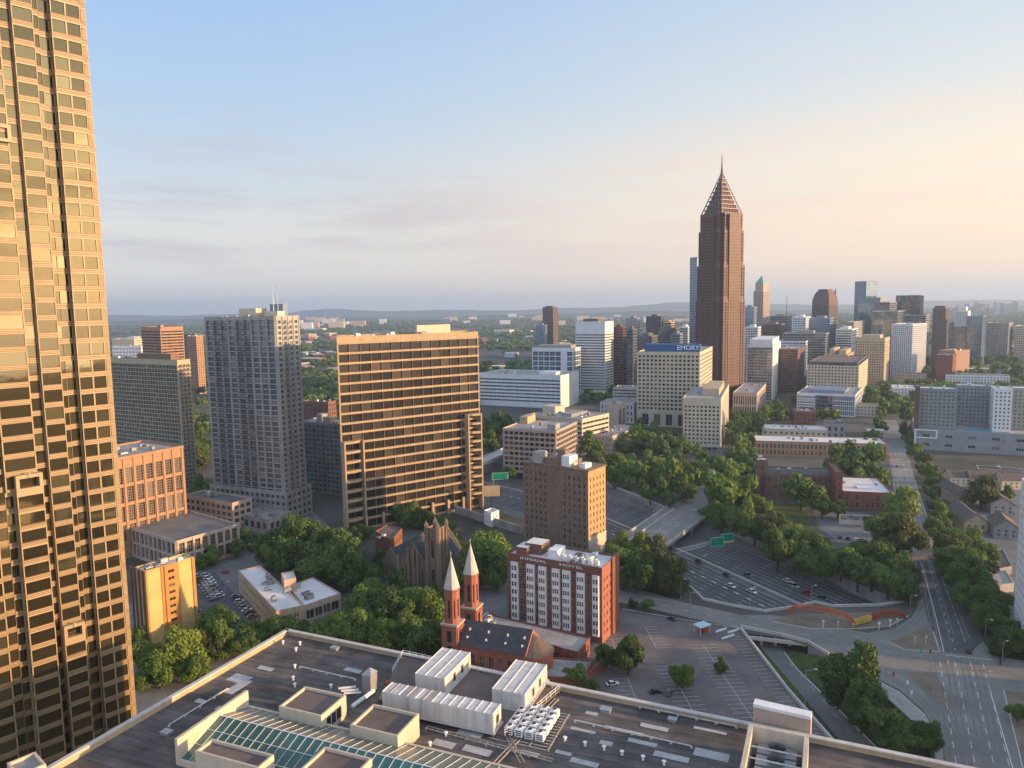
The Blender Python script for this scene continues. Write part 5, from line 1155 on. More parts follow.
B('apartment_tower', 'cream edged tower cut off by the right frame', (1015, 1036, 1040, 326, 1450), sp(3.4, 3.4, .7, .6, **FT), 'cream', 'res', th=40).done()
B('orange_block', 'orange brick block with blank sunlit end beyond the grey apartment complex', (939, 955, 970, 350.5, 1180), sp(4, 3.6, .4, .5, rec=.3, mull=(1, 1)), 'bricko2', 'dark', th=62, specs={0: None}).done()
B('red_block', 'reddish brick block joined on the left of the orange block', (936, 953, 957, 355, 1150), sp(4, 3.6, .4, .5, **FT), 'brickr', 'dark', th=38).done()
# pointed and arched towers
b = B('spired_tower', 'slender stone tower with green pyramid top right of the big pointed tower', (753.5, 763.5, 770, 291, 1750), sp(3.6, 3.8, .5, .7, **FT), 'pink', 'dark', th=52, units=0)
P = b.P; c_ = (P[0] + P[2]) / 2; zt2 = AT(762, 283, 1750).z
mb = MB(); mb.prism([c_ + (p - c_) * .8 for p in P], b.z, zt2); mb.build('upper_stage', [M['pink']], b.root)
mb = MB(); mb.pyramid([c_ + (p - c_) * .82 for p in P], zt2, (c_.x, c_.y, AT(762, 275, 1750).z)); mb.build('pyramid_roof', [M['copper']], b.root); b.done()
b = B('arched_tower', 'brown tower with rounded gothic top in the distant cluster', (812, 829, 838, 305, 1500), sp(3.6, 3.8, .5, .7, **FT), 'umber', 'brown', th=52, units=0)
P = b.P; c_ = (P[0] + P[2]) / 2; h_ = AT(825, 289, 1500).z - b.z
for k in range(7):
    t0 = k / 7; s0 = sqrt(max(0, 1 - t0 ** 2)); s0 = .08 + .92 * s0; b.vol([c_ + (p - c_) * s0 for p in P], b.z + h_ * t0 - .5, b.z + h_ * (k + 1) / 7, None, 'umber', rm='umber', par=.05, name='crown_stage')
mb = MB(); q = P[1]; mb.tube((q.x - 6, q.y, b.z), (q.x - 6, q.y, b.z + h_ * 1.05), 3.5, .5, 6); mb.build('crown_spire', [M['granl']], b.root); b.done()
i = 0
for lab, xl, xc, xr, yt, Y, wm, gm_ in (
 ('pale blue glass block left of the slender green topped tower', 743, 754, 758, 307, 1500, 'blueg', 'sky'), ('blue white block below the slender green topped tower', 745, 758, 761, 327, 1300, 'white', 'blue'),
 ('dull grey block between the slender tower and the arched one', 770, 788, 792, 316, 1600, 'grey', 'dark'), ('white striped block left of the arched tower foot', 792, 806, 811, 317, 1350, 'white', 'sky'),
 ('pale striped glass block below the arched tower', 808, 830, 835, 318, 1370, 'blueg', 'sky'), ('long grey parking deck below the striped glass block', 783, 826, 829, 333, 1240, 'conc', 'dark'),
 ('white stacked slab block with dark bands', 836, 852, 858, 329, 1260, 'white', 'dark'), ('small white house topped block behind the tan slab tower', 850, 862, 868, 324, 1400, 'cream', 'dark'),
 ('dark glass tower with reddish face left of the pointed tower', 612, 623, 627, 327, 1150, 'gran', 'brown'), ('dark glass tower with thin orange sunlit edge', 627, 633, 637, 329, 1040, 'greyd', 'blue'),
 ('wide dark blue glass block behind the name sign', 636, 652, 660, 336, 1120, 'greyd', 'blue'), ('flat topped dark block high behind the name sign', 646, 661, 664, 316, 1500, 'greyd', 'brown'),
 ('pale block left of the flat topped dark block', 626, 637, 640, 318, 1600, 'grey', 'blue'), ('black glass block directly left of the pointed tower', 658, 676, 680, 328, 1250, 'greyd', 'blue'),
 ('white striped block touching the pointed tower edge', 679, 688, 692, 327, 1300, 'white', 'dark'), ('tan block between two dark glass blocks', 663, 671, 675, 322, 1500, 'tan', 'brown'),
 ('small grey block left of the white striped block', 671, 679, 683, 334, 1180, 'blueg', 'blue'), ('blue grey block behind the dark lone tower', 536, 544, 547, 325, 1900, 'blueg', 'blue'),
 ('pale slab at the right skyline near the far cluster', 905, 912, 915, 330, 1900, 'white', 'dark'), ('grey tower between the brown tower and the pale crowned tower', 949, 956, 958, 322, 1800, 'conc', 'dark'),
 ('low pale block below the tan slab tower', 888, 903, 907, 352, 1250, 'cream', 'dark'), ('long brown block right of the spired tower foot', 762, 781, 785, 324, 1450, 'brickb', 'brown')):
    B('city_block', lab, (xl, xc, xr, yt, Y), sp(4.2, 4.2, .8 if gm_ in ('blue', 'sky') else .97, .6, **FT), wm, gm_, th=14 + (xc - 512) * .055, units=2, pent=[(.2, .7, .3, .7, 3.5, wm)]).done()
B('parking_deck', 'pale banded parking deck left of the cream gridded tower', (613, 637, 642, 388, 900), sp(6, 4, .97, .45, rec=.8, mull=(2, 1)), 'concl', 'dark', 'conc', th=22).done()
B('low_building', 'small white low block with tall windows left of the cream tower', (600, 634, 640, 403, 830), sp(4, 8, .4, .6, rec=.3, mull=(1, 2)), 'concl', 'blue', 'conc', th=22).done()
# left distance
B('twin_tower', 'brown hotel tower with orange banded sunlit half, far behind the glass tower', (141, 160, 183, 327, 1050), sp(8, 4.1, .97, .5, rec=.3, mt=5, mull=(3, 1)), 'bricko', 'brown', 'gran', 'roofb', th=40, units=0, pent=[(-.02, .12, -.05, .12, 3, 'bricko')]).done()
B('orange_block', 'small orange brown block left of the balcony tower roof edge', (186, 196, 203, 336, 1200), sp(4, 4, .4, .5, **FT), 'bricko', 'dark', th=20).done()
B('dark_block', 'dark low block between twin hotel tower and balcony tower', (184, 194, 199, 334, 1400), sp(4, 4, .6, .5, **FT), 'greyd', 'dark', th=14).done()
B('low_building', 'dull red brick low block right of the balcony tower', (301, 328, 336, 402, 690), sp(4, 4, .5, .5, rec=.3, mull=(1, 2)), 'brickd', 'dark', 'cream', 'roofb', th=20).done()
B('low_building', 'white low hall left of the twin hotel tower', (112, 141, 146, 346, 1300), sp(6, 6, .6, .3, **FT), 'white', 'dark', th=10).done()
B('low_building', 'long flat pale warehouse left of the twin hotel tower', (112, 134, 142, 339, 1900), sp(6, 6, .6, .3, **FT), 'cream', 'dark', th=10).done()
B('street_deck', 'grey stepped street deck building at the foot of the balcony tower', (184, 232, 252, 503, 440), sp(5, 4.5, .7, .6, rec=.6, mull=(2, 1)), 'pink', 'dark', 'conc', 'asphl', th=30, units=5).done()
B('apartment_block', 'pinkish low block with arched base beside the street deck', (236, 268, 292, 519, 436), sp(5, 5, .6, .6, rec=.6, mull=(2, 1)), 'conc', 'dark', 'conc', 'roofg', th=30, units=5).done()

# grey apartment complex at right
P, z_ = foot(918, 958, 965, 389, 655, 27); zt3 = z_
b = Bld('apartment_complex', 'large grey green apartment complex with white wing on a podium with pool deck', 'apartments', loc=(P[3].x, P[3].y, 0))
s_ = sp(3.3, 3.35, .42, .46, rec=.3, mt=2, mb=2, mull=(2, 1))
Pd, _ = foot(914, 1060, 1075, 438, 612, 27, Lb=70); zp = AT(960, 438, 612).z
b.vol(Pd, 0, zp, None, 'grey', 'dark', 'white', 'roofg', .8, specs={3: sp(18, 6.5, .3, .3, rec=.5, mull=(3, 1)), 2: s_}, name='podium_wall')
for (xl, xc, yt, Y, wm, dep) in ((920, 957, 389, 655, 'greyg', 20), (957, 995, 386, 668, 'grey', 18), (994, 1013, 389, 636, 'white', 22), (1013, 1052, 389, 640, 'greyg', 22)):
    Q, zq = foot(xl, xc, xc + 5, yt, Y, 27, Lb=dep); b.vol(Q, zp - .5, zq, s_, wm, 'dark', 'white', 'roofw', 1, specs={2: s_}, units=2)
Q, zq = foot(916, 920, 925, 386, 662, 27, Lb=20); b.vol(Q, zp - .5, zq, s_, 'gran', 'dark', 'white', 'roofw')
q = sub(Pd, .1, .28, .36, .62); mb = MB(); mb.prism(q, zp - .75, zp - .4); mb.build('pool_deck', [mat('pool_blue', (.10, .34, .42), .3, .1, .5)], b.root)
f = (Pd[3] - Pd[0]); L_ = f.length; f /= L_; e = (Pd[1] - Pd[0]).normalized()
for t0, t1, z0_, z1_ in ((.83, .995, zp - 8, zp - 7.2), (.83, .995, zp - 1, zp - .2), (.985, .995, zp - 7.2, zp - 1), (.83, .84, zp - 7.2, zp - 1), (.93, .995, .4, 1.2), (.985, .995, 1.2, zp - 8)): mb = MB(); mb.obox(Pd[0] + f * L_ * t0 - e * 1.2, e, f, 1.18, L_ * (t1 - t0), z0_, z1_); mb.build('white_frame', [M['white2']], b.root)
b.done()
B('motel', 'low two storey block with blue and white railings under the grey apartment podium', (978, 1040, 1050, 473, 560), sp(4, 3.2, .7, .6, rec=1.2, mull=(2, 1), balc=tuple(range(20)), rail='white'), 'white', 'blue', 'teal', 'roofd', th=28, Lb=14).done()
# white slab at the right edge
bb, aa = axes(25); c_ = G(1013, 628, 0).to_2d(); P = [c_ - bb * 34, c_ - bb * 34 - aa * 22, c_ - aa * 22, c_]; 
ar = sum(P[i].x * P[(i + 1) % 4].y - P[(i + 1) % 4].x * P[i].y for i in range(4)); P = P if ar > 0 else P[::-1]
zw = AT(1010, 478, c_.y).z
b = Bld('white_slab', 'white slab block with rows of small square windows at the right edge', 'apartment block', loc=(c_.x, c_.y, 0)); b.vol(P, 0, zw, sp(4.2, 3.6, .42, .5, rec=.5, mt=2, mb=3, mull=(2, 1)), 'white2', 'dark', 'grey', 'roofw', units=3); b.done()
# unseen blocks added right of frame to shade the junction and darken reflections
for x, y, w, d_, h_, m_, lab in ((262, 196, 26, 34, 30, 'beige', 'unseen added beige office block beyond the right edge of the street junction'), (300, 236, 30, 26, 44, 'conc', 'unseen added grey office block behind the beige one beyond the right edge'),
                                 (330, 262, 34, 24, 56, 'greyd', 'unseen added dark office block farthest up the hill beyond the right edge'), (240, 92, 40, 44, 46, 'brickb', 'unseen added brown brick block beyond the right end of the market hall'), (330, 110, 60, 50, 60, 'conc', 'unseen added wide grey tower block farthest right of the market hall'), (210, 20, 40, 40, 38, 'tan', 'unseen added tan block nearest behind the right end of the market hall')):
    b_, a_ = axes(25); c_ = Vector((x, y)); b = Bld('office_block', lab, 'office block'); b.vol([c_, c_ + b_ * w, c_ + b_ * w + a_ * d_, c_ + a_ * d_], 0, h_, sp(4, 3.8, .6, .55, rec=.3, flat=True), m_, 'dark', rm='roofg'); b.done()
# brick school quarter
def flatb(xl, xc, yt, yb, label, wm, rm, spec, Lb, th=12, units=4, name='low_building', par=.8, pent=None, **k):
    Y = G(xc, yb, 0).y; return B(name, label, (xl, xc, xc + 8, yt, Y), spec, wm, 'dark', 'cream', rm, units=units, th=th, Lb=Lb, par=par, pent=pent, **k)
flatb(756, 888, 444, 460, 'long tan brick two storey building with white patched roof behind the school', 'bricko', 'roofw', sp(3.4, 5, .5, .6, rec=.3, mull=(2, 2), pil=(4, .8, .3)), 30, 14, 9).done()
flatb(766, 842, 476, 502, 'dark red brick school hall with shallow slate roof and big side tree', 'brickd', 'slate', sp(3.6, 4.6, .42, .55, rec=.3, mull=(2, 2), pil=(3, .7, .3)), 24, 14, 3, 'school').done()
flatb(757, 768, 460, 497, 'square dark red brick corner tower of the school', 'brickd', 'roofw', sp(4, 9, .25, .4, rec=.3, mt=2), 10, 14, 1, 'school_tower').done()
flatb(836, 843, 472, 508, 'narrow red brick stair gable between the school hall and cream roofed wing', 'brickr', 'roofb', sp(3, 4, .3, .4, rec=.3), 30, 14, 0, 'school_gable').done()
flatb(843, 893, 493, 511, 'red brick school wing with pale cream flat roof and white windows', 'brickr', 'roofw', sp(3.2, 3.8, .42, .6, rec=.25, mull=(1, 2)), 44, 14, 3, 'school_wing').done()
b = Bld('mural_wall', 'long white wall with dark painted mural beside the school yard', 'wall', loc=(*G(839, 524, 0).to_2d(), 0)); p, q = G(839, 524, 0).to_2d(), G(884, 527, 0).to_2d(); d = (q - p); l = d.length; d /= l; n = Vector((-d.y, d.x))
mb = MB(); mb.obox(p, d, n, l, .6, 0, 6.2); mb.build('panel', [M['cream']], b.root); mb = MB(); mb.obox(p + d * 1 - n * .04, d, n, l * .48, .03, 3.0, 5.9); mb.build('painting', [mat('mural_paint', (.10, .14, .10), .7, .4, .35, col2=(.45, .42, .36))], b.root)
mb = MB(); mb.obox(p + d * l * .52 - n * .04, d, n, l * .46, .03, 3.0, 5.9); mb.build('painting', [mat('mural_green', (.05, .07, .06), .7, .3, .35)], b.root)
flatb(795, 816, 412, 427, 'reddish brick low building left of the modern fin block foot', 'brickr', 'roofb', sp(4, 4, .4, .5, rec=.3), 30, 18, 6).done()
flatb(826, 846, 424, 441, 'grey brick block with dark doorway behind the long tan building', 'conc', 'roofd', sp(5, 6, .4, .6, rec=.4), 24, 18, 5).done()
flatb(762, 828, 430, 443, 'wide low workshop with patched white and black roofs', 'cream', 'roofw', sp(5, 6, .4, .4, rec=.3), 26, 16, 9).done()
flatb(867, 885, 431, 441, 'small white roofed pavilion beside the avenue', 'cream', 'roofw', sp(4, 4, .6, .6, rec=.4), 14, 20, 0).done()
flatb(856, 879, 405, 417, 'small cream house with hipped roof behind the fin block', 'cream', 'roofb', sp(4, 4, .4, .5, rec=.3), 16, 24, 1).done()
flatb(884, 915, 388, 398, 'long low white building with cream sunlit roof beyond the avenue trees', 'white', 'roofw', sp(4, 4, .4, .5, rec=.3), 40, 24, 5).done()
flatb(893, 927, 374, 384, 'pinkish low terrace of two floors behind the avenue trees', 'pink', 'roofb', sp(4, 4, .4, .5, rec=.3), 24, 26, 4).done()
flatb(946, 1010, 376, 388, 'row of low pale houses with brown roofs behind the apartment complex', 'white', 'roofb', sp(4, 4, .4, .5, rec=.3), 30, 28, 8).done()
# gabled houses on the right
def house(px, py, th_, l, w, he, hr, wm, rm, label):
    c = G(px, py, he).to_2d(); b_, a_ = axes(th_); g = Bld('house', label, 'house', loc=(c.x, c.y, 0))
    gable(g, c - b_ * l / 2 - a_ * w / 2, b_, a_, l, w, he, hr, wm, rm, sp(3.4, 3, .35, .5, rec=.2, mull=(1, 2), mt=.8)); g.done()
house(951, 488, 8, 42, 11, 6, 10.5, 'tan', 'shing', 'long brown roofed terrace house with orange sunlit roof edge beside the avenue')
house(966, 514, 14, 34, 12, 6, 10.5, 'tan', 'shing', 'second brown roofed terrace house in line, nearer the big trees')
house(962, 476, 95, 22, 11, 6.5, 11, 'cream', 'shing', 'cream gabled house facing the apartment podium, left one')
house(985, 477, 95, 24, 12, 6.5, 11, 'cream', 'shing', 'cream gabled house facing the apartment podium, middle one')
house(1012, 479, 95, 20, 12, 6.5, 11, 'cream', 'shing', 'cream gabled house facing the apartment podium, right one')
house(998, 500, 20, 24, 13, 6.5, 11, 'conc', 'shing', 'grey brown gabled house behind the round crowned courtyard tree')
house(1003, 523, 24, 20, 12, 6.5, 11, 'conc', 'shing', 'grey brown gabled house left of the white slab top')
lowp([(980, 552), (1003, 549), (1012, 566), (992, 570)], 4, 'flat carport with pale ribbed roof beside the white slab', 'conc', 'roofb', None, 3).done()
lowp([(985, 570), (1006, 570), (1014, 583), (998, 585)], 4, 'flat carport with cream roof nearest the white slab', 'concl', 'side', None, 1).done()
# distant low buildings scattered through the woods
rd = random.Random(21); far_specs = []
for i in range(95):
    px = rd.choice([rd.uniform(110, 205), rd.uniform(296, 340), rd.uniform(478, 640), rd.uniform(740, 1030), rd.uniform(480, 580)]); py = rd.choice([rd.uniform(322, 345), rd.uniform(324, 372), rd.uniform(335, 398)])
    p = G(px, py, 0).to_2d()
    if any(hypot(p.x - f_[0], p.y - f_[1]) < f_[2] + 22 for f_ in FOOT): continue
    big = 1 + p.y / 2500; w_, l_, h_ = rd.uniform(12, 26) * big, rd.uniform(14, 48) * big, rd.uniform(5, 13) * (1 + (rd.random() < .15))
    b_, a_ = axes(rd.choice([20, 28, 60])); c_ = p
    b = Bld('low_building', 'low flat roofed building half hidden in the distant woods', 'building', 'low buildings in the distant woods')
    b.vol([c_, c_ + b_ * w_, c_ + b_ * w_ + a_ * l_, c_ + a_ * l_], 0, h_, sp(5, 4, .6, .4, **FT), rd.choice(['white', 'cream', 'pink', 'brickr', 'conc', 'bricko', 'cream', 'white']), rm=rd.choice(['roofg', 'roofw', 'roofb', 'roofw']), par=.5); b.done()
# far skyline cluster at the right horizon
for i in range(46):
    px = rd.choice([rd.gauss(985, 20), rd.gauss(940, 25), rd.uniform(700, 1024), rd.gauss(1000, 12)]); Y = rd.uniform(5200, 7500); hh = rd.uniform(40, 105) if px > 950 else rd.uniform(25, 70)
    p = AT(px, 320, Y).to_2d(); w_ = rd.uniform(22, 45); b = Bld('distant_tower', 'tiny hazy tower on the right horizon', 'tower', 'hazy towers on the far horizon')
    b.vol([p, p + Vector((w_, -6)), p + Vector((w_ + 6, w_)), p + Vector((6, w_ + 6))], 0, hh, sp(6, 6, .8, .6, flat=True), rd.choice(['white', 'blueg', 'conc', 'pink', 'grey']), 'blue', par=.4); b.done()
for i in range(34):
    px = rd.choice([rd.gauss(320, 18), rd.uniform(110, 700), rd.uniform(440, 660)]); Y = rd.uniform(5000, 9000)
    p = AT(px, 320, Y).to_2d(); w_ = rd.uniform(40, 120); b = Bld('distant_block', 'tiny pale block on the wooded horizon left of the pointed tower', 'building', 'pale blocks on the wooded horizon')
    b.vol([p, p + Vector((w_, 0)), p + Vector((w_, 40)), p + Vector((0, 40))], 0, rd.uniform(12, 45), None, rd.choice(['white', 'cream', 'pink', 'white']), par=.4); b.done()
q = AT(796, 320, 1900); mb = MB(); q2 = AT(787, 295, 2300); mb.tube((q2.x, q2.y, 0), (q2.x, q2.y, q2.z), 1.5, .7, 6); thing(mb, 'radio_mast', [M['metd']], 'thin dark radio mast between the spired tower and the arched tower', 'mast')
# ------------------------------------------------------------ trees
def crown(seed, nl, leaf, clumps=16, flat=.8, mode='round'):
    r = np.random.RandomState(seed); cs = []
    for i in range(clumps):
        v = r.normal(size=3); v /= np.linalg.norm(v); v[2] = v[2] * flat + .12
        k = r.uniform(.35, .9); c = v * k; c[2] = c[2] * .9
        cs.append((c, r.uniform(.16, .44)))
    cs.append((np.array([0, 0, .0]), .5))
    C = []; Nn_ = []
    wts = np.array([q[1] ** 2 for q in cs]); wts /= wts.sum()
    for k, (c, rad) in enumerate(cs):
        n = int(nl * wts[k]); d = r.normal(size=(n, 3)); d /= np.linalg.norm(d, axis=1)[:, None]
        rr = rad * (r.uniform(.62, 1.08, n))[:, None]
        C.append(c + d * rr * np.array([1, 1, .85])); Nn_.append(d)
    C = np.concatenate(C); D = np.concatenate(Nn_) + r.normal(scale=.55, size=(len(C), 3)); D /= np.linalg.norm(D, axis=1)[:, None]
    ok = C[:, 2] > -.85; C = C[ok]; D = D[ok]
    A = np.cross(D, r.normal(size=D.shape)); A /= np.linalg.norm(A, axis=1)[:, None]; B_ = np.cross(D, A)
    s = leaf * r.uniform(.6, 1.3, len(C))[:, None]
    V = np.stack([C - A * s - B_ * s * .3, C + A * s * .2 - B_ * s, C + A * s + B_ * s * .35, C - A * s * .3 + B_ * s], 1).reshape(-1, 3)
    return V
def mesh_from(V, name, m):
    n = len(V) // 4; me = bpy.data.meshes.new(name); me.vertices.add(len(V)); me.vertices.foreach_set('co', V.astype(np.float32).ravel())
    me.loops.add(n * 4); me.loops.foreach_set('vertex_index', np.arange(n * 4)); me.polygons.add(n); me.polygons.foreach_set('loop_start', np.arange(n) * 4); me.polygons.foreach_set('loop_total', np.full(n, 4))
    me.materials.append(m); me.update(calc_edges=True); return me
LM = [leafmat('leaves_deep_green', (.034, .068, .018), (.12, .19, .045)), leafmat('leaves_mid_green', (.042, .082, .018), (.155, .235, .048)), leafmat('leaves_fresh_green', (.07, .125, .02), (.22, .29, .055)), leafmat('leaves_olive', (.04, .058, .02), (.13, .15, .045))]
LOD = {'n': [crown(s, 9500, .046, 26, [.8, 1.05, .7, .95][s % 4]) for s in (1, 2, 3, 4)], 'm': [crown(s + 10, 2600, .08, 20, [.8, 1.0, .7, .95][s % 4]) for s in (1, 2, 3, 4)], 'f': [crown(s + 20, 520, .15, 12) for s in (1, 2)]}
CM = {}
for k, l in LOD.items():
    for i, V in enumerate(l):
        for j, m in enumerate(LM): CM[k, i, j] = mesh_from(V, 'crown', m)
def trunk_mesh(seed):
    r = random.Random(seed); mb = MB(); mb.tube((0, 0, -1.25), (.03, .02, -.35), .085, .06, 7, cap=False)
    for i in range(5):
        a = i * 1.26 + r.uniform(-.3, .3); z0 = -.75 + i * .09; mb.tube((0, 0, z0), (cos(a) * .45, sin(a) * .45, z0 + .75), .045, .015, 5, cap=False)
    mb.tube((.03, .02, -.36), (.0, .05, .45), .058, .015, 6, cap=False)
    return mb.mesh('trunk', [M['bark']])
TM = [trunk_mesh(i) for i in range(3)]
tr = random.Random(5)
TREES = []
def tree(x, y, r, hk=1.0, tone=None, label='leafy green tree', group=None, z=0, lod=None, cat='tree'): TREES.append((x, y, r, hk, tone, label, group, z, lod, cat))
def make_tree(x, y, r, hk=1.0, tone=None, label='leafy green tree', group=None, z=0, lod=None, cat='tree'):
    d = hypot(x, y); lod = lod or ('n' if d < 480 else 'm' if d < 900 else 'f')
    o = empty('tree', (x, y, z), label, cat, group); hk *= tr.uniform(.85, 1.35)
    tone = tr.choice([0, 1, 1, 2, 3, 0]) if tone is None else tone
    k = tr.randrange(len(LOD[lod])); c = bpy.data.objects.new('crown', CM[lod, k, tone]); link(c); c.parent = o; c.location = (0, 0, r * .98); c.scale = (r * tr.uniform(.92, 1.08), r * tr.uniform(.92, 1.08), r * hk); c.rotation_euler = (0, 0, tr.uniform(0, 6.28))
    t = bpy.data.objects.new('trunk', TM[k % 3]); link(t); t.parent = o; t.location = c.location; t.scale = (r, r, r * hk)
    return o
def TPX(px, py, rp, **k):    # crown centre seen at px,py with radius rp pixels
    z = 6.0
    for _ in range(3):
        p = G(px, py, z); dep = p.y * CP + (H - z) * SP; r = rp * dep / F; r *= 1.18; z = max(1.5, r * .98 * k.get('hk', 1)) + k.get('z', 0)
    return tree(p.x, p.y, r, **k)
def clump(pts, label, group, tones=None, **k):
    for q in pts: TPX(q[0], q[1], q[2], label=label, group=group, tone=(q[3] if len(q) > 3 else None), **k)
clump([(147, 655, 17, 2), (160, 672, 15, 1), (183, 655, 20, 2), (195, 668, 15, 2), (135, 640, 12, 1), (142, 680, 10, 0)], 'fresh green tree in the clump between the bronze skyscraper and the car park', 'trees below the yellow brick block')
clump([(217, 626, 19, 0), (226, 640, 14, 0), (212, 645, 14, 3), (251, 634, 14, 0), (243, 645, 12, 0), (268, 630, 12, 1)], 'dark green tree on the near edge of the car park', 'trees at the car park edge')
clump([(280, 545, 20, 0), (300, 538, 21, 0), (316, 548, 20, 1), (338, 552, 22, 0), (350, 568, 18, 0), (322, 566, 18, 0), (296, 556, 17, 0), (275, 557, 12, 1)], 'dense tree in the grove between the balcony tower street and the gothic church', 'grove left of the gothic church')
clump([(285, 630, 13, 1), (300, 635, 13, 1), (322, 632, 14, 1), (347, 616, 13, 0), (334, 626, 12, 1), (365, 604, 17, 1), (382, 612, 22, 0), (400, 606, 20, 0), (420, 610, 20, 1), (372, 630, 18, 1), (392, 632, 18, 1), (415, 636, 18, 0), (348, 632, 18, 1), (434, 632, 12, 1), (402, 590, 14, 0), (376, 590, 13, 1), (430, 600, 14, 0), (325, 640, 12, 2), (378, 643, 11, 2), (437, 645, 9, 2)], 'leafy tree in the wide belt behind the far edge of the dark roof', 'tree belt behind the dark roof')
for a in ((487, 556, 25, 1, 'big round tree between the gothic church and the spired red church'), (470, 575, 15, 0, 'dark tree at the shaded foot of the big round tree'), (497, 575, 14, 0, 'smaller dark tree between the big round tree and the hotel with white bays'), (503, 662, 12, 2, 'small bright green tree in front of the red church wall'), (478, 668, 8, 1, 'low bush left of the bright tree by the red church'),
          (628, 657, 16, 0, 'round dark tree at the parking lot corner beside the brick wall'), (607, 655, 11, 0, 'dark tree under the sunlit hotel end'), (575, 678, 11, 1, 'leafy tree at the tan annex behind the roof parapet'), (590, 688, 8, 1, 'low bush behind the roof parapet by the brick wall'),
          (682, 676, 11, 1, 'slim tree standing on a grass strip inside the parking lot'), (720, 666, 6, 0, 'tiny dark tree in the middle of the parking lot'), (647, 605, 6, 0, 'small round bush on the pavement beside the street'), (633, 603, 4, 0, 'tiny bush left of the small round bush'),
          (850, 672, 23, 0, 'big dark tree at the end of the underpass wall'), (868, 700, 16, 0, 'shaded tree on the exit road bank below the big dark tree'), (884, 722, 17, 0, 'low shaded tree near the bottom of the exit bank'), (862, 718, 13, 0, 'shaded tree overhanging the exit road'), (905, 738, 14, 0, 'dark tree at the foot of the exit bank'), (926, 733, 14, 0, 'round dark tree inside the curve of the pale pavement'), (838, 690, 12, 0, 'leaning dark tree left of the big dark tree trunk'),
          (895, 745, 12, 0, 'bush at the roof parapet below the exit bank'),
          (1018, 712, 9, 1, 'small shrub on the bare soil at the right edge'), (900, 508, 17, 2, 'bright green tree beside the avenue in front of the school wing'), (898, 537, 22, 3, 'broad olive tree above the end of the freeway belt'), (878, 530, 14, 0, 'dark tree left of the broad olive tree'),
          (852, 461, 20, 0, 'large dark tree behind the school hall'), (872, 474, 14, 1, 'green tree right of the large dark tree behind the school'), (858, 480, 10, 2, 'light green tree over the cream roofed wing'), (802, 492, 17, 0, 'big dark tree standing in front of the school hall'), (822, 505, 12, 0, 'dark tree right of the big one in front of the school hall'), (838, 508, 10, 1, 'green tree by the mural wall'),
          (728, 490, 22, 1, 'largest round tree right of the bridge street'), (729, 468, 14, 1, 'rounded tree uphill of the largest bridge street tree'), (981, 492, 15, 3, 'round crowned courtyard tree between the gabled houses'), (1005, 497, 8, 1, 'small tree behind the courtyard tree'), (884, 552, 12, 0, 'dark tree by the avenue near the mural wall')):
    TPX(a[0], a[1], a[2], tone=a[3], label=a[4])
clump([(740, 517, 13, 1), (722, 515, 12, 0), (755, 528, 14, 0), (770, 530, 14, 3), (778, 545, 14, 0), (795, 545, 14, 1), (812, 545, 14, 1), (805, 560, 14, 0), (826, 562, 14, 0), (842, 560, 14, 1), (858, 570, 14, 0), (872, 574, 14, 0), (888, 580, 15, 1), (902, 585, 14, 0), (880, 560, 14, 0), (760, 512, 12, 1), (745, 500, 12, 1), (790, 530, 11, 2), (765, 518, 10, 3), (708, 512, 8, 0), (898, 566, 14, 1), (912, 575, 8, 0), (862, 553, 12, 0), (906, 593, 10, 0)], 'bushy tree in the long belt between the freeway and the school yard', 'tree belt along the freeway')
clump([(625, 558, 17, 1), (640, 548, 14, 1), (655, 560, 17, 3), (670, 572, 16, 3), (640, 575, 15, 0), (618, 545, 12, 1), (622, 578, 10, 0), (660, 580, 12, 3), (680, 585, 9, 3)], 'olive green tree in the clump at the near end of the bridge', 'trees at the near end of the bridge')
clump([(595, 465, 10, 3), (604, 460, 10, 3), (615, 463, 10, 1), (628, 462, 9, 1), (637, 470, 12, 1), (650, 462, 9, 1), (655, 478, 12, 0), (668, 482, 15, 1), (682, 470, 9, 1), (690, 478, 13, 1), (668, 497, 9, 0), (650, 492, 9, 0), (676, 455, 8, 1), (700, 466, 9, 2), (706, 478, 9, 1), (645, 484, 7, 2), (614, 478, 8, 0), (628, 486, 4, 1), (660, 468, 8, 2), (700, 454, 8, 1), (712, 461, 7, 1), (686, 490, 10, 0), (592, 448, 12, 0), (580, 442, 9, 0)], 'young round tree in the little park beyond the bridge', 'trees in the park')
clump([(636, 440, 10, 0), (648, 443, 11, 0), (660, 446, 11, 0), (672, 445, 11, 0), (684, 448, 8, 0), (642, 430, 8, 0), (655, 434, 8, 0), (668, 436, 8, 0), (625, 445, 8, 0)], 'dark tree in the row below the cream tower with the blue sign', 'trees below the cream gridded tower')
clump([(732, 455, 9, 1), (742, 445, 10, 1), (735, 432, 10, 0), (745, 422, 9, 1), (755, 430, 9, 0), (740, 462, 10, 1), (748, 470, 10, 1), (752, 456, 9, 0), (745, 484, 11, 1), (752, 440, 8, 0), (760, 420, 8, 0), (768, 412, 7, 1), (775, 408, 7, 0), (783, 411, 7, 0), (734, 415, 6, 0)], 'rounded tree in the street grove between the beige block and the brick school', 'grove beside the brick school')
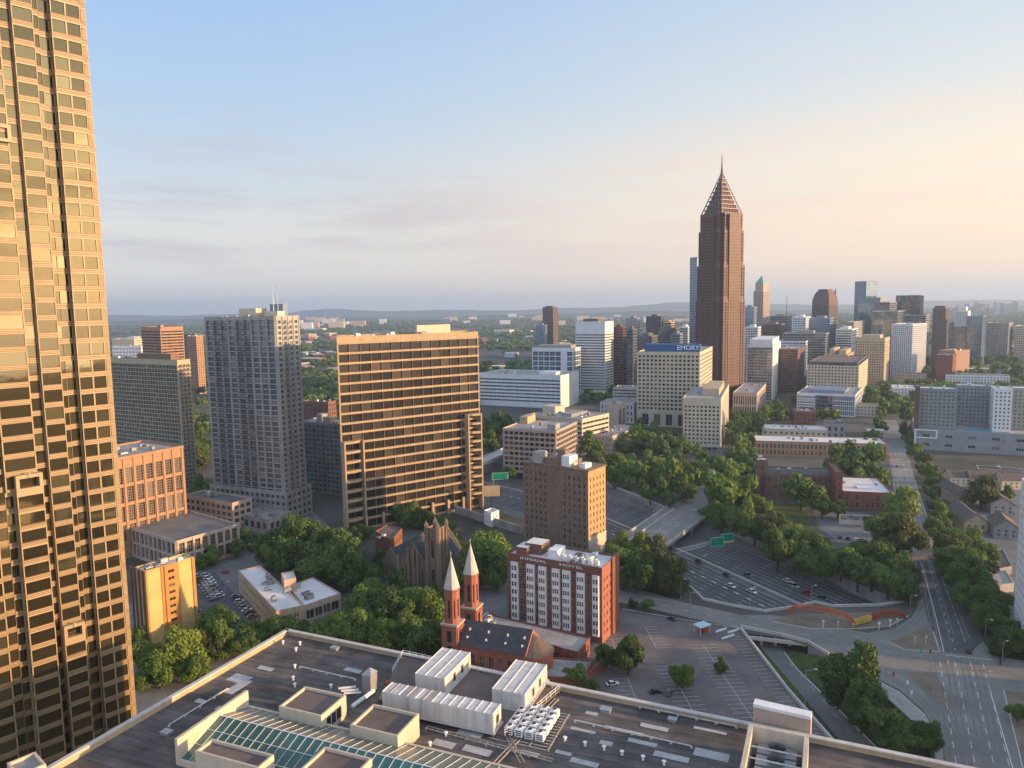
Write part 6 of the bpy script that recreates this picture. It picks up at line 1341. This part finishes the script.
clump([(932, 492, 9, 0), (936, 505, 9, 0), (934, 480, 9, 0), (943, 515, 9, 1), (928, 470, 8, 0), (924, 458, 8, 0), (938, 528, 10, 0), (946, 540, 14, 1), (955, 550, 14, 3), (962, 562, 17, 1), (950, 562, 13, 1), (975, 575, 18, 0), (962, 582, 15, 0), (985, 590, 17, 0), (972, 598, 14, 0), (992, 605, 14, 0), (968, 540, 11, 1), (1002, 625, 13, 0), (986, 618, 13, 0), (1015, 640, 13, 0), (1000, 645, 10, 0), (980, 556, 12, 0), (1005, 600, 9, 0)], 'dark leafy tree in the row along the right side of the avenue', 'trees right of the avenue')
clump([(935, 374, 6, 0), (944, 377, 6, 0), (953, 378, 6, 1), (962, 377, 6, 0), (972, 376, 6, 0), (982, 374, 6, 0), (993, 372, 7, 0), (1004, 370, 7, 1), (1015, 372, 7, 0), (925, 372, 6, 0), (928, 362, 5, 0), (978, 364, 6, 0), (990, 361, 6, 0), (1003, 360, 6, 0), (1016, 360, 6, 0)], 'small hazy tree behind the grey apartment complex', 'trees behind the apartment complex')
clump([(905, 432, 7, 0), (912, 440, 7, 0), (880, 425, 7, 0), (872, 436, 8, 0), (866, 445, 8, 0), (882, 410, 7, 1), (890, 400, 7, 0), (906, 415, 8, 0), (902, 404, 7, 2), (915, 450, 7, 0), (858, 448, 7, 0), (896, 406, 5, 2), (915, 428, 6, 0), (886, 392, 8, 0), (870, 396, 8, 0), (877, 404, 7, 0)], 'green street tree further up the avenue', 'trees further up the avenue')
clump([(398, 513, 9, 0), (410, 515, 10, 0), (424, 518, 9, 0), (436, 521, 8, 0), (448, 528, 9, 1), (452, 540, 9, 0), (462, 552, 10, 0), (352, 536, 8, 0), (366, 531, 7, 0), (384, 560, 8, 0), (372, 575, 9, 0)], 'dark tree tucked round the gothic church', 'trees round the gothic church')
clump([(486, 432, 11, 0), (496, 428, 11, 0), (490, 444, 9, 0), (505, 424, 7, 0), (513, 474, 4, 0), (508, 470, 4, 0), (245, 535, 9, 0), (236, 549, 8, 1), (212, 555, 9, 1), (204, 560, 8, 1), (256, 540, 9, 0)], 'small dark tree squeezed between city buildings', 'trees between city buildings')
# random mid-distance individuals
area = [((190, 205, 345, 500), 45, 7), ((300, 340, 330, 420), 30, 7), ((478, 540, 330, 400), 45, 6), ((925, 1024, 372, 396), 55, 7), ((990, 1024, 345, 375), 20, 7), ((610, 640, 350, 400), 6, 6)]
for (x0, x1, y0, y1), n_, rp in area:
    for i in range(n_):
        px, py = tr.uniform(x0, x1), tr.uniform(y0, y1); p = G(px, py, 8)
        if any(hypot(p.x - f_[0], p.y - f_[1]) < f_[2] * .8 + 4 for f_ in FOOT): continue
        tree(p.x, p.y, tr.uniform(5, 8), tone=tr.choice([0, 0, 1, 1, 3]), label='hazy tree among the houses between the towers in the middle distance', group='hazy middle distance trees')
# the 290 that show largest are single trees, the hazy remainder one mass
TREES.sort(key=lambda t: -t[2] / hypot(t[0], t[1]))
for t in TREES[:290]: make_tree(*t)
rest = []
for t in TREES[290:]:
    V = LOD['f'][tr.randrange(2)] * t[2] + np.array([t[0], t[1], t[2] * .98]); rest.append(V)
if rest: tag(link(bpy.data.objects.new('distant_trees', mesh_from(np.concatenate(rest), 'distant_trees', LM[1]))), 'mass of small hazy trees between the middle distance buildings', 'trees', kind='stuff')
# the endless woods beyond: far too many to count
rs = np.random.RandomState(4); base = crown(99, 60, .36, 6); allV = []
cnt = 0
while cnt < 9000:
    Y = 820 * (7500 / 820) ** rs.rand(); X = rs.uniform(-.78, .78) * Y
    c = (X * .0021, Y * .0021)
    if sin(c[0] * 2.1 + 1.7 * sin(c[1])) + sin(c[1] * 2.7 + sin(c[0] * 1.3)) < -.9: cnt += .3; continue
    if Y < 2600 and any(abs(X - f_[0]) < f_[2] + 6 and abs(Y - f_[1]) < f_[2] + 6 for f_ in FOOT): continue
    if Y < 1000 and (-.06 < X / Y < .2): continue
    r_ = rs.uniform(5, 8.5) * (1 + Y / 2600); a = rs.rand() * 6.28; V = base.copy(); ca, sa = cos(a), sin(a)
    V = np.stack([V[:, 0] * ca - V[:, 1] * sa, V[:, 0] * sa + V[:, 1] * ca, V[:, 2] * min(.9, 9 / r_)], 1) * r_ + np.array([X, Y, 6.5]); allV.append(V); cnt += 1
f_o = bpy.data.objects.new('woods', mesh_from(np.concatenate(allV), 'woods', LM[0])); link(f_o); tag(f_o, 'endless dark green woods covering the land beyond the towers', 'woods', kind='stuff')
# ------------------------------------------------------------ vehicles
PAINT = {n: mat('car_' + n, c, .3, .03, 1, spec=.6) for n, c in dict(white=(.75, .75, .74), silver=(.42, .43, .44), black=(.02, .02, .022), grey=(.13, .135, .14), red=(.36, .03, .02), blue=(.03, .06, .16), teal=(.05, .12, .13), tan=(.35, .29, .2)).items()}
CG = glass('car_window', (.01, .012, .015), (.02, .022, .025), .05, 1.6)
LR = mat('tail_light', (.45, .02, .02), .3, .02, 1); LWH = mat('head_light', (.8, .8, .75), .2, .02, 1)
def carmesh(suv):
    h1, h2 = (.95, 1.72) if suv else (.82, 1.42); L_ = 4.6; w = .92
    prof = [(-2.3, .35), (-2.3, .8), (-2.15, h1 * .98), (2.0, h1 * .9), (2.28, .72), (2.3, .35)]
    mb = MB()
    for s in (-1, 1):
        pts = [(x, s * w, z) for x, z in prof]; mb.poly(pts if s < 0 else pts[::-1])
    n = len(prof)
    for i in range(n):
        a, b = prof[i], prof[(i + 1) % n]; mb.poly([(a[0], -w, a[1]), (a[0], w, a[1]), (b[0], w, b[1]), (b[0], -w, b[1])])
    bot = [(-2.05 if suv else -1.75, h1 * .97), (1.15, h1 * .93)]; top = [(-1.85 if suv else -1.15, h2), (.35, h2)]
    cab = MB(); tw_ = .68
    A = [(bot[0][0], -w * .96, bot[0][1]), (bot[1][0], -w * .96, bot[1][1]), (top[1][0], -tw_, top[1][1]), (top[0][0], -tw_, top[0][1])]
    cab.poly(A); cab.poly([(x, -y, z) for x, y, z in A][::-1])
    cab.poly([A[1], (A[1][0], -A[1][1], A[1][2]), (A[2][0], -A[2][1], A[2][2]), A[2]]); cab.poly([(A[0][0], -A[0][1], A[0][2]), A[0], A[3], (A[3][0], -A[3][1], A[3][2])])
    rf = MB(); rf.box(top[0][0] - .03, top[1][0] + .05, -tw_ - .02, tw_ + .02, h2 - .02, h2 + .05)
    wh = MB(); wh.tube((0, -.11, 0), (0, .11, 0), .33, .33, 12)
    lt = MB(); lt.box(-.03, .03, -.2, .2, -.08, .08)
    return mb, cab, rf, wh, lt
CARM = {}
def carsrc(col, suv):
    if (col, suv) in CARM: return CARM[col, suv]
    mb, cab, rf, wh, lt = carmesh(suv); m = PAINT[col]
    parts = [('body', mb.mesh('body', [m]), (0, 0, 0)), ('cabin_glass', cab.mesh('cabin_glass', [CG]), (0, 0, 0)), ('car_roof', rf.mesh('car_roof', [m]), (0, 0, 0))]
    W_ = wh.mesh('wheel', [M['rubber']])
    for x in (-1.4, 1.4):
        for y in (-.86, .86): parts.append(('wheel', W_, (x, y, .33)))
    a = lt.mesh('headlight', [LWH]); b = lt.mesh('tail_light', [LR])
    for y in (-.65, .65): parts += [('headlight', a, (2.29, y, .66)), ('tail_light', b, (-2.31, y, .78))]
    CARM[col, suv] = parts; return parts
def car(p, ang, col, label, z=0, suv=False, group=None, sc=1.0):
    o = empty('car', (p[0], p[1], z), label, 'car', group, ang); o.scale = (sc,) * 3
    for n, me, l in carsrc(col, suv):
        c = bpy.data.objects.new(n, me); link(c); c.parent = o; c.location = l
    return o
def fdir(px, py, z=-6):
    p = G(px, py, z).to_2d(); k = min(range(len(EU) - 1), key=lambda i: (EU[i] - p).length); d = EU[k + 1] - EU[k]; return p, atan2(d.y, d.x)
for px, py, col, suv, lab in ((699.5, 563, 'black', True, 'black car on the freeway nearest the bridge'), (727, 576, 'black', False, 'black car on the freeway just behind a white car'), (748, 576, 'grey', False, 'dark grey car alone beside the median barrier'), (731, 587, 'white', False, 'white car on the freeway left of another white one'),
                              (752, 592.5, 'white', False, 'white car on the freeway nearest the pale parapet wall'), (788, 582, 'white', False, 'white car leading the small queue on the far freeway lanes'), (794, 587, 'silver', True, 'silver van in the small queue on the far freeway lanes'), (807, 594, 'red', False, 'dark red car behind the silver van'), (823, 599, 'teal', False, 'dark teal car close to the red arch garden'), (648, 531, 'white', False, 'white car on the freeway before the bridge')):
    p, a = fdir(px, py); car(p, a, col, lab, -5.98, suv, sc=1.15)
av = atan2(*(Vector((.91, .42)).to_2d())[:]) ; da = G(905, 490).to_2d() - G(915, 545).to_2d(); ava = atan2(da.y, da.x)
for px, py, col, lab, a in ((969, 652, 'black', 'black car crossing the big street junction', ava - .1), (904.5, 491, 'black', 'dark car driving down the avenue beside the school', ava), (911, 583, 'silver', 'silver car at the brick crosswalk of the avenue', ava), (897, 467, 'red', 'red car at the avenue crossing by the tan brick building', ava), (903, 467, 'white', 'white car beside the red car at the avenue crossing', ava),
                             (672, 620, 'blue', 'dark blue car parked by the street near the pale roofed kiosk', 2.2), (612.5, 685, 'white', 'white car parked beside the red brick wall', .2), (656, 693, 'black', 'black car parked close behind the roof parapet', .25), (669, 694, 'grey', 'dark grey car parked right of the black one behind the parapet', 1.2), (225, 573, 'red', 'red pickup truck on the left street corner', 2.6)):
    p = G(px, py, 0).to_2d(); car(p, a, col, lab, .06, False)
rc = random.Random(9); cols = ['white', 'silver', 'black', 'grey', 'blue', 'white', 'silver', 'tan', 'black']
def rowcars(a, b, n, label, group, ang_off=pi / 2, z=.03):
    p, q = G(*a, 0).to_2d(), G(*b, 0).to_2d(); d = q - p; an = atan2(d.y, d.x) + ang_off
    for i in range(n): car(p + d * i / (n - 1), an, rc.choice(cols), label, z, rc.random() < .4, group)
rowcars((235, 597), (252, 617), 8, 'parked car in the row along the low tan building', 'cars along the low tan building')
rowcars((198, 577), (214, 600), 9, 'parked car in the left row of the small car park', 'cars in the left row of the car park')
rowcars((206, 576), (220, 597), 8, 'parked car in the second row of the small car park', 'cars in the second row of the car park')
rowcars((196, 612), (202, 650), 6, 'parked car in the row below the yellow brick block', 'cars below the yellow brick block')
rowcars((300, 534), (330, 548), 7, 'parked car in the lot below the balcony tower', 'cars below the balcony tower')
rowcars((306, 528), (336, 541), 7, 'parked car in the far row of the lot below the balcony tower', 'cars in the far row below the balcony tower')
rowcars((602, 476), (640, 486), 7, 'parked car in the shaded lot beside the park', 'cars in the lot beside the park')
rowcars((645, 455), (715, 449), 12, 'parked car in the row below the beige block', 'cars below the beige block')
rowcars((840, 538), (872, 543), 5, 'parked car in the school yard', 'cars in the school yard')
rowcars((888, 478), (893, 500), 4, 'parked car at the kerb of the avenue', 'cars at the avenue kerb', 0)
rowcars((982, 560), (1000, 558), 5, 'parked car by the carports', 'cars by the carports')
rowcars((190, 505), (206, 498), 5, 'parked car on the pale deck street', 'cars on the deck street')
# ------------------------------------------------------------ street furniture
def lamp(px, py, h, label, arm=2.2, group=None, ang=0, z=0, name='street_lamp'):
    p = G(px, py, z).to_2d(); o = empty(name, (p.x, p.y, z), label, 'street lamp', group, ang)
    mb = MB(); mb.tube((0, 0, 0), (0, 0, h), .14, .09, 6); mb.tube((0, 0, h), (arm, 0, h + .5), .07, .05, 5); mb.tube((0, 0, 0), (0, 0, .5), .25, .22, 8); mb.build('pole', [M['met']], o, (0, 0, 0))
    mb = MB(); mb.box(arm - .1, arm + .8, -.18, .18, h + .42, h + .6); mb.build('lamp_head', [M['white2']], o, (0, 0, 0)); return o
lamp(805, 708, 13, 'tall grey street lamp beside the exit road', 3, z=-.0)
for px, py, z, lab in ((632, 544, 0, 'lamp on the left bridge rail, nearest the trees'), (652, 526, 0, 'lamp in the middle of the left bridge rail'), (667, 512, 0, 'lamp at the far end of the left bridge rail'), (674, 541, 0, 'lamp on the sunlit right bridge rail'), (691, 524, 0, 'lamp at the far end of the right bridge rail'),
                       (681, 598, 0, 'lamp beside the street left of the pale kiosk'), (690, 611, 0, 'lamp on the pavement near the pale kiosk'), (750, 607, 0, 'lamp on the freeway parapet wall'), (811, 605, 0, 'lamp behind the red arch'), (910, 615, 0, 'lamp at the corner of the arch garden'), (985, 640, 0, 'lamp at the right side of the junction'), (1002, 665, 0, 'tall lamp on the right corner of the junction'), (702, 572, -6, 'lamp standing on the freeway under the green signs'), (225, 600, 0, 'lamp in the small car park'), (247, 560, 0, 'lamp on the left street corner'), (264, 548, 0, 'lamp by the grove left of the gothic church')):
    lamp(px, py, 8.5, lab, 1.6, None, rc.uniform(-1, 1), z)
# traffic lights and small signs at the junction
for px, py, c_, lab in ((921, 662, 'sign', 'traffic signal mast left of the junction'), (930, 662, 'metd', 'dark traffic signal on a short pole at the junction'), (947, 663, 'steelr', 'orange construction barrel marker left in the junction'), (971, 670, 'steelr', 'orange barrel marker in the middle of the junction'), (989, 672, 'steelr', 'orange barrel marker right in the junction'), (893, 685, 'redp', 'red banner pole at the pavement curve'), (907, 694, 'white2', 'white statue pole on the pavement curve'), (911, 704, 'white2', 'short white post below the white statue pole')):
    p = G(px, py, 0).to_2d(); o = empty('signal_post' if c_ != 'steelr' else 'traffic_barrel', (p.x, p.y, .05), lab, 'signal' if c_ != 'steelr' else 'barrel')
    if c_ == 'steelr':
        mb = MB(); mb.tube((0, 0, 0), (0, 0, 1.1), .35, .28, 10); mb.build('drum', [M['steelr']], o, (0, 0, 0)); mb = MB(); mb.tube((0, 0, .35), (0, 0, .55), .36, .34, 10, cap=False); mb.build('white_stripe', [M['white2']], o, (0, 0, 0))
    else:
        mb = MB(); mb.tube((0, 0, 0), (0, 0, 4.6), .1, .08, 6); mb.build('pole', [M['met']], o, (0, 0, 0)); mb = MB(); mb.box(-.35, .35, -.2, .2, 3.4, 4.7); mb.build('head', [M[c_]], o, (0, 0, 0))
# sign gantry over the freeway
p, a = fdir(690, 556); q = G(735, 548, -6).to_2d(); q = G(731, 552, -6).to_2d(); p = G(677, 566, -6).to_2d()
d = (q - p); l = d.length; d /= l; go = Bld('sign_gantry', 'steel gantry carrying two green highway signs across the freeway', 'sign gantry', loc=(p.x, p.y, -6))
mb = MB()
for zz_ in (7.2, 8.8):
    for s_ in (0, 1.2): mb.tube((*(p + Vector((-d.y, d.x)) * s_), -6 + zz_), (*(q + Vector((-d.y, d.x)) * s_), -6 + zz_), .12, .12, 5)
n_ = int(l / 1.8)
for i in range(n_): mb.tube((*(p + d * l * i / n_), 1.2), (*(p + d * l * (i + 1) / n_), 2.8), .07, .07, 4)
mb.build('truss', [M['met']], go.root)
for t in (0.02, .98):
    mb = MB(); c_ = p + d * l * t; mb.tube((*c_, -6), (*c_, 3.2), .22, .2, 8); mb.build('post', [M['met']], go.root)
def gsign(c0, w, h, zc_, lines, yellow=False, root=None, tilt=0):
    root = root or go.root; dd = Vector((cos(tilt), sin(tilt))); nn = Vector((dd.y, -dd.x))
    mb = MB(); mb.obox(c0 + nn * .3, dd, nn, w, .15, zc_ - h / 2, zc_ + h / 2); o_ = mb.build('sign_panel', [M['sign']], root)
    mb = MB(); k = .12
    for z_ in (zc_ - h / 2 + k, zc_ + h / 2 - k * 2): mb.obox(c0 + nn * .46 + dd * k, dd, nn, w - 2 * k, .03, z_, z_ + k)
    for s_ in (k, w - 2 * k): mb.obox(c0 + nn * .46 + dd * s_, dd, nn, k, .029, zc_ - h / 2 + 2 * k, zc_ + h / 2 - 2 * k)
    mb.build('sign_border', [M['signw']], root)
    if yellow: mb = MB(); mb.obox(c0 + nn * .46 + dd * k, dd, nn, w - 2 * k, .05, zc_ - h / 2 - .9, zc_ - h / 2 - .02); mb.build('exit_panel', [M['yline']], root)
tl = R(12)
c1 = G(713, 545, 3).to_2d(); c1 = p + d * l * .62 + Vector((-1, -1.2)); gsign(c1, 8.2, 5.2, 3.0, [], False, None, tl); gsign(p + d * l * .80 + Vector((-.6, -1.2)), 8.2, 4.6, 4.2, [], True, None, tl)
# second sign far left
p2 = G(497, 480, 0).to_2d(); g2 = Bld('highway_sign', 'green highway sign on posts below the flyover ramp', 'sign', loc=(p2.x, p2.y, -6))
gsign(p2 + Vector((-4, 0)), 13, 5.5, 3, [], False, g2.root, R(8))
for s_ in (-3, 8): mb = MB(); mb.tube((p2.x + s_, p2.y + .4, -6), (p2.x + s_, p2.y + .4, 3), .2, .18, 6); mb.build('post', [M['met']], g2.root)
# kiosk with pale blue roof, barriers
p = G(702, 633, 0).to_2d(); k = Bld('kiosk', 'parking lot kiosk with pale blue metal roof on posts', 'kiosk', loc=(p.x, p.y, 0)); b_, a_ = axes(60)
o_ = p - b_ * 3 - a_ * 2.2; mb = MB(); mb.obox(o_, b_, a_, 6, 4.4, 3.4, 3.75); mb.build('canopy', [mat('pale_blue_metal', (.45, .60, .62), .5, .08, .4)], k.root)
for s_, t_ in ((.3, .3), (5.5, .3), (5.5, 3.9), (.3, 3.9)): mb = MB(); c_ = o_ + b_ * s_ + a_ * t_; mb.tube((*c_, 0), (*c_, 3.4), .09, .09, 6); mb.build('post', [M['white2']], k.root)
mb = MB(); mb.obox(o_ + b_ * 3.2 + a_ * 1.2, b_, a_, 2, 2, 0, 2.5); mb.build('booth', [M['redp']], k.root)
for i, (px, py) in enumerate(((716, 633), (722, 640), (728, 634))):
    q = G(px, py, 0).to_2d(); mb = MB(); mb.obox(q, b_, a_, 6 + i, .3, .1, .9); thing(mb, 'barrier_rail', [M['white2']], ['white barrier rail right beside the kiosk', 'white barrier rail in front of the kiosk entrance', 'white barrier rail farther right from the kiosk'][i], 'barrier')
# red arch garden: truss arch with yellow end, and low arch to its right, standing on the median
def arch(pts, h, name, label, m, w=1.6, n=22, hz=None):
    P_ = smooth([G(x, y, 0).to_2d() for x, y in pts], 3); L_ = len(P_); g = Bld(name, label, 'arch', loc=(P_[0].x, P_[0].y, 0)); rib = MB(); lac = MB(); prev = None
    for i, p in enumerate(P_):
        t = i / (L_ - 1); z_ = h(t); d_ = (P_[min(i + 1, L_ - 1)] - P_[max(i - 1, 0)]).normalized(); nn = Vector((-d_.y, d_.x)) * w / 2
        cur = [(*(p - nn), z_), (*(p + nn), z_), (*(p + nn), z_ + 1.5), (*(p - nn), z_ + 1.5)]
        if prev:
            for k_ in range(4): rib.tube(prev[k_], cur[k_], .17, .17, 5, cap=False)
            lac.tube(prev[0], cur[3], .1, .1, 4, cap=False); lac.tube(prev[1], cur[2], .1, .1, 4, cap=False)
        for a_, b__ in ((0, 1), (1, 2), (2, 3), (3, 0)): lac.tube(cur[a_], cur[b__], .1, .1, 4, cap=False)
        prev = cur
    rib.build('chords', [m], g.root); lac.build('lacing', [m], g.root); return g
arch([(789, 616), (800, 619), (830, 623), (853, 625)], lambda t: .1 + 4.8 * sin(pi * min(1, t * 1.02)) ** .7 if t < .98 else .1, 'truss_arch', 'long orange red lattice truss arch on the freeway side garden', M['steelr'])
arch([(854, 625), (862, 624), (870, 622)], lambda t: .5 + .9 * t, 'truss_piece', 'short yellow lattice piece at the right foot of the red arch', M['yline'], 1.8)
arch([(872, 620), (886, 616), (905, 618)], lambda t: .2 + 1.0 * sin(pi * t), 'truss_arch', 'low dark red lattice arch right of the yellow piece', M['redp'])
for i, (px, py, m_) in enumerate(((823, 628, 'white2'), (838, 629, 'concl'), (853, 631, 'yline'), (879, 630, 'white2'), (890, 627, 'white2'), (897, 626, 'concl'), (915, 645, 'concl'), (926, 644, 'concl'))):
    q = G(px, py, 0).to_2d(); o_ = empty('garden_post', (q.x, q.y, .05), ['white post nearest the left foot of the red arch', 'grey post under the crown of the red arch', 'yellow post at the yellow truss piece', 'white post below the low dark arch', 'white post at the middle of the low dark arch', 'grey post at the right end of the garden', 'left grey post on the triangular traffic island', 'right grey post on the triangular traffic island'][i], 'post')
    mb = MB(); mb.tube((0, 0, 0), (0, 0, 2.6), .16, .14, 7); mb.build('shaft', [M[m_]], o_, (0, 0, 0)); mb = MB(); mb.tube((0, 0, 2.6), (0, 0, 3.3), .5, .35, 8); mb.build('cap', [M[m_]], o_, (0, 0, 0))
# park lamps with twin globes
for i, (px, py) in enumerate(((630, 462), (661, 463), (662, 447), (632, 447))):
    q = G(px, py, 0).to_2d(); o_ = empty('globe_lamp', (q.x, q.y, 0), ['white globe lamp at the left of the park', 'white globe lamp in the middle of the park', 'white globe lamp under the cream tower, right', 'white globe lamp under the cream tower, left'][i], 'park lamp')
    mb = MB(); mb.tube((0, 0, 0), (0, 0, 6), .14, .1, 6); mb.tube((-.9, 0, 6), (.9, 0, 6), .06, .06, 5); mb.build('pole', [M['metd']], o_, (0, 0, 0))
    for s_ in (-.9, .9):
        mb = MB(); prev = None
        mb.tube((s_, 0, 6), (s_, 0, 6.35), .3, .5, 8); mb.tube((s_, 0, 6.35), (s_, 0, 6.75), .5, .25, 8); mb.build('globe', [M['white2']], o_, (0, 0, 0))
for o in bpy.data.objects:
    if o.name.startswith('haze'): print(o)
# ------------------------------------------------------------ air
mb = MB(); mb.prism([(-17500, -900), (17500, -900), (17500, 17500), (-17500, 17500)], -14, 335)
hz = tag(mb.build('haze', []), kind='stuff'); m = bpy.data.materials.new('thin_haze'); m.use_nodes = True; t = m.node_tree
for n in list(t.nodes):
    if n.type != 'OUTPUT_MATERIAL': t.nodes.remove(n)
v = t.nodes.new('ShaderNodeVolumePrincipled'); v.inputs['Color'].default_value = (.58, .76, 1.0, 1); v.inputs['Density'].default_value = HAZE; v.inputs['Anisotropy'].default_value = .3
t.links.new(v.outputs[0], t.nodes['Material Output'].inputs['Volume']); hz.data.materials.clear(); hz.data.materials.append(m)
